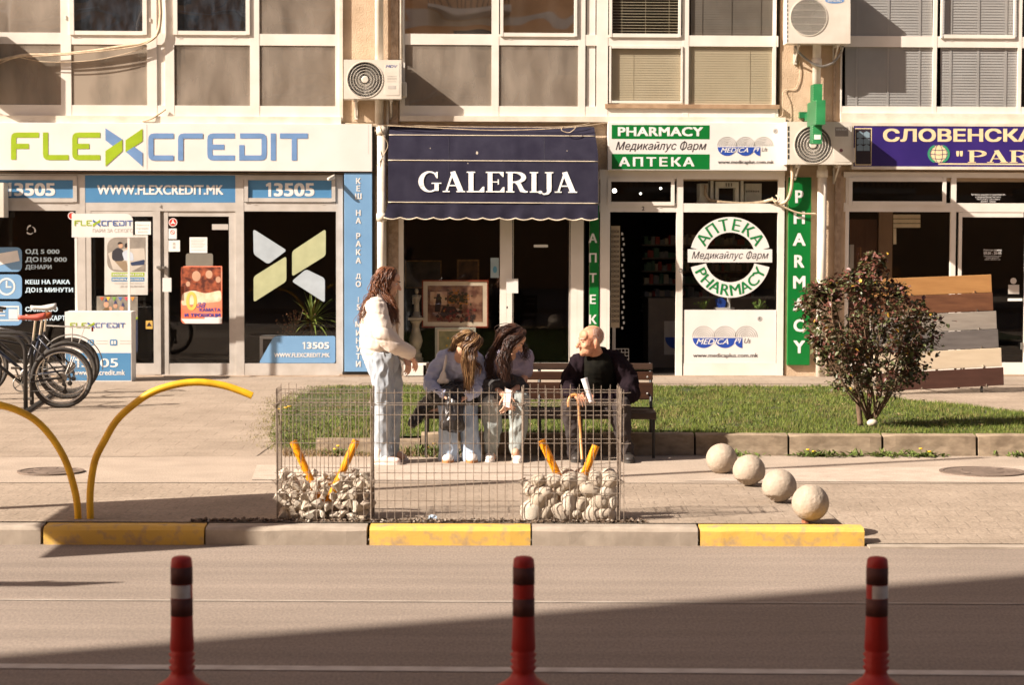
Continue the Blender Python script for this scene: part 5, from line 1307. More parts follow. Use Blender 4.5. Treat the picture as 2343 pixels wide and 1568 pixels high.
def fill(x0, x1, meshes, s, rows, cols, layers, label, group, elong, jz):
    a, b = at(x0, 1196, YF).x, at(x1, 1196, YF).x; W_ = b - a
    for l in range(layers):
        for r in range(rows):
            for c in range(cols):
                top = r == rows - 1
                if top and rs_.random() < .28: continue
                sc = s * rs_.uniform(.78, 1.15)
                x = a + s * .9 + (W_ - 1.8 * s) * (c + (.5 if r % 2 else 0) * .9) / max(1, cols - .55) + rs_.uniform(-.012, .012)
                y = YF + s * .95 + l * (YB - YF - 1.9 * s) / max(1, layers - 1) + rs_.uniform(-.006, .01)
                z = .12 + s * .8 + r * s * jz + rs_.uniform(-.008, .012)
                e = elong if not top else 1.1
                stone(rs_.choice(meshes), (min(b - s * .7, x), y, z), (sc * rs_.uniform(.85, e), sc * rs_.uniform(.8, 1.0), sc * rs_.uniform(.75, e)), Euler((rs_.uniform(-.5, .5), rs_.uniform(-3, 3), rs_.uniform(-.4, .4))), label, group)
fill(628, 854, ANG, .047, 5, 9, 3, 'angular white stone heaped in the left wire gabion basket', 'angular stones in the left gabion', 1.45, 1.34)
fill(1198, 1416, RND, .060, 4, 6, 2, 'smooth white stone heaped in the right wire gabion basket', 'rounded stones in the right gabion', 1.4, 1.22)
M_stub = mat('stub_yellow', lin(240, 160, 22), lin(222, 138, 14), sc=9, rough=.35, bump=.1)
def stub(label, a, b, Y=14.34):
    p, q = at(*a, Y), at(*b, Y); d = (q - p).normalized(); p = p - d * .22; p.z = max(p.z, .13); k = MB(); n = 14; r = .026
    k.tube([p, p.lerp(q, .5), q], r, n, cap=False); k.tube([q, q - d * .05], r - .004, n, cap=False)
    k.tube([p, p + d * .001], [.001, r], n); k.lathe(q, [(r - .004, 0), (r, .0)], n, d)
    for f in (.72, .9):
        c = p.lerp(q, f); k.tube([c - d * .004, c + d * .004], r + .0015, n)
    k.build('pipe_stub', M_stub, label=label, cat='pipe', group='cut yellow pipe ends in the gabions', smooth=False)
stub('cut yellow pipe leaning left out of the left gabion', (708, 1094), (670, 1010)); stub('cut yellow pipe leaning right out of the left gabion', (778, 1090), (815, 1008))
stub('cut yellow pipe leaning left out of the right gabion, the taller one', (1282, 1100), (1238, 1008)); stub('cut yellow pipe leaning right out of the right gabion', (1329, 1104), (1363, 1020))
# ---------------------------------------------------------------- concrete balls
M_ball = mat('ball_concrete', (.41, .335, .255), (.32, .255, .19), sc=14, rough=.9, bump=.7, bsc=38, det=12)
for i, (x, y, lb) in enumerate(((1650, 1084, 'farthest concrete ball bollard, nearest the bed kerb'), (1713, 1113, 'second concrete ball bollard from the bed kerb, chipped at its base'), (1782, 1151, 'third concrete ball bollard from the bed kerb, broken underneath'), (1853, 1197, 'nearest concrete ball bollard on a rusty stub by the yellow kerb'))):
    g0 = gp(x, y); bm = bmesh.new(); bmesh.ops.create_icosphere(bm, subdivisions=5, radius=.124)
    for v in bm.verts:
        d = v.co.normalized(); n_ = noise.noise(d * 3 + V((i * 5, 0, 0)))
        v.co *= 1 + .008 * n_
        if i in (1, 2) and d.z < -.45: v.co *= 1 - (.08 + .13 * abs(noise.noise(d * 9 + V((i, 2, 0))))) * min(1, (-.45 - d.z) * 5) + .02 * noise.noise(d * 25)
        if i == 0 and abs(d.z + .1) < .3 and d.y < -.6: v.co *= 1 - .02 * max(0, noise.noise(d * 11))
    t = thing('ball_bollard', lb, 'ball bollard', g0, 0, 'concrete ball bollards')
    k = MB(); k.add([v.co + V((g0.x, g0.y, g0.z + .122 + (.012 if i == 3 else -.004))) for v in bm.verts], [tuple(v.index for v in f.verts) for f in bm.faces]); bm.free()
    k.build('ball', M_ball, t, smooth=True)
    if i == 3:
        k = MB(); k.tube([g0 + V((-.03, 0, -.01)), g0 + V((-.025, 0, .06))], .028, 10); k.build('stub', mat('rust', (.32, .10, .04), (.22, .08, .04), sc=30), t)
# ---------------------------------------------------------------- red flexible posts
M_red_p = mat('post_red', (.40, .018, .010), (.30, .013, .008), sc=8, rough=.5, bump=.1, bsc=40, lo=.4, hi=.7)
M_dark_b = mat('post_band', (.07, .018, .012), (.10, .03, .02), sc=14, rough=.7)
M_white_b = mat('post_reflector', (.66, .62, .56), (.50, .46, .41), sc=14, rough=.5)
def bollard(label, x, wide):
    g0 = gp(x, 1596, 0); t = thing('flexible_post', label, 'traffic post', g0, rad(wide[1]), 'red flexible traffic posts')
    s_ = (1596 - 526) / 2.07; H_ = (1596 - 1271) / s_; f = lambda py: (1596 - py) / s_; R_ = .0475
    k = MB()
    prof = [(.142, 0), (.140, .022), (.126, .045), (.085, .070), (.060, .090)]
    for a, b in ((1536, 1), (1526, 0), (1521, 1), (1511, 0), (1506, 1), (1496, 0), (1491, 1)): prof.append((.0470 if b else .0590, f(a)))
    prof += [(.0535, f(1484)), (R_ + .003, f(1450)), (R_, f(1400)), (R_, f(1290)), (R_ - .003, f(1277)), (R_ - .012, f(1272.5)), (.012, f(1270))]
    k.lathe(g0, prof, 28); k.build('post', M_red_p, t, smooth=True)
    k = MB(); k.lathe(g0 + V((0, 0, f(1334))), [(R_ + .0012, 0), (R_ + .0012, f(1295) - f(1334))], 28); k.build('dark_band', M_dark_b, t, smooth=True); k = MB(); k.lathe(g0 + V((0, 0, f(1407))), [(R_ + .0014, 0), (R_ + .0012, f(1367) - f(1407))], 28); k.build('dark_band', M_dark_b, t, smooth=True)
    if wide[0]:
        k = MB(); vs = []; n = 18; a0, a1 = wide[0]
        for i in range(n + 1):
            a = rad(a0 + (a1 - a0) * i / n)
            for y in (1365.5, 1335.5): vs.append(g0 + V((math.cos(a) * (R_ + .0012), math.sin(a) * (R_ + .0012), f(y))))
        k.add(vs, [(2 * i, 2 * i + 2, 2 * i + 3, 2 * i + 1) for i in range(n)]); k.build('reflector', M_white_b, t, smooth=True)
    k = MB()
    for a in (-90, 30, 150): k.lathe(g0 + V((.085 * math.cos(rad(a)), .085 * math.sin(rad(a)), .028)), [(.014, 0), (.014, .012), (.006, .014)], 8)
    k.build('bolt', M_black, t)
bollard('red flexible post with a worn white reflector, leftmost of the three', 417, ((-165, -30), 0))
bollard('red flexible post without any white reflector, the middle one', 1197, (None, 0))
bollard('red flexible post whose white reflector starts off its edge, rightmost of three', 2003, ((-125, 10), 0))
# ---------------------------------------------------------------- manhole covers
for x, y, rx, lb in ((116, 1077.5, 76, 'round manhole cover behind the yellow pipe arches'), (2247, 1078.5, 98, 'round manhole cover at the right, near the weeds')):
    c = gp(x, y, .136); r_ = rx / F_PX * c.y; k = MB(); k.lathe(c - V((0, 0, .01)), [(r_, 0), (r_, .012), (r_ * .9, .012), (r_ * .89, .008), (r_ * .5, .008), (r_ * .49, .011), (.01, .011)], 40)
    for i in range(8):
        a = i * math.pi / 4; k.box((r_ * .55, -.012, 0), (r_ * .86, .012, .011), Matrix.Translation(c - V((0, 0, .01))) @ Matrix.Rotation(a, 4, 'Z'))
    k.build('manhole_cover', mat('cast_iron', (.17, .125, .095), (.12, .088, .066), sc=20, rough=.7), label=lb, cat='manhole cover')
# ---------------------------------------------------------------- bench
M_slat = mat('bench_slat', (.055, .023, .011), (.030, .013, .008), sc=3, rough=.4, spec=.25, stretch=(.8, 6, 6), bump=.15, bsc=20)
M_slat_d = mat('bench_dark', (.030, .018, .013), (.05, .028, .018), sc=4, rough=.35, stretch=(.8, 6, 6))
YBN = 18.12
bn = thing('park_bench', 'dark brown slatted park bench holding the three seated people', 'bench', gp(1235, 1052))
X0, X1 = at(969, 960, YBN).x, at(1501, 960, YBN).x
def slat(name, m, y0, y1, z0, z1, tilt=0):
    k = MB(); c = V(((X0 + X1) / 2, (y0 + y1) / 2, (z0 + z1) / 2)); k.box((-(X1 - X0) / 2, -(y1 - y0) / 2, -(z1 - z0) / 2), ((X1 - X0) / 2, (y1 - y0) / 2, (z1 - z0) / 2), Matrix.Translation(c) @ Matrix.Rotation(tilt, 4, 'X'))
    o = k.build(name, m, bn, bevel=.006); return o
ZS = .52
slat('seat_slat', M_slat_d, YBN - .03, YBN + .02, ZS - .06, ZS)
for i in range(3): slat('seat_slat', M_slat, YBN + .035 + i * .11, YBN + .13 + i * .11, ZS - .035, ZS + .002)
zb = lambda py: at(1235, py, YBN + .45).z
slat('back_slat', M_slat_d, YBN + .385, YBN + .425, zb(946), zb(930), -.1)
for a, b, m in ((914, 875, M_slat), (870, 851, M_slat), (847, 832, M_slat_d)): slat('back_slat', m, YBN + .43 + (914 - a) * .0009, YBN + .465 + (914 - a) * .0009, zb(a), zb(b), -.14)
for xx in (X0 + .02, X1 - .02, (X0 + X1) / 2):
    k = MB(); k.tube([(xx, YBN + .02, .12), (xx, YBN + .02, ZS - .06)], .013, 8); k.tube([(xx, YBN + .42, .12), (xx, YBN + .40, ZS), (xx, YBN + .53, zb(832))], .014, 8); k.tube([(xx, YBN - .01, ZS - .065), (xx, YBN + .40, ZS - .05)], .013, 8)
    k.build('leg_frame', M_black, bn)
k = MB()
for x in (X1 - .05, X0 + .05):
    for a in (862, 900): k.ell(at(1235, a, YBN + .415) * 0 + V((x, YBN + .418, zb(a))), .011, nu=8, nv=5)
k.build('bolt', M_steel, bn)
# ---------------------------------------------------------------- planting bed kerb
KB = 18.42
kx = [(722, 960), (963, 1175), (1178, 1376), (1379, 1587), (1592, 1801), (1806, 2016), (2022, 2232), (2238, 2450), (2454, 2660)]
r1 = random.Random(8)
for i, (a, b) in enumerate(kx):
    xa, xb = at(a, 1040, KB).x, at(b, 1040, KB).x; k = MB(); n = 8; vs = []
    y_ = KB + r1.uniform(-.012, .012) ; zt = .305 + r1.uniform(-.006, .006) - (.06 if i == 0 else 0)
    prof = [(-.01, .10), (0, .15), (.008, .2), (.014, zt - .012), (.028, zt), (.13, zt), (.14, .10)]
    for j in range(n + 1):
        e = .008 if j in (0, n) else 0
        for q, (dy, z) in enumerate(prof): vs.append((xa + (xb - xa) * j / n, y_ + dy + e + r1.uniform(-.003, .003), z - (e if q in (3, 4) else 0) + r1.uniform(-.002, .002)))
    q = len(prof); k.add(vs, [(i2 * q + c, (i2 + 1) * q + c, (i2 + 1) * q + c + 1, i2 * q + c + 1) for i2 in range(n) for c in range(q - 1)] + [tuple(range(q - 1, -1, -1)), tuple(range(n * q, n * q + q))])
    k.build('bed_kerb', M_kerb_b, kind='structure')
# ---------------------------------------------------------------- flooring display stand
ds = thing('flooring_display', 'tilted display stand with six wide wood flooring sample boards', 'display stand', gp(2180, 900))
Yd = 25.3; A0, A1 = at(2008, 780, Yd), at(2298, 780, Yd + .38)
dirx = V((A1.x - A0.x, A1.y - A0.y, 0)); Ld = dirx.length; dirx.normalize(); nrm = V((dirx.y, -dirx.x, 0))
wood = [((.52, .27, .095), (.42, .205, .07)), ((.22, .095, .045), (.13, .055, .028)), ((.40, .35, .29), (.30, .26, .215)), ((.19, .17, .155), (.13, .115, .105)), ((.72, .60, .43), (.64, .52, .36)), ((.095, .043, .03), (.065, .03, .02))]
rowsY = [(636, 677.5), (678, 720), (720.5, 762), (762.5, 804.5), (805, 847), (849, 890)]
for i, ((a, b), w_) in enumerate(zip(rowsY, wood)):
    z1, z0 = at(2150, a, Yd + .2).z, at(2150, b, Yd + .2).z; back = .02 + (890 - b) * .0016
    M_ = Matrix.Translation(A0 * 1.0) ; k = MB(); m = mat('floor_wood_%d' % i, w_[0], w_[1], sc=2.2, rough=.4, stretch=(.7, 5, 9), lo=.3, hi=.7, det=8)
    o = V((A0.x, A0.y, 0)) - nrm * back; ins = (0, .012, -.006, .0, -.012, -.01)[i]
    pts = []
    for dep in (-.016, 0):
        for s_, z in ((0, z0), (Ld - ins, z0), (Ld - ins, z1), (0, z1)):
            pts.append(o + dirx * s_ + nrm * (dep - (z - z0) * .12) + V((0, 0, z + s_ * .034 - .025)))
    k.hexa([pts[0], pts[1], pts[2], pts[3], pts[4], pts[5], pts[6], pts[7]])
    bd = k.build('sample_board', m, ds, bevel=.003, label=('golden oak sample board', 'red brown walnut sample board', 'light grey sample board', 'dark grey sample board', 'cream maple sample board', 'dark chocolate sample board')[i])
    k = MB()
    for f in (.35, .86):
        c = o + dirx * Ld * f + V((0, 0, z0 + .008 + Ld * f * .034 - .025)) + nrm * .006; k.box((-.006, -.01, -.012), (.006, .004, .02), Matrix.Translation(c))
    k.build('clip', M_chrome, bd)
k = MB()
for f in (.1, .5, .88):
    b0 = V((A0.x, A0.y, 0)) + dirx * Ld * f; k.tube([b0 - nrm * .06 + V((0, 0, .2)), b0 - nrm * .50 + V((0, 0, 1.42))], .016, 8); k.tube([b0 - nrm * .05 + V((0, 0, .2)), b0 - nrm * .75 + V((0, 0, .2))], .016, 8); k.tube([b0 - nrm * .75 + V((0, 0, .2)), b0 - nrm * .45 + V((0, 0, 1.3))], .014, 8)
k.build('frame', M_steel, ds)
for f in (.1, .84):
    for d_ in (.06, .7):
        c = V((A0.x, A0.y, 0)) + dirx * Ld * f - nrm * d_; k = MB(); k.lathe(c + V((-.012, 0, .157)), [(.036, 0), (.036, .022)], 14, (1, 0, 0)); k.box((-.012, -.012, .16), (.012, .012, .2), Matrix.Translation(c)); k.build('caster', M_rubber, ds)
# ---------------------------------------------------------------- bicycles and rack
M_paint_k = mat('bike_black', (.02, .018, .018), (.03, .026, .025), sc=10, rough=.3)
M_saddle_o = mat('saddle_orange', lin(190, 98, 82), lin(168, 78, 64), sc=6, rough=.5)
M_saddle_g = mat('saddle_grey', lin(196, 192, 186), rough=.5)
M_saddle_b = mat('saddle_brown', lin(150, 72, 34), lin(110, 50, 24), sc=9, rough=.35)
M_blue_f = mat('frame_blue', lin(50, 90, 160), rough=.3)
def bike(label, loc, yaw, frame_m, saddle_m, saddle_h, carrier, fender, R_=.335):
    t = thing('bicycle', label, 'bicycle', loc, yaw, 'bicycles parked at the rack')
    M = WM[t.name]; L_ = 1.05
    def P(x, z, y=0): return M @ V((x, y, z))
    Yax = (M.to_3x3() @ V((0, 1, 0)))
    for wx, nm in ((0, 'wheel'), (-L_, 'wheel')):
        k = MB(); k.tube([P(wx + (R_ - .024) * math.cos(a), R_ + (R_ - .024) * math.sin(a)) for a in [i * math.pi / 24 for i in range(49)]], .024, 10, cap=False)
        w = k.build(nm, M_rubber, t, smooth=True)
        k = MB(); k.tube([P(wx + (R_ - .056) * math.cos(a), R_ + (R_ - .056) * math.sin(a)) for a in [i * math.pi / 24 for i in range(49)]], .012, 8, cap=False); k.build('rim', M_chrome, w, smooth=True)
        k = MB()
        for i in range(28):
            a = 2 * math.pi * i / 28; k.tube([P(wx + .02 * math.cos(a + 1.2 * (-1) ** i), R_ + .02 * math.sin(a + 1.2 * (-1) ** i), .025 * (-1) ** i), P(wx + (R_ - .06) * math.cos(a), R_ + (R_ - .06) * math.sin(a))], .0013, 3)
        k.build('spokes', M_steel, w)
        k = MB(); k.tube([P(wx, R_, -.055), P(wx, R_, .055)], .018, 10)
        if wx == 0:
            for i, r in enumerate((.055, .048, .04, .034)): k.tube([P(0, R_, -.04 - i * .004), P(0, R_, -.043 - i * .004)], r, 18)
        k.build('hub', M_steel, w)
    bb, st, hd = (-.43, .28), (-.30, .74), (-.92, .80)
    k = MB()
    k.tube([P(*bb), P(*st)], .016, 8); k.tube([P(*bb), P(-.90, .68)], .019, 8); k.tube([P(-.32, .68), P(*hd)], .017, 8); k.tube([P(-.89, .64), P(-.935, .86)], .02, 8)
    for s_ in (-1, 1): k.tube([P(*bb, .03 * s_), P(0, R_, .06 * s_)], .009, 6); k.tube([P(-.31, .70, .02 * s_), P(0, R_, .06 * s_)], .008, 6)
    k.build('frame', frame_m, t, smooth=True)
    k = MB()
    for s_ in (-1, 1): k.tube([P(-.94, .66, .05 * s_), P(-L_, R_, .055 * s_)], .013, 8)
    k.tube([P(-.89, .66, -.06), P(-.89, .66, .06)], .018, 8); k.build('fork', frame_m, t)
    k = MB(); k.tube([P(-.935, .86), P(-.95, .96), P(-.99, 1.0)], .014, 8); k.tube([P(-.86, 1.02, -.30), P(-.97, 1.01, -.12), P(-.99, 1.0, 0), P(-.97, 1.01, .12), P(-.86, 1.02, .30)], .012, 8)
    hb = k.build('handlebar', M_black, t)
    k = MB(); k.tube([P(-.87, 1.02, -.30), P(-.76, 1.0, -.33)], .017, 8); k.tube([P(-.87, 1.02, .30), P(-.76, 1.0, .33)], .017, 8); k.build('grip', M_rubber, hb)
    k = MB(); k.tube([P(-.305, .72), P(-.275, saddle_h - .03)], .013, 8); k.build('seat_post', M_chrome, t)
    k = MB(); pts = [(-.46, .004, .012), (-.42, .0, .018), (-.34, -.002, .026), (-.26, .002, .06), (-.20, .012, .075), (-.165, .02, .06)]; vs = []
    for x, z, w_ in pts:
        for a in range(10):
            an = 2 * math.pi * a / 10; vs.append(P(x, saddle_h + z + (.026 + .012 * (x > -.28)) * math.sin(an), w_ * math.cos(an)))
    k.add(vs, [(i * 10 + a, i * 10 + (a + 1) % 10, (i + 1) * 10 + (a + 1) % 10, (i + 1) * 10 + a) for i in range(5) for a in range(10)] + [tuple(range(9, -1, -1)), tuple(range(50, 60))])
    k.build('saddle', saddle_m, t, smooth=True)
    k = MB(); k.tube([P(bb[0] + .085 * math.cos(a), bb[1] + .085 * math.sin(a), -.045) for a in [i * math.pi / 12 for i in range(25)]], .008, 6, cap=False)
    for a in (0, 1.26, 2.5, 3.77, 5.0): k.tube([P(*bb, -.045), P(bb[0] + .08 * math.cos(a), bb[1] + .08 * math.sin(a), -.045)], .006, 5)
    k.tube([P(bb[0], bb[1], -.06), P(bb[0] + .06, bb[1] - .16, -.07)], .010, 6); k.tube([P(bb[0], bb[1], .06), P(bb[0] - .06, bb[1] + .16, .07)], .010, 6)
    for s_, dx, dz in ((-1, .06, -.16), (1, -.06, .16)): k.box((-.045, -.04, -.012), (.045, .04, .012), Matrix.Translation(P(bb[0] + dx, bb[1] + dz, .11 * s_)) @ M.to_3x3().to_4x4())
    k.tube([P(bb[0], bb[1] + .083, -.045), P(0, R_ + .05, -.045)], .004, 4); k.tube([P(bb[0], bb[1] - .083, -.045), P(.03, R_ - .14, -.045), P(.02, R_ - .05, -.045)], .004, 4)
    k.build('crankset', M_steel, t)
    k = MB(); k.tube([P(.01, R_ - .02, -.05), P(.035, R_ - .08, -.055), P(.03, R_ - .16, -.055)], .012, 6); k.tube([P(.03, R_ - .15, -.06), P(.03, R_ - .15, -.05)], .028, 12); k.tube([P(.02, R_ - .07, -.06), P(.02, R_ - .07, -.05)], .022, 12); k.build('derailleur', M_black, t)
    if fender:
        k = MB(); n = 22; vs = []
        for i in range(n + 1):
            a = rad(-8 + 150 * i / n)
            for s_, dr in ((-.034, -.012), (0, 0), (.034, -.012)): vs.append(P((R_ + .04 + dr) * math.cos(a), R_ + (R_ + .04 + dr) * math.sin(a), s_))
        k.add(vs, [(3 * i + j, 3 * i + j + 1, 3 * i + j + 4, 3 * i + j + 3) for i in range(n) for j in (0, 1)]); k.build('fender', M_steel, t, smooth=True)
    if carrier:
        k = MB(); z = R_ * 2 + .12
        for s_ in (-.055, .055): k.tube([P(-.28, z + .02, s_), P(-.1, z + .01, s_), P(.24, z, s_)], .0065, 6); k.tube([P(0, R_, s_ * 1.3), P(.02, z, s_)], .005, 6); k.tube([P(0, R_, s_ * 1.3), P(.16, z, s_)], .005, 6)
        for x in (-.2, -.06, .08, .22): k.tube([P(x, z + .005, -.055), P(x, z + .005, .055)], .0055, 6)
        c_ = k.build('carrier', M_alu, t)
        k = MB(); k.box((.24, -.035, z - .05), (.262, .035, z + .0), M); k.build('tail_light', mat('lamp_red', lin(130, 40, 30), rough=.25), c_)
    return t
w1 = gp(142, 935)
bike('black mountain bicycle with an orange and black saddle, nearest the camera', w1, rad(14), M_paint_k, M_saddle_o, .99, False, False)
w2 = gp(154, 914); bike('blue bicycle with a brown saddle, standing in the middle', V((w2.x, w2.y, .12)), rad(12), mat('frame_dark_blue', (.02, .026, .045), rough=.3), M_saddle_b, .95, False, False)
w3 = gp(163, 902); bike('dark bicycle with pale saddle, mudguard and luggage carrier, farthest of three', V((w3.x, w3.y, .12)), rad(10), M_paint_k, M_saddle_g, 1.02, True, True)
rk = thing('bicycle_rack', 'black tube bicycle rack with two rounded hoops', 'bicycle rack', gp(60, 942))
for i, (fx, fy) in enumerate(((59, 942), (73, 928))):
    b = gp(fx, fy); h = .80; pts = [b, b + V((0, 0, h - .16))] + [b + V((-.16 + .16 * math.cos(a), 0, h - .16 + .16 * math.sin(a))) for a in [j * math.pi / 12 for j in range(1, 7)]] + [b + V((-.62, 0, h))]
    pts += [b + V((-.62 - .16 * math.sin(a), 0, h - .16 + .16 * math.cos(a))) for a in [j * math.pi / 12 for j in range(1, 7)]] + [b + V((-.78, 0, 0))]
    k = MB(); k.tube(pts, .024, 12); k.build('hoop', M_black, rk, smooth=True)
k = MB(); a, b = gp(50, 952), gp(105, 916); d = (b - a); k.tube([a + V((0, 0, .02)), b + d * .3 + V((0, 0, .02))], .024, 10); k.tube([a + V((-.78, 0, .02)), b + d * .3 + V((-.78, 0, .02))], .024, 10); k.build('base_bar', M_black, rk)
# ---------------------------------------------------------------- things out of the picture that shade it
rd = thing('road_sign', 'arrow board on a thin pole standing left of the view', 'road sign', (-6.75, 10.6, 0))
k = MB(); k.tube([(-6.75, 10.6, 0), (-6.75, 10.6, 3.1)], .03, 10); k.build('pole', M_alu, rd)
k = MB(); k.box((-7.6, 10.56, 2.86), (-6.3, 10.59, 3.10)); k.build('board', M_sign_w, rd)
lp = thing('lamp_post', 'street lamp with an advertising banner standing left of the view', 'lamp post', (-6.2, 13.60, 0))
k = MB(); k.lathe((-6.2, 13.60, 0), [(.08, 0), (.07, 1), (.05, 8)], 14); k.build('pole', M_alu, lp)
k = MB(); k.box((-6.22, 11.85, 2.5), (-6.18, 13.52, 3.8)); k.build('banner', M_sign_w, lp)
M_opp = mat('opposite_render', (.62, .37, .18), (.55, .32, .15), sc=2, rough=.95)
M_opp2 = mat('opposite_pale', (.62, .56, .48), (.5, .44, .37), sc=2, rough=.9)
M_win = mat('opposite_window', (.05, .05, .055), rough=.1)
def block(label, x0, x1, y0, y1, h, face):
    t = thing('apartment_block', label, 'building', ((x0 + x1) / 2, y0, 0)); k = MB(); k.box((x0, y0, 0), (x1, y1, h)); k.build('wall', M_opp, t)
    kw, kb, kr = MB(), MB(), MB(); n = int((x1 - x0) / 3.2); z = 3.4
    while z < h - 2:
        for i in range(n):
            c = x0 + (x1 - x0) * (i + .5) / n
            kw.box((c - .7, y1 + .002, z + .9), (c + .7, y1 + .03, z + 2.3))
        for i in range(0, n if face else 0, 2):
            c = x0 + (x1 - x0) * (i + .5) / n; kb.box((c - 1.5, y1 + .032, z - .1), (c + 1.5, y1 + 1.1, z + .08))
            for j in range(17): kr.box((c - 1.48 + j * .18, y1 + 1.04, z + .08), (c - 1.45 + j * .18, y1 + 1.07, z + 1.0))
            kr.box((c - 1.5, y1 + 1.03, z + 1.0), (c + 1.5, y1 + 1.08, z + 1.05))
        if face: kb.box((x0, y1 + .001, z - .35), (x1, y1 + .03, z - .12))
        z += 2.9
    kw.build('window', M_win, t); kb.build('balcony', M_opp2, t); kr.build('railing', M_black, t)
block('tall orange apartment block across the street, behind the camera on the left', -24, -13, -13.9, .5, 28, 0)
block('long orange apartment block with balconies across the street behind the camera', -12.9, 40, -26, -14, 14, 1)
# ---------------------------------------------------------------- people
def blob(mb, voxel, name, m, parent=None, it=6, disp=None, label=None, cat=None, origin=None):
    me = mb.mesh('tmp', m); o = bpy.data.objects.new('tmp', me); COL.objects.link(o)
    r = o.modifiers.new('r', 'REMESH'); r.mode = 'VOXEL'; r.voxel_size = voxel; r.use_smooth_shade = True
    if it: s_ = o.modifiers.new('s', 'SMOOTH'); s_.iterations = it; s_.factor = .5
    bpy.context.view_layer.update()
    nm = bpy.data.meshes.new_from_object(o.evaluated_get(bpy.context.evaluated_depsgraph_get()))
    bpy.data.objects.remove(o); bpy.data.meshes.remove(me)
    n = len(nm.vertices); co = np.empty(n * 3); nm.vertices.foreach_get('co', co); co = co.reshape(-1, 3)
    if disp:
        no = np.empty(n * 3); nm.vertices.foreach_get('normal', no); no = no.reshape(-1, 3)
        co = co + no * np.array([disp(V(p)) for p in co])[:, None]
    if parent is not None: Mw = WM[parent.name]
    else: Mw = Matrix.Translation(origin)
    tr = np.array(Mw.to_translation()); nm.vertices.foreach_set('co', (co - tr).ravel())
    nm.materials.clear(); nm.materials.append(m); nm.polygons.foreach_set('use_smooth', [True] * len(nm.polygons)); nm.update(); nm.name = name
    ob = bpy.data.objects.new(name, nm); COL.objects.link(ob)
    if parent is not None: ob.parent = parent
    else: ob.matrix_world = Mw
    WM[ob.name] = Mw
    return tag(ob, label, cat)
def folds(amp, sc, st=(1, 1, 1), seed=0):
    def f(p):
        q = V((p.x * st[0] * sc + seed, p.y * st[1] * sc, p.z * st[2] * sc))
        return amp * (.5 - abs(noise.noise(q)) * 1.6) + amp * .6 * (.4 - abs(noise.noise(q * 2.1 + V((5, 1, 2)))) * 1.4)
    return f
def headbase(c, fwd, up):
    f = V(fwd).normalized(); u = V(up); r = f.cross(u).normalized(); u = r.cross(f)
    return V(c), Matrix((r, f, u)).transposed()    # columns: right, forward, up
def head(k, H, sc=1.0, old=False, neck=None, nr=.052):
    c, R_ = H
    p = lambda x, y, z: c + R_ @ (V((x, y, z)) * sc)
    E_ = lambda q, r: k.ell(p(*q), tuple(a * sc for a in r), R_, 18, 12)
    E_((0, -.014, .036), (.074, .096, .084)); E_((0, .034, -.022), (.063, .060, .082)); E_((0, .026, -.066), (.053, .056, .045))
    k.ell(p(0, .070, -.099), .021 * sc); E_((0, .058, .045), (.055, .034, .045))
    k.cap(p(0, .088, .002), p(0, .116, -.036), .0095 * sc, (.0165 if old else .0135) * sc)
    for s_ in (-1, 1):
        k.ell(p(.013 * s_, .100, -.040), (.011 if old else .009) * sc); k.ell(p(.037 * s_, .062, -.030), .024 * sc)
        E_((.077 * s_, -.012, -.012), (.011 if not old else .014, .021, .033 if not old else .039)); k.ell(p(.076 * s_, -.006, -.045), .010 * sc)
        k.cap(p(.012 * s_, .088 if old else .090, .018), p(.040 * s_, .076, .020), (.009 if old else .0105) * sc, .008 * sc)
    ly = .083 if old else .086; k.cap(p(-.018, ly, -.0635), p(.018, ly, -.0635), .0070 * sc, .0070 * sc); k.cap(p(-.016, ly, -.075), p(.016, ly, -.075), .0074 * sc, .0074 * sc)
    if old:
        E_((0, .030, -.070), (.059, .060, .050)); k.ell(p(0, .066, -.088), .030 * sc)
        for s_ in (-1, 1): E_((.034 * s_, .035, -.088), (.022, .03, .018)); k.cap(p(.02 * s_, .088, -.045), p(.032 * s_, .070, -.085), .006 * sc, .007 * sc)
    if neck is not None: k.cap(p(0, -.022, -.06), neck, nr, nr * 1.12)
def eyes(par, H, sc=1.0, brow=True, bc=None, wc=None):
    c, R_ = H; p = lambda x, y, z: c + R_ @ (V((x, y, z)) * sc)
    k = MB()
    for s_ in (-1, 1): k.ell(p(.031 * s_, .0765, .001), (.0095 if wc else .0125) * sc, nu=10, nv=6)
    k.build('eyes', mat('eye_lid_old', wc) if wc else mat('eye_white', (.55, .48, .42)), par, smooth=True)
    k = MB()
    for s_ in (-1, 1): k.ell(p(.031 * s_, .0850, .000), .0056 * sc, nu=8, nv=6)
    k.build('irises', mat('iris', (.03, .02, .015), rough=.2), par, smooth=True)
    if brow:
        k = MB()
        for s_ in (-1, 1): k.cap(p(.014 * s_, .099, .022), p(.044 * s_, .083, .025), .004 * sc, .003 * sc)
        k.build('eyebrows', bc or M_hair_d, par, smooth=True)
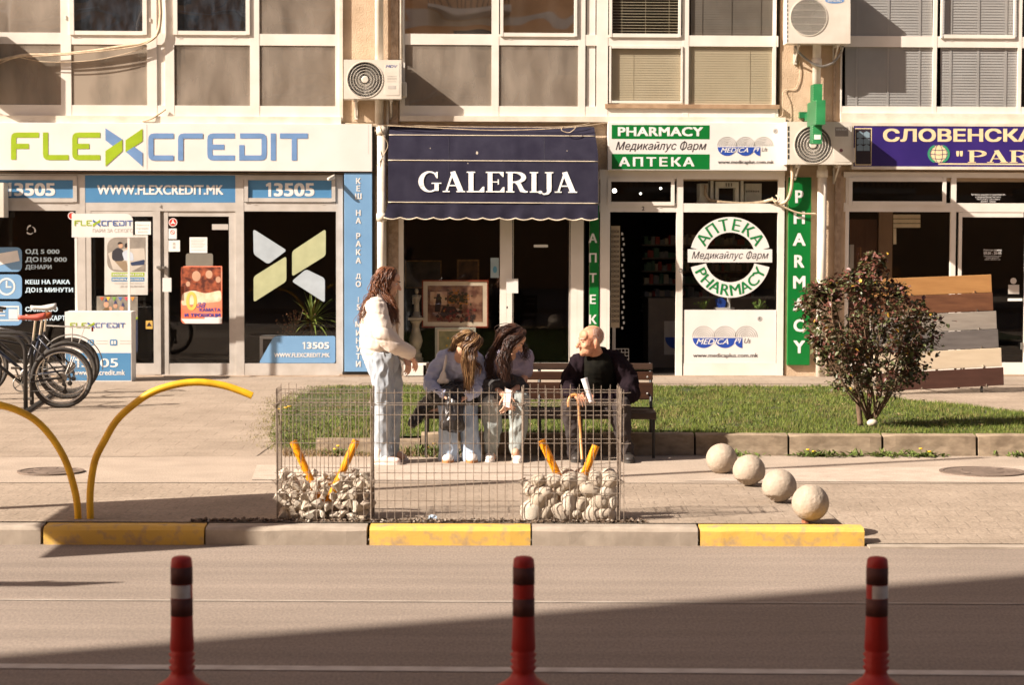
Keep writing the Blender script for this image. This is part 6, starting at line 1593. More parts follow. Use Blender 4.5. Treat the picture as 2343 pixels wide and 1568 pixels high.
def hand(k, w, d, palm_n, thumb_side, curl=(.35, .5, .45), sc=1.0, spread=.10):
    d = V(d).normalized(); n_ = V(palm_n); n_ = (n_ - d * n_.dot(d)).normalized(); s_ = d.cross(n_).normalized() * thumb_side
    w = V(w); L_ = .088 * sc
    for i, off in enumerate((.028, .010, -.009, -.026)):
        kn = w + d * L_ * (1 - .05 * abs(i - 1)) + s_ * off * sc
        k.cap(w + s_ * off * .6 * sc, kn, .0125 * sc, .0105 * sc)
        dd = (d + s_ * (spread * (1.5 - i) * .5)).normalized(); q = kn; lens = ((.040, .025, .020), (.044, .028, .021), (.041, .026, .020), (.032, .020, .017))[i]
        for j in range(3):
            a = curl[j]; dd = (dd * math.cos(a) + n_ * math.sin(a)).normalized(); e = q + dd * lens[j] * sc; k.cap(q, e, (.0088 - .0008 * j) * sc, (.0082 - .0009 * j) * sc); q = e
    t0 = w + d * .022 * sc + s_ * .026 * sc; t1 = t0 + (d * .6 + s_ * .65 + n_ * .35).normalized() * .040 * sc; t2 = t1 + (d * .85 + s_ * .15 + n_ * .45).normalized() * .032 * sc; t3 = t2 + (d * .9 - s_ * .1 + n_ * .4).normalized() * .024 * sc
    k.cap(w + s_ * .012, t0, .014 * sc, .0135 * sc); k.cap(t0, t1, .0135 * sc, .0105 * sc); k.cap(t1, t2, .0105 * sc, .0092 * sc); k.cap(t2, t3, .0092 * sc, .0075 * sc)
def shoe(par, heel, toe, m, sole, w=.048, h=.085, ankle=None, open_=False):
    heel, toe = V(heel), V(toe); d = (toe - heel); L_ = d.length; d.normalize(); sd = V((-d.y, d.x, 0)).normalized()
    k = MB(); b = .045
    k.cap(heel + d * .035 + V((0, 0, b)), heel + d * .11 + V((0, 0, b)), w * .86, w * .92, .95, (0, 0, 1)); k.cap(heel + d * .1 + V((0, 0, .042)), toe - d * .055 + V((0, 0, .034)), w * .92, w * .80, .72, (0, 0, 1))
    k.cap(heel + d * .045 + V((0, 0, .05)), (ankle if ankle is not None else heel + d * .05 + V((0, 0, h + .03))), w * .84, w * .86)
    o = blob(k, .005, 'shoe', m, par, 4)
    k = MB(); n = 22; vs = []
    for z in (.002, .022):
        for i in range(n):
            a = 2 * math.pi * i / n; c = heel.lerp(toe, .5); rr = L_ / 2 * .99; x = math.cos(a); wd = w * (.90 + .12 * x); vs.append(c + d * rr * x * (abs(x) ** -.15 if abs(x) > .1 else 1) + sd * wd * math.sin(a) + V((0, 0, z)))
    k.add(vs, [tuple(range(n - 1, -1, -1)), tuple(range(n, 2 * n))] + [(i, (i + 1) % n, n + (i + 1) % n, n + i) for i in range(n)]); k.build('sole', sole, o)
    k = MB(); mid = heel.lerp(toe, .58) + V((0, 0, .078)); 
    for j in range(4): c = mid - d * .022 * j + V((0, 0, .006 * j)); k.tube([c - sd * .02, c + sd * .02], .0028, 4)
    k.build('laces', sole, o)
    return o
def scalp(k, p, sc, r0, n, r=.006, crown=(0, -.02), curl=.0, nm=3, low=-.05, cover=.0):
    # short runs of hair combed from the parting over the skull, so no bare cap shows
    for i in range(n):
        a = r0.uniform(-math.pi, math.pi); pts = []; fw = math.cos(a)
        zend = low if fw < .45 - cover else .062 + .05 * min(1, (fw - .45 + cover) * 2); ph = r0.uniform(0, 6.3); lift = r0.uniform(1.02, 1.10)
        for j in range(9):
            f_ = j / 8; z = .124 - (.124 - zend) * f_ ** 1.35
            rr = math.sqrt(max(0, 1 - ((z - .036) / .0915) ** 2)) if z > .036 else 1.0 - .04 * f_
            aa = a + .35 * (1 - f_) * math.sin(ph); c_ = curl * math.sin(ph + f_ * 9)
            pts.append(p((.079 * rr * lift + c_) * math.sin(aa), -.018 + .100 * rr * lift * math.cos(aa), z + (.004 if j else 0)))
        k.mat(r0.randrange(nm)).tube(pts, [r * (.8 + .2 * math.sin(3 * j / 8)) for j in range(9)], 5)
def hair_strands(name, m_list, par, guides, n, spread, r, curl=0.0, cfreq=20., seed=0, taper=.35, extra=None):
    r0 = random.Random(seed); k = MB()
    for i in range(n):
        g = r0.choice(guides); off = V((r0.gauss(0, 1), r0.gauss(0, 1), r0.gauss(0, .6))) * spread
        ph = r0.uniform(0, 6.28); am = curl * r0.uniform(.6, 1.3); fr = cfreq * r0.uniform(.8, 1.25); cut = r0.uniform(.72, 1.0)
        P = smooth_path(g, 7); L_ = max(4, int(len(P) * cut)); P = P[:L_]; pts, rs = [], []
        for j, q in enumerate(P):
            f = j / (L_ - 1); e = min(1, f * 3.0)
            a = ph + fr * f
            pts.append(V(q) + off * (.22 + .78 * e) + V((math.cos(a), math.sin(a), .4 * math.sin(a * .7))) * am * min(1, f * 1.6)); rs.append(r * (.55 + .45 * min(1, f * 5)) * (1 - (1 - taper) * f ** 3))
        k.mat(r0.randrange(len(m_list))).tube(pts, rs, 5)
    if extra: extra(k)
    return k.build(name, m_list, par, smooth=True)
M_skin = mat('skin_light', (.62, .36, .24), (.56, .31, .20), sc=25, rough=.5, spec=.35)
M_skin_o = mat('skin_old', (.58, .30, .18), (.44, .19, .11), sc=17, rough=.55, spec=.3, bump=.35, bsc=70, lo=.4, hi=.62)
M_hair_d = mat('hair_dark', (.030, .014, .008), rough=.4)
H_auburn = [mat('hair_auburn_a', (.115, .040, .016), rough=.38), mat('hair_auburn_b', (.20, .075, .030), rough=.38), mat('hair_auburn_c', (.07, .025, .011), rough=.38)]
H_dark = [mat('hair_brown_a', (.045, .018, .010), rough=.38), mat('hair_brown_b', (.075, .030, .016), rough=.38), mat('hair_brown_c', (.028, .012, .008), rough=.38)]
H_blond = [mat('hair_blond_a', (.075, .036, .016), rough=.35), mat('hair_blond_b', (.19, .098, .04), rough=.35), mat('hair_blond_c', (.07, .032, .015), rough=.35), mat('hair_blond_d', (.36, .22, .10), rough=.35)]
M_puff = mat('puffer_cream', (.68, .585, .49), (.62, .52, .43), sc=7, rough=.6, sheen=.2)
M_jean_l = mat('denim_pale', (.37, .40, .43), (.29, .32, .35), sc=9, rough=.9, bump=.2, bsc=300)
M_jean_b = mat('denim_light_blue', (.44, .52, .62), (.35, .44, .56), sc=8, rough=.9, bump=.2, bsc=300)
M_jean_g = mat('denim_grey', (.30, .32, .30), (.22, .24, .225), sc=9, rough=.9, bump=.2, bsc=300)
M_shoe_w = mat('shoe_white', (.74, .68, .62), (.66, .58, .52), sc=18, rough=.6)
M_sole_w = mat('sole_white', (.70, .64, .58), rough=.7); M_sole_g = mat('sole_gum', (.42, .18, .06), rough=.7)
M_shirt_b = mat('shirt_blue', (.47, .50, .64), (.40, .43, .58), sc=11, rough=.85)
M_tee = mat('tee_lavender', (.34, .30, .38), (.29, .255, .33), sc=9, rough=.9)
M_knit = mat('knit_grey', (.075, .07, .068), (.05, .046, .045), sc=40, rough=.95, spec=.1, bump=.4, bsc=150)
M_leather = mat('leather_black', (.014, .012, .012), (.026, .022, .02), sc=14, rough=.28, bump=.3, bsc=24)
M_cardi = mat('cardigan_plum', (.017, .010, .013), (.011, .007, .009), sc=14, rough=.95, spec=.08, bump=.4, bsc=160)
M_sweat = mat('sweater_dark_green', (.011, .010, .007), (.008, .0075, .006), sc=14, rough=.95, spec=.08, bump=.4, bsc=160)
M_trou = mat('trousers_grey', (.055, .045, .042), (.040, .032, .030), sc=10, rough=.95, spec=.1, bump=.2, bsc=250)
M_shoe_k = mat('shoe_dark', (.05, .04, .034), (.03, .025, .022), sc=20, rough=.5)
class Fig:
    def __init__(s, Y): s.Y = Y; s.body = MB()
    def P(s, x, y, d=0.0): return at(x, y, s.Y + d)
    def limb(s, tgt, pts, rs, k=.72, fs=1.0):
        for (a, ra), (b, rb) in zip(list(zip(pts, rs)), list(zip(pts, rs))[1:]):
            if tgt is not None: tgt.cap(a, b, ra, rb, fs)
            s.body.cap(a, b, ra * k, rb * k, fs)
    def finish(s, label, skin, foot, it=3):
        s.o = blob(s.body, .0048, 'person', skin, None, it, label=label, cat='person', origin=foot); return s.o

# --- standing woman ------------------------------------------------------------------
f = Fig(17.75); P = f.P
H1 = headbase(P(888, 645, 0), (.97, -.12, -.24), (.25, 0, 1))
head(f.body, H1, .97, neck=P(868, 694))
jk, jn = MB(), MB()
f.limb(jk, [P(864, 712), P(864, 745), P(864, 792)], [.128, .148, .148], .78, 1.30)
f.limb(None, [P(866, 800), P(872, 826)], [.12, .12], 1, 1.2)
jk.cap(P(866, 688), P(866, 698), .085, .11, 1.5); jk.cap(P(868, 673), P(867, 690), .066, .08)
jk.cap(P(865, 800), P(866, 811), .150, .138, 1.22)
for s_, pts in ((-1, [P(860, 704, -.20), P(876, 764, -.27), P(900, 790, -.25), P(935, 806, -.17)]), (1, [P(866, 704, .20), P(886, 770, .24), P(905, 794, .16), P(930, 812, .06)])):
    f.limb(jk, pts, [.088, .082, .076, .060], .5); jk.cap(pts[-1], pts[-1] + V((.012, 0, -.012)), .058, .046)
nl = [P(872, 822, -.09), P(875, 870, -.10), P(874, 935, -.10), P(873, 1000, -.10), P(876, 1046, -.10)]
fl = [P(882, 822, .09), P(892, 870, .09), P(899, 935, .06), P(894, 1000, .08), P(897, 1038, .10)]
f.limb(jn, nl, [.112, .100, .072, .066, .074], .7); f.limb(jn, fl, [.108, .098, .070, .064, .066], .7); jn.cap(P(868, 812), P(874, 828), .125, .135, 1.25)
for pts, d_, ds_ in ((P(936, 812, -.16), (.55, .35, -.75), -1), (P(928, 818, .03), (.3, -.3, -.9), 1)): hand(f.body, pts, d_, (-.6, .5 * ds_, -.4), ds_, (.5, .7, .5), .92)
for pts in (nl, fl): f.body.cap(pts[-1], V((pts[-1].x + .08, pts[-1].y, .16)), .045, .03)
w1_ = f.finish('young woman with long curly auburn hair in a cream puffer jacket, standing', M_skin, gp(885, 1063))
def quilt(p):
    z = (p.z - .12 + .10 * (p.x - P(866, 750).x)) / .105; fr = abs(z - round(z)); n1 = noise.noise(p * 9); return -.0055 * (1 + n1) * math.exp(-(fr / .09) ** 2) + .007 * (.5 - abs(n1)) + .006 * (.5 - abs(noise.noise(V((p.x * 22, p.y * 22, p.z * 13)))))
blob(jk, .009, 'puffer_jacket', M_puff, w1_, 5, quilt)
k = MB(); c0 = P(866, 815)
blob(jn, .0065, 'jeans', M_jean_l, w1_, 4, folds(.024, 6, (1.5, 1.5, .8), 3))
shoe(w1_, V((P(853, 1060, -.1).x, 17.62, .12)), V((P(922, 1060, -.1).x, 17.58, .12)), mat('shoe_pink', (.74, .62, .56), (.68, .54, .48), sc=14, rough=.6), M_sole_w, .050)
shoe(w1_, V((P(884, 1050, .1).x, 17.86, .12)), V((P(934, 1050, .1).x, 17.92, .12)), MATS['shoe_pink'], M_sole_w, .048)
eyes(w1_, H1, .97)
c, R_ = H1; q = lambda x, y, z: c + R_ @ (V((x, y, z)) * .97)
gd = []
for s_ in (-1, 1):      # strands over both sides of the face and down the chest; and down the back
    gd += [[q(0, .03, .124), q(.055 * s_, .022, .092), q(.082 * s_, .002, .0), q(.085 * s_, .012, -.09), P(896, 694, -.12 * -s_ * -1), P(902, 722, -.15 * -s_ * -1), P(904, 745, -.15 * -s_ * -1)]] * 2
    gd += [[q(0, .0, .127), q(.06 * s_, -.01, .093), q(.083 * s_, -.03, .0), q(.084 * s_, -.025, -.10), P(884, 700, -.15 * s_), P(893, 728, -.19 * s_), P(899, 747, -.18 * s_)]] * 2
    gd += [[q(0, -.03, .128), q(.06 * s_, -.05, .08), q(.08 * s_, -.075, -.02), P(860, 668, -.08 * s_), P(846, 690, -.11 * s_), P(835, 712, -.12 * s_), P(826, 742, -.10 * s_)]] * 2
gd += [[q(0, -.05, .12), q(0, -.10, .05), q(0, -.115, -.05), P(852, 672), P(839, 692), P(829, 716), P(820, 746)]] * 2
def cap1(k): k.mat(0).ell(q(0, -.018, .040), (.078, .098, .086), R_); scalp(k, q, .97, random.Random(1), 460, .0030, curl=.0012)
hair_strands('hair', H_auburn, w1_, gd, 560, .014, .0030, .012, 30., 4, extra=cap1)

# --- girl in the blue shirt ----------------------------------------------------------
f = Fig(18.1); P = f.P
H2 = headbase(P(1071, 790, -.26), (.84, -.20, -.56), (.54, -.12, .82))
head(f.body, H2, .95, neck=P(1052, 822, -.10))
sh, jn = MB(), MB()
f.limb(sh, [P(1054, 905, .20), P(1052, 872, .08), P(1053, 838, -.04)], [.135, .135, .128], .8, .95)
sh.cap(P(1024, 821, -.06), P(1082, 821, -.02), .078, .076); f.body.cap(P(1024, 822, -.06), P(1082, 822, -.02), .055, .055); sh.cap(P(1050, 815, -.08), P(1054, 822, -.06), .075, .09)
ra = [P(1017, 822, -.06), P(992, 852, -.06), P(983, 879, -.10), P(996, 893, -.20), P(1011, 902, -.27)]
la = [P(1089, 824, -.02), P(1098, 852, -.04), P(1097, 880, -.12), P(1086, 893, -.22), P(1073, 903, -.28)]
for a in (ra, la): f.limb(sh, a, [.072, .064, .058, .056, .052], .6)
hand(f.body, P(1013, 903, -.29), (.75, -.35, -.45), (.2, .3, -.9), 1, (.5, .6, .5), .88); hand(f.body, P(1070, 905, -.30), (-.75, -.35, -.4), (-.2, .3, -.9), -1, (.5, .6, .5), .88)
l1 = [P(1038, 918, .18), P(1024, 925, -.20), P(1025, 985, -.22), P(1026, 1050, -.20)]; l2 = [P(1072, 918, .18), P(1070, 922, -.20), P(1074, 985, -.20), P(1078, 1046, -.20)]
for l_ in (l1, l2): f.limb(jn, l_, [.092, .078, .072, .086], .65); f.body.cap(l_[-1], l_[-1] + V((0, -.06, -.02)), .04, .035)
jn.cap(P(1044, 912, .22), P(1066, 912, .22), .12, .12)
w2_ = f.finish('seated girl with long straight highlighted hair in a pale blue shirt', M_skin, V((P(1052, 1060).x, 17.95, .12)))
blob(sh, .0075, 'shirt', M_shirt_b, w2_, 3, folds(.020, 10, (1, 1, 1), 1)); blob(jn, .008, 'jeans', M_jean_b, w2_, 3, folds(.019, 8, (1.4, 1.4, .6), 6))
for x in (1026, 1080): shoe(w2_, V((P(x, 1060).x, 17.96, .12)), V((P(x + 1, 1060).x, 17.70, .12)), M_shoe_w, M_sole_g, .056)
eyes(w2_, H2, .95)
c, R_ = H2; q2 = lambda x, y, z, c=c, R_=R_: c + R_ @ (V((x, y, z)) * .95)
gd = []
for s_ in (.35, .7, 1.0): gd += [[q2(.005, .03, .126), q2(.05 * s_ + .02, .05, .085), q2(.092, .05 - .03 * s_, -.02), P(1062 + 6 * s_, 832, -.36), P(1066 + 7 * s_, 866, -.36), P(1068 + 7 * s_, 900, -.36)]] * 3
gd += [[q2(.0, .05, .122), q2(.045, .078, .085), q2(.085, .078, 0), P(1080, 826, -.40), P(1079, 862, -.38), P(1078, 893, -.38)]] * 3
gd += [[q2(.01, -.02, .128), q2(.06, -.06, .08), q2(.075, -.10, .0), P(1037, 797, -.12), P(1018, 808, -.07), P(1005, 818, -.02), P(1000, 832, .08)]] * 3 + [[q2(0, -.05, .12), q2(.03, -.1, .06), q2(.03, -.125, -.02), P(1042, 802, -.02), P(1025, 815, .06), P(1015, 840, .12)]] * 3
gd += [[q2(.0, .03, .125), q2(-.07, .02, .07), q2(-.088, .0, -.02), q2(-.085, .0, -.10), P(1094, 838, -.2), P(1094, 862, -.2)]] * 2
def cap2(k): k.mat(0).ell(c + R_ @ V((0, -.018, .040)), (.075, .095, .083), R_); scalp(k, q2, .95, random.Random(2), 460, .0030, nm=4)
hair_strands('hair', H_blond, w2_, gd, 560, .013, .0030, .002, 5., 8, extra=cap2)

# --- girl in the lavender tee --------------------------------------------------------
f = Fig(18.1); P = f.P
H3 = headbase(P(1174, 777, -.22), (.78, -.24, -.60), (.56, -.18, .78))
head(f.body, H3, .96, neck=P(1166, 820, -.06))
te, jn = MB(), MB()
f.limb(te, [P(1164, 905, .20), P(1166, 870, .10), P(1167, 836, .0)], [.135, .135, .130], .8, .95)
te.cap(P(1133, 820, .0), P(1197, 816, .02), .076, .078); f.body.cap(P(1133, 820, .0), P(1197, 816, .02), .055, .055)
ra = [P(1130, 822, .0), P(1117, 852, -.02), P(1117, 882, -.06), P(1134, 893, -.2), P(1150, 902, -.29)]; la = [P(1201, 816, .02), P(1200, 846, .0), P(1195, 880, -.06), P(1180, 893, -.2), P(1163, 903, -.29)]
for a in (ra, la):
    f.limb(None, a, [.048, .042, .036, .034, .027], 1); te.cap(a[0], a[1].lerp(a[2], .05), .072, .068)
hand(f.body, P(1152, 904, -.30), (.35, -.4, -.85), (.6, .5, -.2), 1, (.35, .5, .4), .95); hand(f.body, P(1162, 906, -.30), (-.1, -.4, -.9), (-.7, .5, -.2), -1, (.35, .5, .4), .95)
l1 = [P(1146, 918, .18), P(1125, 921, -.22), P(1126, 980, -.22), P(1124, 1042, -.18)]; l2 = [P(1184, 918, .18), P(1188, 917, -.24), P(1186, 975, -.24), P(1179, 1030, -.26)]
for l_ in (l1, l2): f.limb(jn, l_, [.096, .084, .072, .046], .65); f.body.cap(l_[-1], l_[-1] + V((0, -.05, -.02)), .035, .035)
jn.cap(P(1152, 912, .22), P(1176, 912, .22), .12, .12)
w3_ = f.finish('seated girl with dark curly hair in a lavender tee looking at a phone', M_skin, V((P(1160, 1060).x, 17.95, .12)))
blob(te, .0075, 'tee_shirt', M_tee, w3_, 3, folds(.016, 9, (1, 1, 1), 11)); blob(jn, .0075, 'jeans', M_jean_g, w3_, 3, folds(.020, 9, (1.3, 1.3, .7), 16))
shoe(w3_, V((P(1122, 1060).x, 18.0, .12)), V((P(1121, 1060).x, 17.76, .12)), M_shoe_w, M_sole_w, .044); shoe(w3_, V((P(1180, 1060).x, 17.93, .12)), V((P(1186, 1060).x, 17.70, .12)), M_shoe_w, M_sole_w, .050)
eyes(w3_, H3, .96)
c3, R3 = H3; q3 = lambda x, y, z: c3 + R3 @ (V((x, y, z)) * .97); gd = []
for s_ in (.3, .65, 1.0): gd += [[q3(.005, .03, .128), q3(.055 * s_ + .02, .04, .09), q3(.096, .045 - .05 * s_, -.01), P(1147 + 12 * s_, 815, -.32), P(1146 + 14 * s_, 846, -.32), P(1148 + 14 * s_, 876, -.31)]] * 4
gd += [[q3(.01, -.02, .128), q3(.07, -.05, .08), q3(.09, -.08, .0), P(1130, 800, -.14), P(1120, 825, -.12), P(1121, 856, -.14), P(1126, 880, -.16)]] * 4 + [[q3(0, -.05, .12), q3(.03, -.10, .06), q3(.02, -.12, -.02), P(1150, 812, .02), P(1142, 845, .10)]] * 3
gd += [[q3(.0, .03, .126), q3(-.075, .02, .07), q3(-.095, .0, -.02), P(1200, 795, -.16), P(1203, 812, -.10), P(1202, 824, -.06)]] * 2
def cap3(k): k.mat(0).ell(q3(0, -.018, .040), (.078, .098, .087), R3); scalp(k, q3, .97, random.Random(3), 500, .0030, curl=.0015)
hair_strands('hair', H_dark, w3_, gd, 620, .017, .0030, .010, 28., 15, extra=cap3)

# --- old man --------------------------------------------------------------------------
f = Fig(18.08); P = f.P
H4 = headbase(P(1351, 780, -.10), (-.90, -.42, -.04), (-.05, -.12, 1))
head(f.body, H4, 1.08, old=True, neck=P(1366, 822, .0), nr=.062)
cd_, sw, tr_ = MB(), MB(), MB()
f.limb(sw, [P(1372, 908, .20), P(1368, 868, .08), P(1366, 842, .0)], [.17, .175, .15], .8, .9); sw.cap(P(1364, 815, -.02), P(1366, 828, -.02), .070, .085)
cd_.cap(P(1332, 833, .02), P(1405, 829, .06), .092, .098); cd_.cap(P(1392, 840, .10), P(1402, 908, .22), .15, .16, .9); cd_.cap(P(1340, 845, .08), P(1334, 905, .20), .125, .14, .9); cd_.cap(P(1368, 812, .04), P(1388, 822, .06), .072, .085)
cd_.cap(P(1410, 905, .16), P(1424, 960, .12), .11, .06, .8)
ra = [P(1326, 834, .0), P(1308, 860, .0), P(1299, 884, -.06), P(1303, 896, -.20), P(1309, 902, -.29)]; la = [P(1411, 832, .04), P(1434, 866, .02), P(1441, 900, -.06), P(1410, 914, -.2), P(1372, 917, -.30)]
f.limb(cd_, ra, [.090, .078, .068, .058, .048], .6); f.limb(cd_, la, [.096, .088, .080, .066, .052], .6)
cane_top = P(1321, 906, -.36)
hand(f.body, P(1309, 902, -.31), (.55, -.6, -.2), (.2, .1, -.95), 1, (.5, .85, .7), 1.02); hand(f.body, P(1370, 918, -.31), (-.9, -.15, .05), (-.1, -.5, .85), 1, (.45, .8, .7), 1.02)
l1 = [P(1352, 922, .18), P(1308, 930, -.24), P(1311, 990, -.20), P(1318, 1046, -.14)]; l2 = [P(1396, 922, .18), P(1416, 930, -.24), P(1424, 990, -.22), P(1434, 1046, -.18)]
for l_ in (l1, l2): f.limb(tr_, l_, [.105, .088, .070, .066], .65); f.body.cap(l_[-1], l_[-1] + V((0, -.05, -.02)), .042, .04)
tr_.cap(P(1362, 916, .22), P(1388, 916, .22), .14, .14)
w4_ = f.finish('elderly balding man in a dark cardigan leaning on a cane, seated on the bench', M_skin_o, V((P(1370, 1060).x, 17.95, .12)))
blob(sw, .0085, 'sweater', M_sweat, w4_, 5, folds(.006, 8, (1, 1, 1), 21)); blob(cd_, .0085, 'cardigan', M_cardi, w4_, 3, folds(.022, 9, (1.3, 1, .6), 25)); blob(tr_, .0085, 'trousers', M_trou, w4_, 3, folds(.020, 8, (1.3, 1.3, .7), 28))
shoe(w4_, V((P(1319, 1060).x, 18.02, .12)), V((P(1315, 1060).x, 17.74, .12)), M_shoe_k, M_rubber, .054); shoe(w4_, V((P(1432, 1060).x, 17.98, .12)), V((P(1436, 1060).x, 17.70, .12)), M_shoe_k, M_rubber, .056)
eyes(w4_, H4, 1.08, wc=(.40, .20, .12), bc=mat('brow_grey', (.42, .34, .28)))
c4, R4_ = H4; k = MB(); r0 = random.Random(6)   # thin grey stubble round the back and sides
for i in range(2600):
    a = r0.uniform(0, 2 * math.pi); z = r0.uniform(-.045, .108); 
    d = V((math.cos(a), math.sin(a), 0)); 
    if d.y > .30 and z < .12: continue
    rr = math.sqrt(max(.02, 1 - ((z - .036) / .086) ** 2)); b = V((d.x * .0765 * rr, -.014 + d.y * .098 * rr, z)); nn = V((d.x, d.y, .25 - .9)).normalized()
    b2 = b + V((d.x * .004, d.y * .004, -.009)); w_ = V((-d.y, d.x, 0)) * .0016
    k.add([c4 + R4_ @ (q_ * 1.08) for q_ in (b - w_, b + w_, b2)], [(0, 1, 2)])
k.build('hair', mat('hair_grey', (.56, .47, .40), rough=.6), w4_)
# --- things they hold or have beside them ----------------------------------------------
M_cane = mat('cane_wood', (.62, .30, .10), (.50, .22, .07), sc=12, rough=.4)
k = MB(); hp = [P(1301, 931, -.40), P(1300, 920, -.39), P(1304, 909, -.38), P(1311, 904, -.37), P(1318, 905, -.37), P(1322, 914, -.37), P(1324, 940, -.38), P(1328, 1000, -.42), V((P(1332, 1066, -.5).x, 17.55, .125))]
k.tube(smooth_path(hp, 4), .0125, 10); cn = k.build('walking_cane', M_cane, label='light brown wooden walking cane with a curved handle held by the old man', cat='cane', smooth=True)
k = MB(); b = V(hp[-1]); k.lathe(b + V((0, 0, -.004)), [(.016, 0), (.016, .05), (.0135, .055)], 10); k.build('rubber_tip', M_rubber, cn)
k = MB(); a, b = P(1352, 921, -.37), P(1336, 866, -.36); d = b - a; n = 40; vs = []
ax_ = d.normalized(); s1 = ax_.orthogonal().normalized(); s2 = ax_.cross(s1)
for i in range(n + 1):
    an = i / n * 4 * math.pi
    for f_ in (0, 1): rr = (.018 + .012 * f_) * (1 - .16 * i / n); vs.append(a + d * f_ + (s1 * math.cos(an) + s2 * math.sin(an)) * rr)
k.add(vs, [(2 * i, 2 * i + 2, 2 * i + 3, 2 * i + 1) for i in range(n)]); k.build('paper_roll', mat('paper_white', (.80, .78, .78)), label='rolled white papers held upright in the old man\'s hand', cat='paper', smooth=True)
k = MB(); a = P(1161, 903, -.40); k.box((-.006, -.035, -.075), (.006, .035, .075), Matrix.Translation(a + V((0, 0, -.03))) @ Matrix.Rotation(.25, 4, 'X') @ Matrix.Rotation(.12, 4, 'Y') @ Matrix.Rotation(.9, 4, 'Z')); k.build('phone', mat('phone_pink', (.72, .60, .56), rough=.3), label='pale phone held between the hands of the girl in the tee', cat='phone')
k = MB()    # white shoulder bag with strap
k.cap(P(1012, 870, -.17), P(1014, 856, -.16), .036, .026, .6); k.cap(P(1006, 872, -.17), P(1020, 873, -.17), .026, .026, .7)
bg_ = blob(k, .006, 'shoulder_bag', mat('bag_white', (.78, .72, .64), (.72, .65, .56), sc=9, rough=.5), None, 4, label='small white shoulder bag hanging beside the girl in the blue shirt', cat='bag', origin=P(1013, 878, -.17))
k = MB(); k.tube(smooth_path([P(1014, 852, -.16), P(1017, 838, -.15), P(1020, 822, -.14), P(1020, 810, -.08), P(1017, 808, .0)], 4), .011, 6); k.build('strap', MATS['bag_white'], bg_, smooth=True)
k = MB()    # black leather jacket across the lap
k.cap(P(1004, 905, -.16), P(1070, 902, -.16), .085, .085, 1.6); k.cap(P(1012, 892, -.14), P(1052, 892, -.12), .062, .066); k.cap(P(1072, 912, -.2), P(1090, 902, -.1), .07, .06)
k.cap(P(1004, 906, -.10), P(972, 930, -.06), .070, .058); k.cap(P(972, 930, -.06), P(945, 968, -.10), .056, .042)
blob(k, .008, 'leather_jacket', M_leather, None, 3, folds(.020, 11, (1, 1, 1), 31), label='black leather jacket lying across the lap of the girl in the blue shirt', cat='jacket', origin=P(1040, 920, -.2))
k = MB(); k.cap(P(1037, 930, -.33), P(1036, 966, -.35), .075, .088, .8); k.cap(P(1040, 900, -.27), P(1038, 930, -.33), .05, .07, .8); k.cap(P(1020, 972, -.35), P(1052, 974, -.34), .05, .05)
blob(k, .007, 'leather_bag', M_leather, None, 3, folds(.016, 12, (1.6, 1.6, .5), 41), label='slouchy black leather bag hanging in front of the knees', cat='bag', origin=P(1037, 987, -.35))
k = MB(); k.cap(P(1100, 898, -.12), P(1128, 884, -.10), .088, .082); k.cap(P(1128, 890, -.16), P(1150, 882, -.1), .07, .075); k.cap(P(1160, 878, -.05), P(1186, 884, -.08), .085, .080); k.cap(P(1098, 908, -.15), P(1140, 908, -.22), .06, .05); k.cap(P(1172, 900, -.12), P(1196, 898, -.15), .05, .05)
blob(k, .008, 'grey_sweater', M_knit, None, 3, folds(.018, 10, (1, 1, 1.2), 51), label='crumpled dark grey sweater on the lap of the girl in the tee', cat='sweater', origin=P(1140, 925, -.2))
# ---------------------------------------------------------------- planting bed, grass, shrub and weeds
def bedz(x, y): 
    k = min(1, max(0, (y - 18.5) / 7.0)); return .275 - .125 * k + .012 * noise.noise(V((x * .8, y * .8, 0)))
edgeL = [gp(722, 1010, .25), gp(690, 1012, .16), gp(635, 1006, .14), gp(608, 985, .13), gp(622, 950, .13), gp(628, 915, .13), gp(648, 893, .13), gp(690, 879, .13), gp(740, 875, .13)]
def xl(y):      # left boundary of the bed at depth y
    pts = sorted([(18.56, at(722, 1000, 18.56).x), (18.8, at(640, 1000, 18.8).x), (19.6, at(612, 1000, 19.6).x), (21.0, at(620, 950, 21).x), (23.2, at(632, 915, 23.2).x), (25.0, at(655, 893, 25.0).x), (26.2, at(700, 879, 26.2).x)])
    for (a, xa), (b, xb) in zip(pts, pts[1:]):
        if y <= b: return xa + (xb - xa) * max(0, (y - a)) / (b - a)
    return pts[-1][1]
def xr(y):      # right boundary: diagonal towards the flooring shop
    if y < 21.2: return 30
    a, b = gp(2342, 948, .16), gp(2010, 906, .16)
    t_ = (y - a.y) / (b.y - a.y); return a.x + (b.x - a.x) * t_ if t_ < 1 else b.x
YB0, YB1 = 18.54, 26.4
k = MB(); ny, nxx = 34, 44; vs = []
for j in range(ny + 1):
    y = YB0 + (YB1 - YB0) * j / ny; a, b = xl(y), min(9.5, xr(y))
    for i in range(nxx + 1):
        x = a + (b - a) * i / nxx; e = min(1, i / 6, (ny - j) / 2, (nxx - i) / 2 if b < 9 else 1); vs.append((x, y, .118 + (bedz(x, y) - .118) * e if not (j == 0 and i > 2) else bedz(x, y)))
k.add(vs, [(j * (nxx + 1) + i, j * (nxx + 1) + i + 1, (j + 1) * (nxx + 1) + i + 1, (j + 1) * (nxx + 1) + i) for j in range(ny) for i in range(nxx)])
k.build('bed_soil', mat('turf_soil', (.035, .05, .012), (.055, .05, .022), sc=7, rough=1), kind='structure')
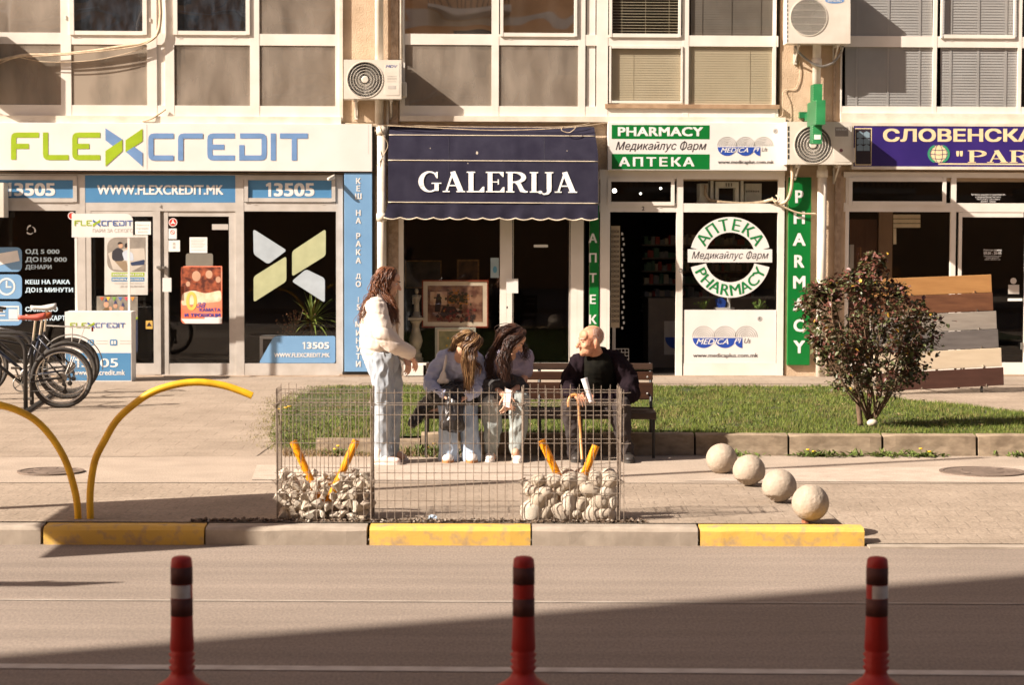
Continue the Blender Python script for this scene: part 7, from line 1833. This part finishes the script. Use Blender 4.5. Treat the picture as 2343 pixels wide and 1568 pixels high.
M_gr = [mat('grass_a', (.095, .142, .018), (.072, .112, .014), sc=4, rough=.65, spec=.2), mat('grass_b', (.145, .175, .030), (.115, .142, .023), sc=4, rough=.65, spec=.2), mat('grass_c', (.22, .185, .07), (.17, .14, .05), sc=4, rough=.7, spec=.2), mat('grass_d', (.062, .085, .016), (.045, .065, .012), sc=4, rough=.65, spec=.2)]
def grass(name, n, seed, label=None, region=None, hmin=.035, hmax=.10, mats=M_gr, wts=(4, 4, 2, 4)):
    rng = np.random.default_rng(seed); vs = np.zeros((n * 3, 3), np.float32); mi = np.zeros(n, np.int32); c = 0; r0 = random.Random(seed)
    pm = [i for i, w in enumerate(wts) for _ in range(w)]
    while c < n:
        q_ = region(r0); x, y, z = q_[:3]; hs = q_[3] if len(q_) > 3 else 1
        cl = noise.noise(V((x * 1.7, y * 1.7, 3))); c2 = noise.noise(V((x * 6, y * 6, 9)))
        if c2 < -.35 and r0.random() < .5: continue
        h = hs * r0.uniform(hmin, hmax) * (.85 + .7 * max(-.3, cl) + .9 * c2); a = r0.uniform(0, 6.283); ln = r0.uniform(.1, .9) * h; w = r0.uniform(.002, .0045); b = r0.uniform(0, 6.283)
        vs[3 * c] = (x - w * math.cos(b), y - w * math.sin(b), z - .005); vs[3 * c + 1] = (x + w * math.cos(b), y + w * math.sin(b), z - .005); vs[3 * c + 2] = (x + ln * math.cos(a), y + ln * math.sin(a), z + h)
        mi[c] = r0.choice(pm) if r0.random() < .6 else (pm[int((cl + 1) * .5 * (len(pm) - 1))]); c += 1
    me = bpy.data.meshes.new(name); me.vertices.add(n * 3); me.vertices.foreach_set('co', vs.ravel()); me.loops.add(n * 3); me.loops.foreach_set('vertex_index', np.arange(n * 3, dtype=np.int32))
    me.polygons.add(n); me.polygons.foreach_set('loop_start', np.arange(0, n * 3, 3, dtype=np.int32)); me.polygons.foreach_set('loop_total', np.full(n, 3, np.int32))
    for m in mats: me.materials.append(m)
    me.polygons.foreach_set('material_index', mi); me.update(); me.validate()
    o = bpy.data.objects.new(name, me); COL.objects.link(o); o['kind'] = 'stuff'
    if label: o['label'] = label
    return o
def reg(r0):
    while True:
        y = YB0 + (YB1 - YB0) * r0.random() ** 1.25; a, b = xl(y), min(6.6, xr(y)); x = r0.uniform(a, b)
        if abs(x) > y * .255 + .2: continue
        e = min(1, (x - a) / 1.2, (b - x) / .2 if b < 6.5 else 1, (YB1 - y) / .3); return x, y, .118 + (bedz(x, y) - .118) * max(.2, e), .35 + .65 * e
grass('grass', 170000, 5, region=reg, hmin=.012, hmax=.052)
def regL(r0):      # ragged dry runners creeping over the paving on the left of the bed
    y = r0.uniform(18.3, 25); x = xl(max(y, 18.6)) - abs(r0.gauss(0, .13)) + .08; return x, y, .125
grass('dry_grass', 3200, 6, region=regL, hmin=.006, hmax=.022, wts=(0, 1, 6, 0))
def regF(r0):
    x = r0.uniform(at(650, 1040, 18.4).x, at(1010, 1040, 18.4).x); y = 18.38 - abs(r0.gauss(0, .09)); return x, y, .13
grass('dry_grass', 3500, 7, region=regF, hmin=.01, hmax=.07, mats=[mat('litter_a', (.30, .20, .10)), mat('litter_b', (.22, .14, .07)), M_gr[1], M_gr[0]], wts=(5, 3, 1, 1))
def leafy(k, c, n, rad_, up, r0, L_=.06, W_=.014, mi=0):
    for i in range(n):
        a = r0.uniform(0, 6.283); d = V((math.cos(a), math.sin(a), r0.uniform(.1, up))).normalized(); s_ = V((-d.y, d.x, 0)) * W_ * r0.uniform(.6, 1.2); l = L_ * r0.uniform(.5, 1.2); b = V(c) + V((r0.gauss(0, rad_), r0.gauss(0, rad_ * .6), 0))
        k.mat(mi).add([b, b + d * l * .5 + s_, b + d * l + V((0, 0, -.012)), b + d * l * .5 - s_], [(0, 1, 2, 3)])
M_weed = mat('weed_green', (.075, .12, .02), (.12, .145, .03), sc=20, rough=.6); M_dand = mat('dandelion_yellow', (.78, .45, .02), rough=.7)
r0 = random.Random(33)
for x, y, n, fl, lb in ((1852, 1038, 70, 2, 'weed rosette with two yellow flowers at the bed kerb, right of the balls'), (1940, 1040, 26, 0, 'small flat weed between the flowering weeds along the bed kerb'), (2018, 1039, 44, 0, 'weed growing in the open joint of the bed kerb'), (2104, 1041, 60, 2, 'weed with yellow flowers at the far right bed kerb'), (2330, 1042, 36, 0, 'weed at the bed kerb by the right edge'),
                        (1690, 1036, 30, 0, 'small weed at the bed kerb behind the farthest ball'), (985, 1038, 170, 3, 'large straggling weed clump at the bed kerb beside the standing woman'), (790, 1032, 60, 2, 'weed clump with yellow flowers in front of the left end of the bed kerb')):
    c = gp(x, y, .125); c.y = 18.33; k = MB(); big = n > 100
    leafy(k, c, int(n * 1.8), .12 if big else .09, 1.6 if big else 1.0, r0, .13 if big else .10, .017)
    for i in range(fl):
        q = c + V((r0.gauss(0, .06), r0.uniform(-.06, 0), r0.uniform(.04, .10))); k.mat(0).tube([V((q.x, q.y, c.z)), q], .003, 4); k.mat(1).lathe(q, [(.006, -.004), (.018, .002), (.016, .008), (.005, .010)], 9)
    k.build('weed', [M_weed, M_dand], label=lb, cat='weed', group='weeds along the bed kerb')
for i, (x, y) in enumerate(((654, 934), (662, 931), (640, 937))):
    c = gp(x, y, .20); k = MB(); k.tube([c + V((0, 0, -.08)), c], .003, 4); k.mat(1).lathe(c, [(.006, -.004), (.022, .002), (.02, .01), (.005, .012)], 9); leafy(k, c + V((0, 0, -.07)), 14, .02, .6, r0)
    k.build('dandelion', [M_weed, M_dand], label='yellow dandelion in the grass at the left tip of the bed', cat='dandelion', group='dandelions at the left tip of the bed')
k = MB(); r0 = random.Random(77)
for i in range(520):
    q_ = reg(r0); 
    if noise.noise(V((q_[0] * .9, q_[1] * .9, 20))) < 0: continue
    leafy(k, (q_[0], q_[1], q_[2] + .02), r0.randint(4, 9), .02, .9, r0, .055, .012, 0 if r0.random() < .75 else 1)
k.build('clover', [mat('clover_green', (.10, .14, .03), (.13, .165, .04), sc=9, rough=.6), mat('clover_dry', (.26, .20, .09), (.2, .15, .07), sc=9)], kind='stuff')
# rose bush
rb = thing('rose_bush', 'reddish green rose bush with bare lower stems growing in the bed', 'bush', at(1975, 962, 19.7))
M_bark = mat('rose_bark', (.17, .11, .065), (.11, .068, .04), sc=25, rough=.9, bump=.5); M_twig = mat('rose_twig', (.13, .085, .04), (.10, .05, .028), sc=14, rough=.8)
M_lf = [mat('rose_leaf_green', (.088, .098, .034), (.066, .078, .026), sc=6, rough=.45), mat('rose_leaf_red', (.125, .042, .026), (.095, .032, .022), sc=6, rough=.45), mat('rose_leaf_dark', (.06, .062, .026), (.09, .058, .03), sc=6, rough=.45), mat('rose_leaf_yellow', (.50, .30, .04), (.40, .22, .03), sc=6, rough=.5)]
YBu = 19.7; r0 = random.Random(44); base = [at(1968, 962, YBu), at(1985, 962, YBu + .03), at(2002, 958, YBu - .04), at(1992, 964, YBu + .08)]
outl = [(585, 1986, 1996), (610, 1966, 2008), (640, 1930, 2034), (660, 1846, 2066), (690, 1838, 2096), (720, 1846, 2142), (755, 1856, 2154), (790, 1866, 2124), (820, 1878, 2095), (850, 1900, 2110), (880, 1905, 2080), (905, 1925, 2040)]
def ext(y):
    for a, b in zip(outl, outl[1:]):
        if y <= b[0]:
            t_ = (y - a[0]) / (b[0] - a[0]); l, r = a[1] + (b[1] - a[1]) * t_, a[2] + (b[2] - a[2]) * t_; j = 12 * noise.noise(V((y * .05, 1, 0))); return l - 8 + j, r + 10 + 12 * noise.noise(V((y * .05, 9, 0)))
    return outl[-1][1:]
wk, tk, lk = MB(), MB(), MB()
wk.tube(smooth_path([base[0] + V((0, 0, -.05)), at(1964, 930, YBu), at(1961, 890, YBu), at(1955, 870, YBu)], 4), [.026] * 6 + [.024] * 7, 9)
stems = []
for i in range(26):
    y = r0.uniform(600, 800); a, b = ext(y); x = r0.uniform(a + 8, b - 8); dz = r0.uniform(-.42, .42) * min(1, (y - 560) / 120)
    s0 = base[i % 4] if i % 4 else at(1958, 880, YBu); e = at(x, y, YBu + dz); mid = s0.lerp(e, .45) + V((r0.gauss(0, .05) + (e.x - s0.x) * .12, r0.gauss(0, .05), -.04)); p = smooth_path([s0, s0.lerp(mid, .5) + V((r0.gauss(0, .025), 0, .0)), mid, mid.lerp(e, .55) + V((r0.gauss(0, .03), r0.gauss(0, .03), 0)), e], 4)
    n = len(p); wk.tube(p, [.011 * (1 - .72 * j / n) for j in range(n)], 6); stems.append(p)
allp = [q_ for p in stems for q_ in p[6:]]
arr = np.array([tuple(q_) for q_ in allp])
def leaf(q_, s_):
    d = V((r0.gauss(0, 1), r0.gauss(0, 1), r0.gauss(-.1, .7))).normalized(); sd = d.cross(V((r0.gauss(0, .5), r0.gauss(0, .5), 1))).normalized(); up = sd.cross(d); l = s_ * r0.uniform(.75, 1.3); w_ = l * .33
    m = r0.random(); hgt = (q_.z - 1.0); pr = .30 + .25 * hgt
    lk.mat(3 if m > .988 else (1 if m < pr else (0 if m < pr + .36 else 2)))
    lk.add([q_, q_ + d * l * .35 + sd * w_ + up * l * .08, q_ + d * l * .75 + sd * w_ * .7 + up * l * .06, q_ + d * l - up * l * .08, q_ + d * l * .75 - sd * w_ * .7 + up * l * .06, q_ + d * l * .35 - sd * w_ + up * l * .08, q_ + d * l * .5], [(0, 1, 6), (1, 2, 6), (2, 3, 6), (3, 4, 6), (4, 5, 6), (5, 0, 6)])
cnt = 0
while cnt < 820:
    y = r0.uniform(585, 910); a, b = ext(y); x = r0.uniform(a - 14, b + 16) if r0.random() < .25 else r0.uniform(a, b); fz = 1 - ((x - (a + b) / 2) / ((b - a) / 2 + 1)) ** 2; q_ = at(x, y, YBu + r0.uniform(-1, 1) * .48 * math.sqrt(max(.05, fz)) * min(1, (y - 540) / 160))
    if y > 800 and r0.random() < (y - 800) / 130: continue
    if noise.noise(q_ * 4.2) < -.12: continue
    i = int(np.argmin(((arr - np.array(tuple(q_))) ** 2).sum(1))); s0 = allp[i]
    if (s0 - q_).length > .42: continue
    tk.tube([s0, s0.lerp(q_, .5) + V((0, 0, .02)), q_], [.0042, .003, .0018], 4)
    for j in range(r0.randint(6, 11)): leaf(s0.lerp(q_, r0.uniform(.35, 1.05)) + V((r0.gauss(0, .026), r0.gauss(0, .026), r0.gauss(0, .026))), .047)
    cnt += 1
wk.build('branches', M_bark, rb, smooth=True); tk.build('twigs', M_twig, rb); lk.build('leaves', M_lf, rb)
k = MB(); k.ell(at(1995, 968, YBu - .1), (.05, .04, .035)); o = k.build('stone', M_stone[0], label='pale stone at the foot of the rose bush', cat='stone', smooth=True)
# dirt and litter along the kerb
k = MB(); r0 = random.Random(51); lm = [mat('crumb_dark', (.10, .065, .04)), mat('crumb_mid', (.20, .14, .09)), mat('crumb_pale', (.42, .36, .29))]
for i in range(2300):
    x = r0.uniform(430, 1480); c = gp(x, 1198, .1225); c.y = 14.13 + abs(r0.gauss(0, .05)); s_ = r0.uniform(.003, .011); k.mat(0 if r0.random() < .6 else (1 if r0.random() < .7 else 2))
    a = r0.uniform(0, 6.28); d1 = V((math.cos(a), math.sin(a), r0.uniform(-.2, .5))) * s_ * 1.6; d2 = V((-math.sin(a), math.cos(a), r0.uniform(-.2, .6))) * s_; c.z += .002
    k.add([c - d1 + V((0, 0, .002)), c - d2, c + d1, c + d2 + V((0, 0, s_))], [(0, 1, 2), (0, 2, 3)])
k.build('dirt', lm, kind='stuff')
k = MB(); r0 = random.Random(52); c = gp(991, 1188); c.y = 14.22; vs = [c + V((i * .014 - .03 + r0.gauss(0, .004), j * .014 - .02, .01 + abs(r0.gauss(0, .018)))) for j in range(4) for i in range(5)]
k.add(vs, [(j * 5 + i, j * 5 + i + 1, j * 5 + i + 6, j * 5 + i + 5) for j in range(3) for i in range(4)]); k.build('wrapper', mat('wrapper_blue', (.30, .46, .62), (.7, .72, .74), sc=30, rough=.3), label='crumpled pale blue wrapper on the ground under the wire mesh', cat='litter')
k = MB(); r0 = random.Random(53); c = at(1389, 1150, 14.27); vs = [c + V((i * .02 - .06 + r0.gauss(0, .004), r0.gauss(0, .01), j * .012 + r0.gauss(0, .004))) for j in range(4) for i in range(7)]
k.add(vs, [(j * 7 + i, j * 7 + i + 1, j * 7 + i + 8, j * 7 + i + 7) for j in range(3) for i in range(6)]); k.build('wrapper', mat('wrapper_white', (.76, .74, .74), (.25, .26, .45), sc=18, rough=.3, lo=.55, hi=.6), label='crumpled white and blue wrapper stuck among the rounded stones', cat='litter')
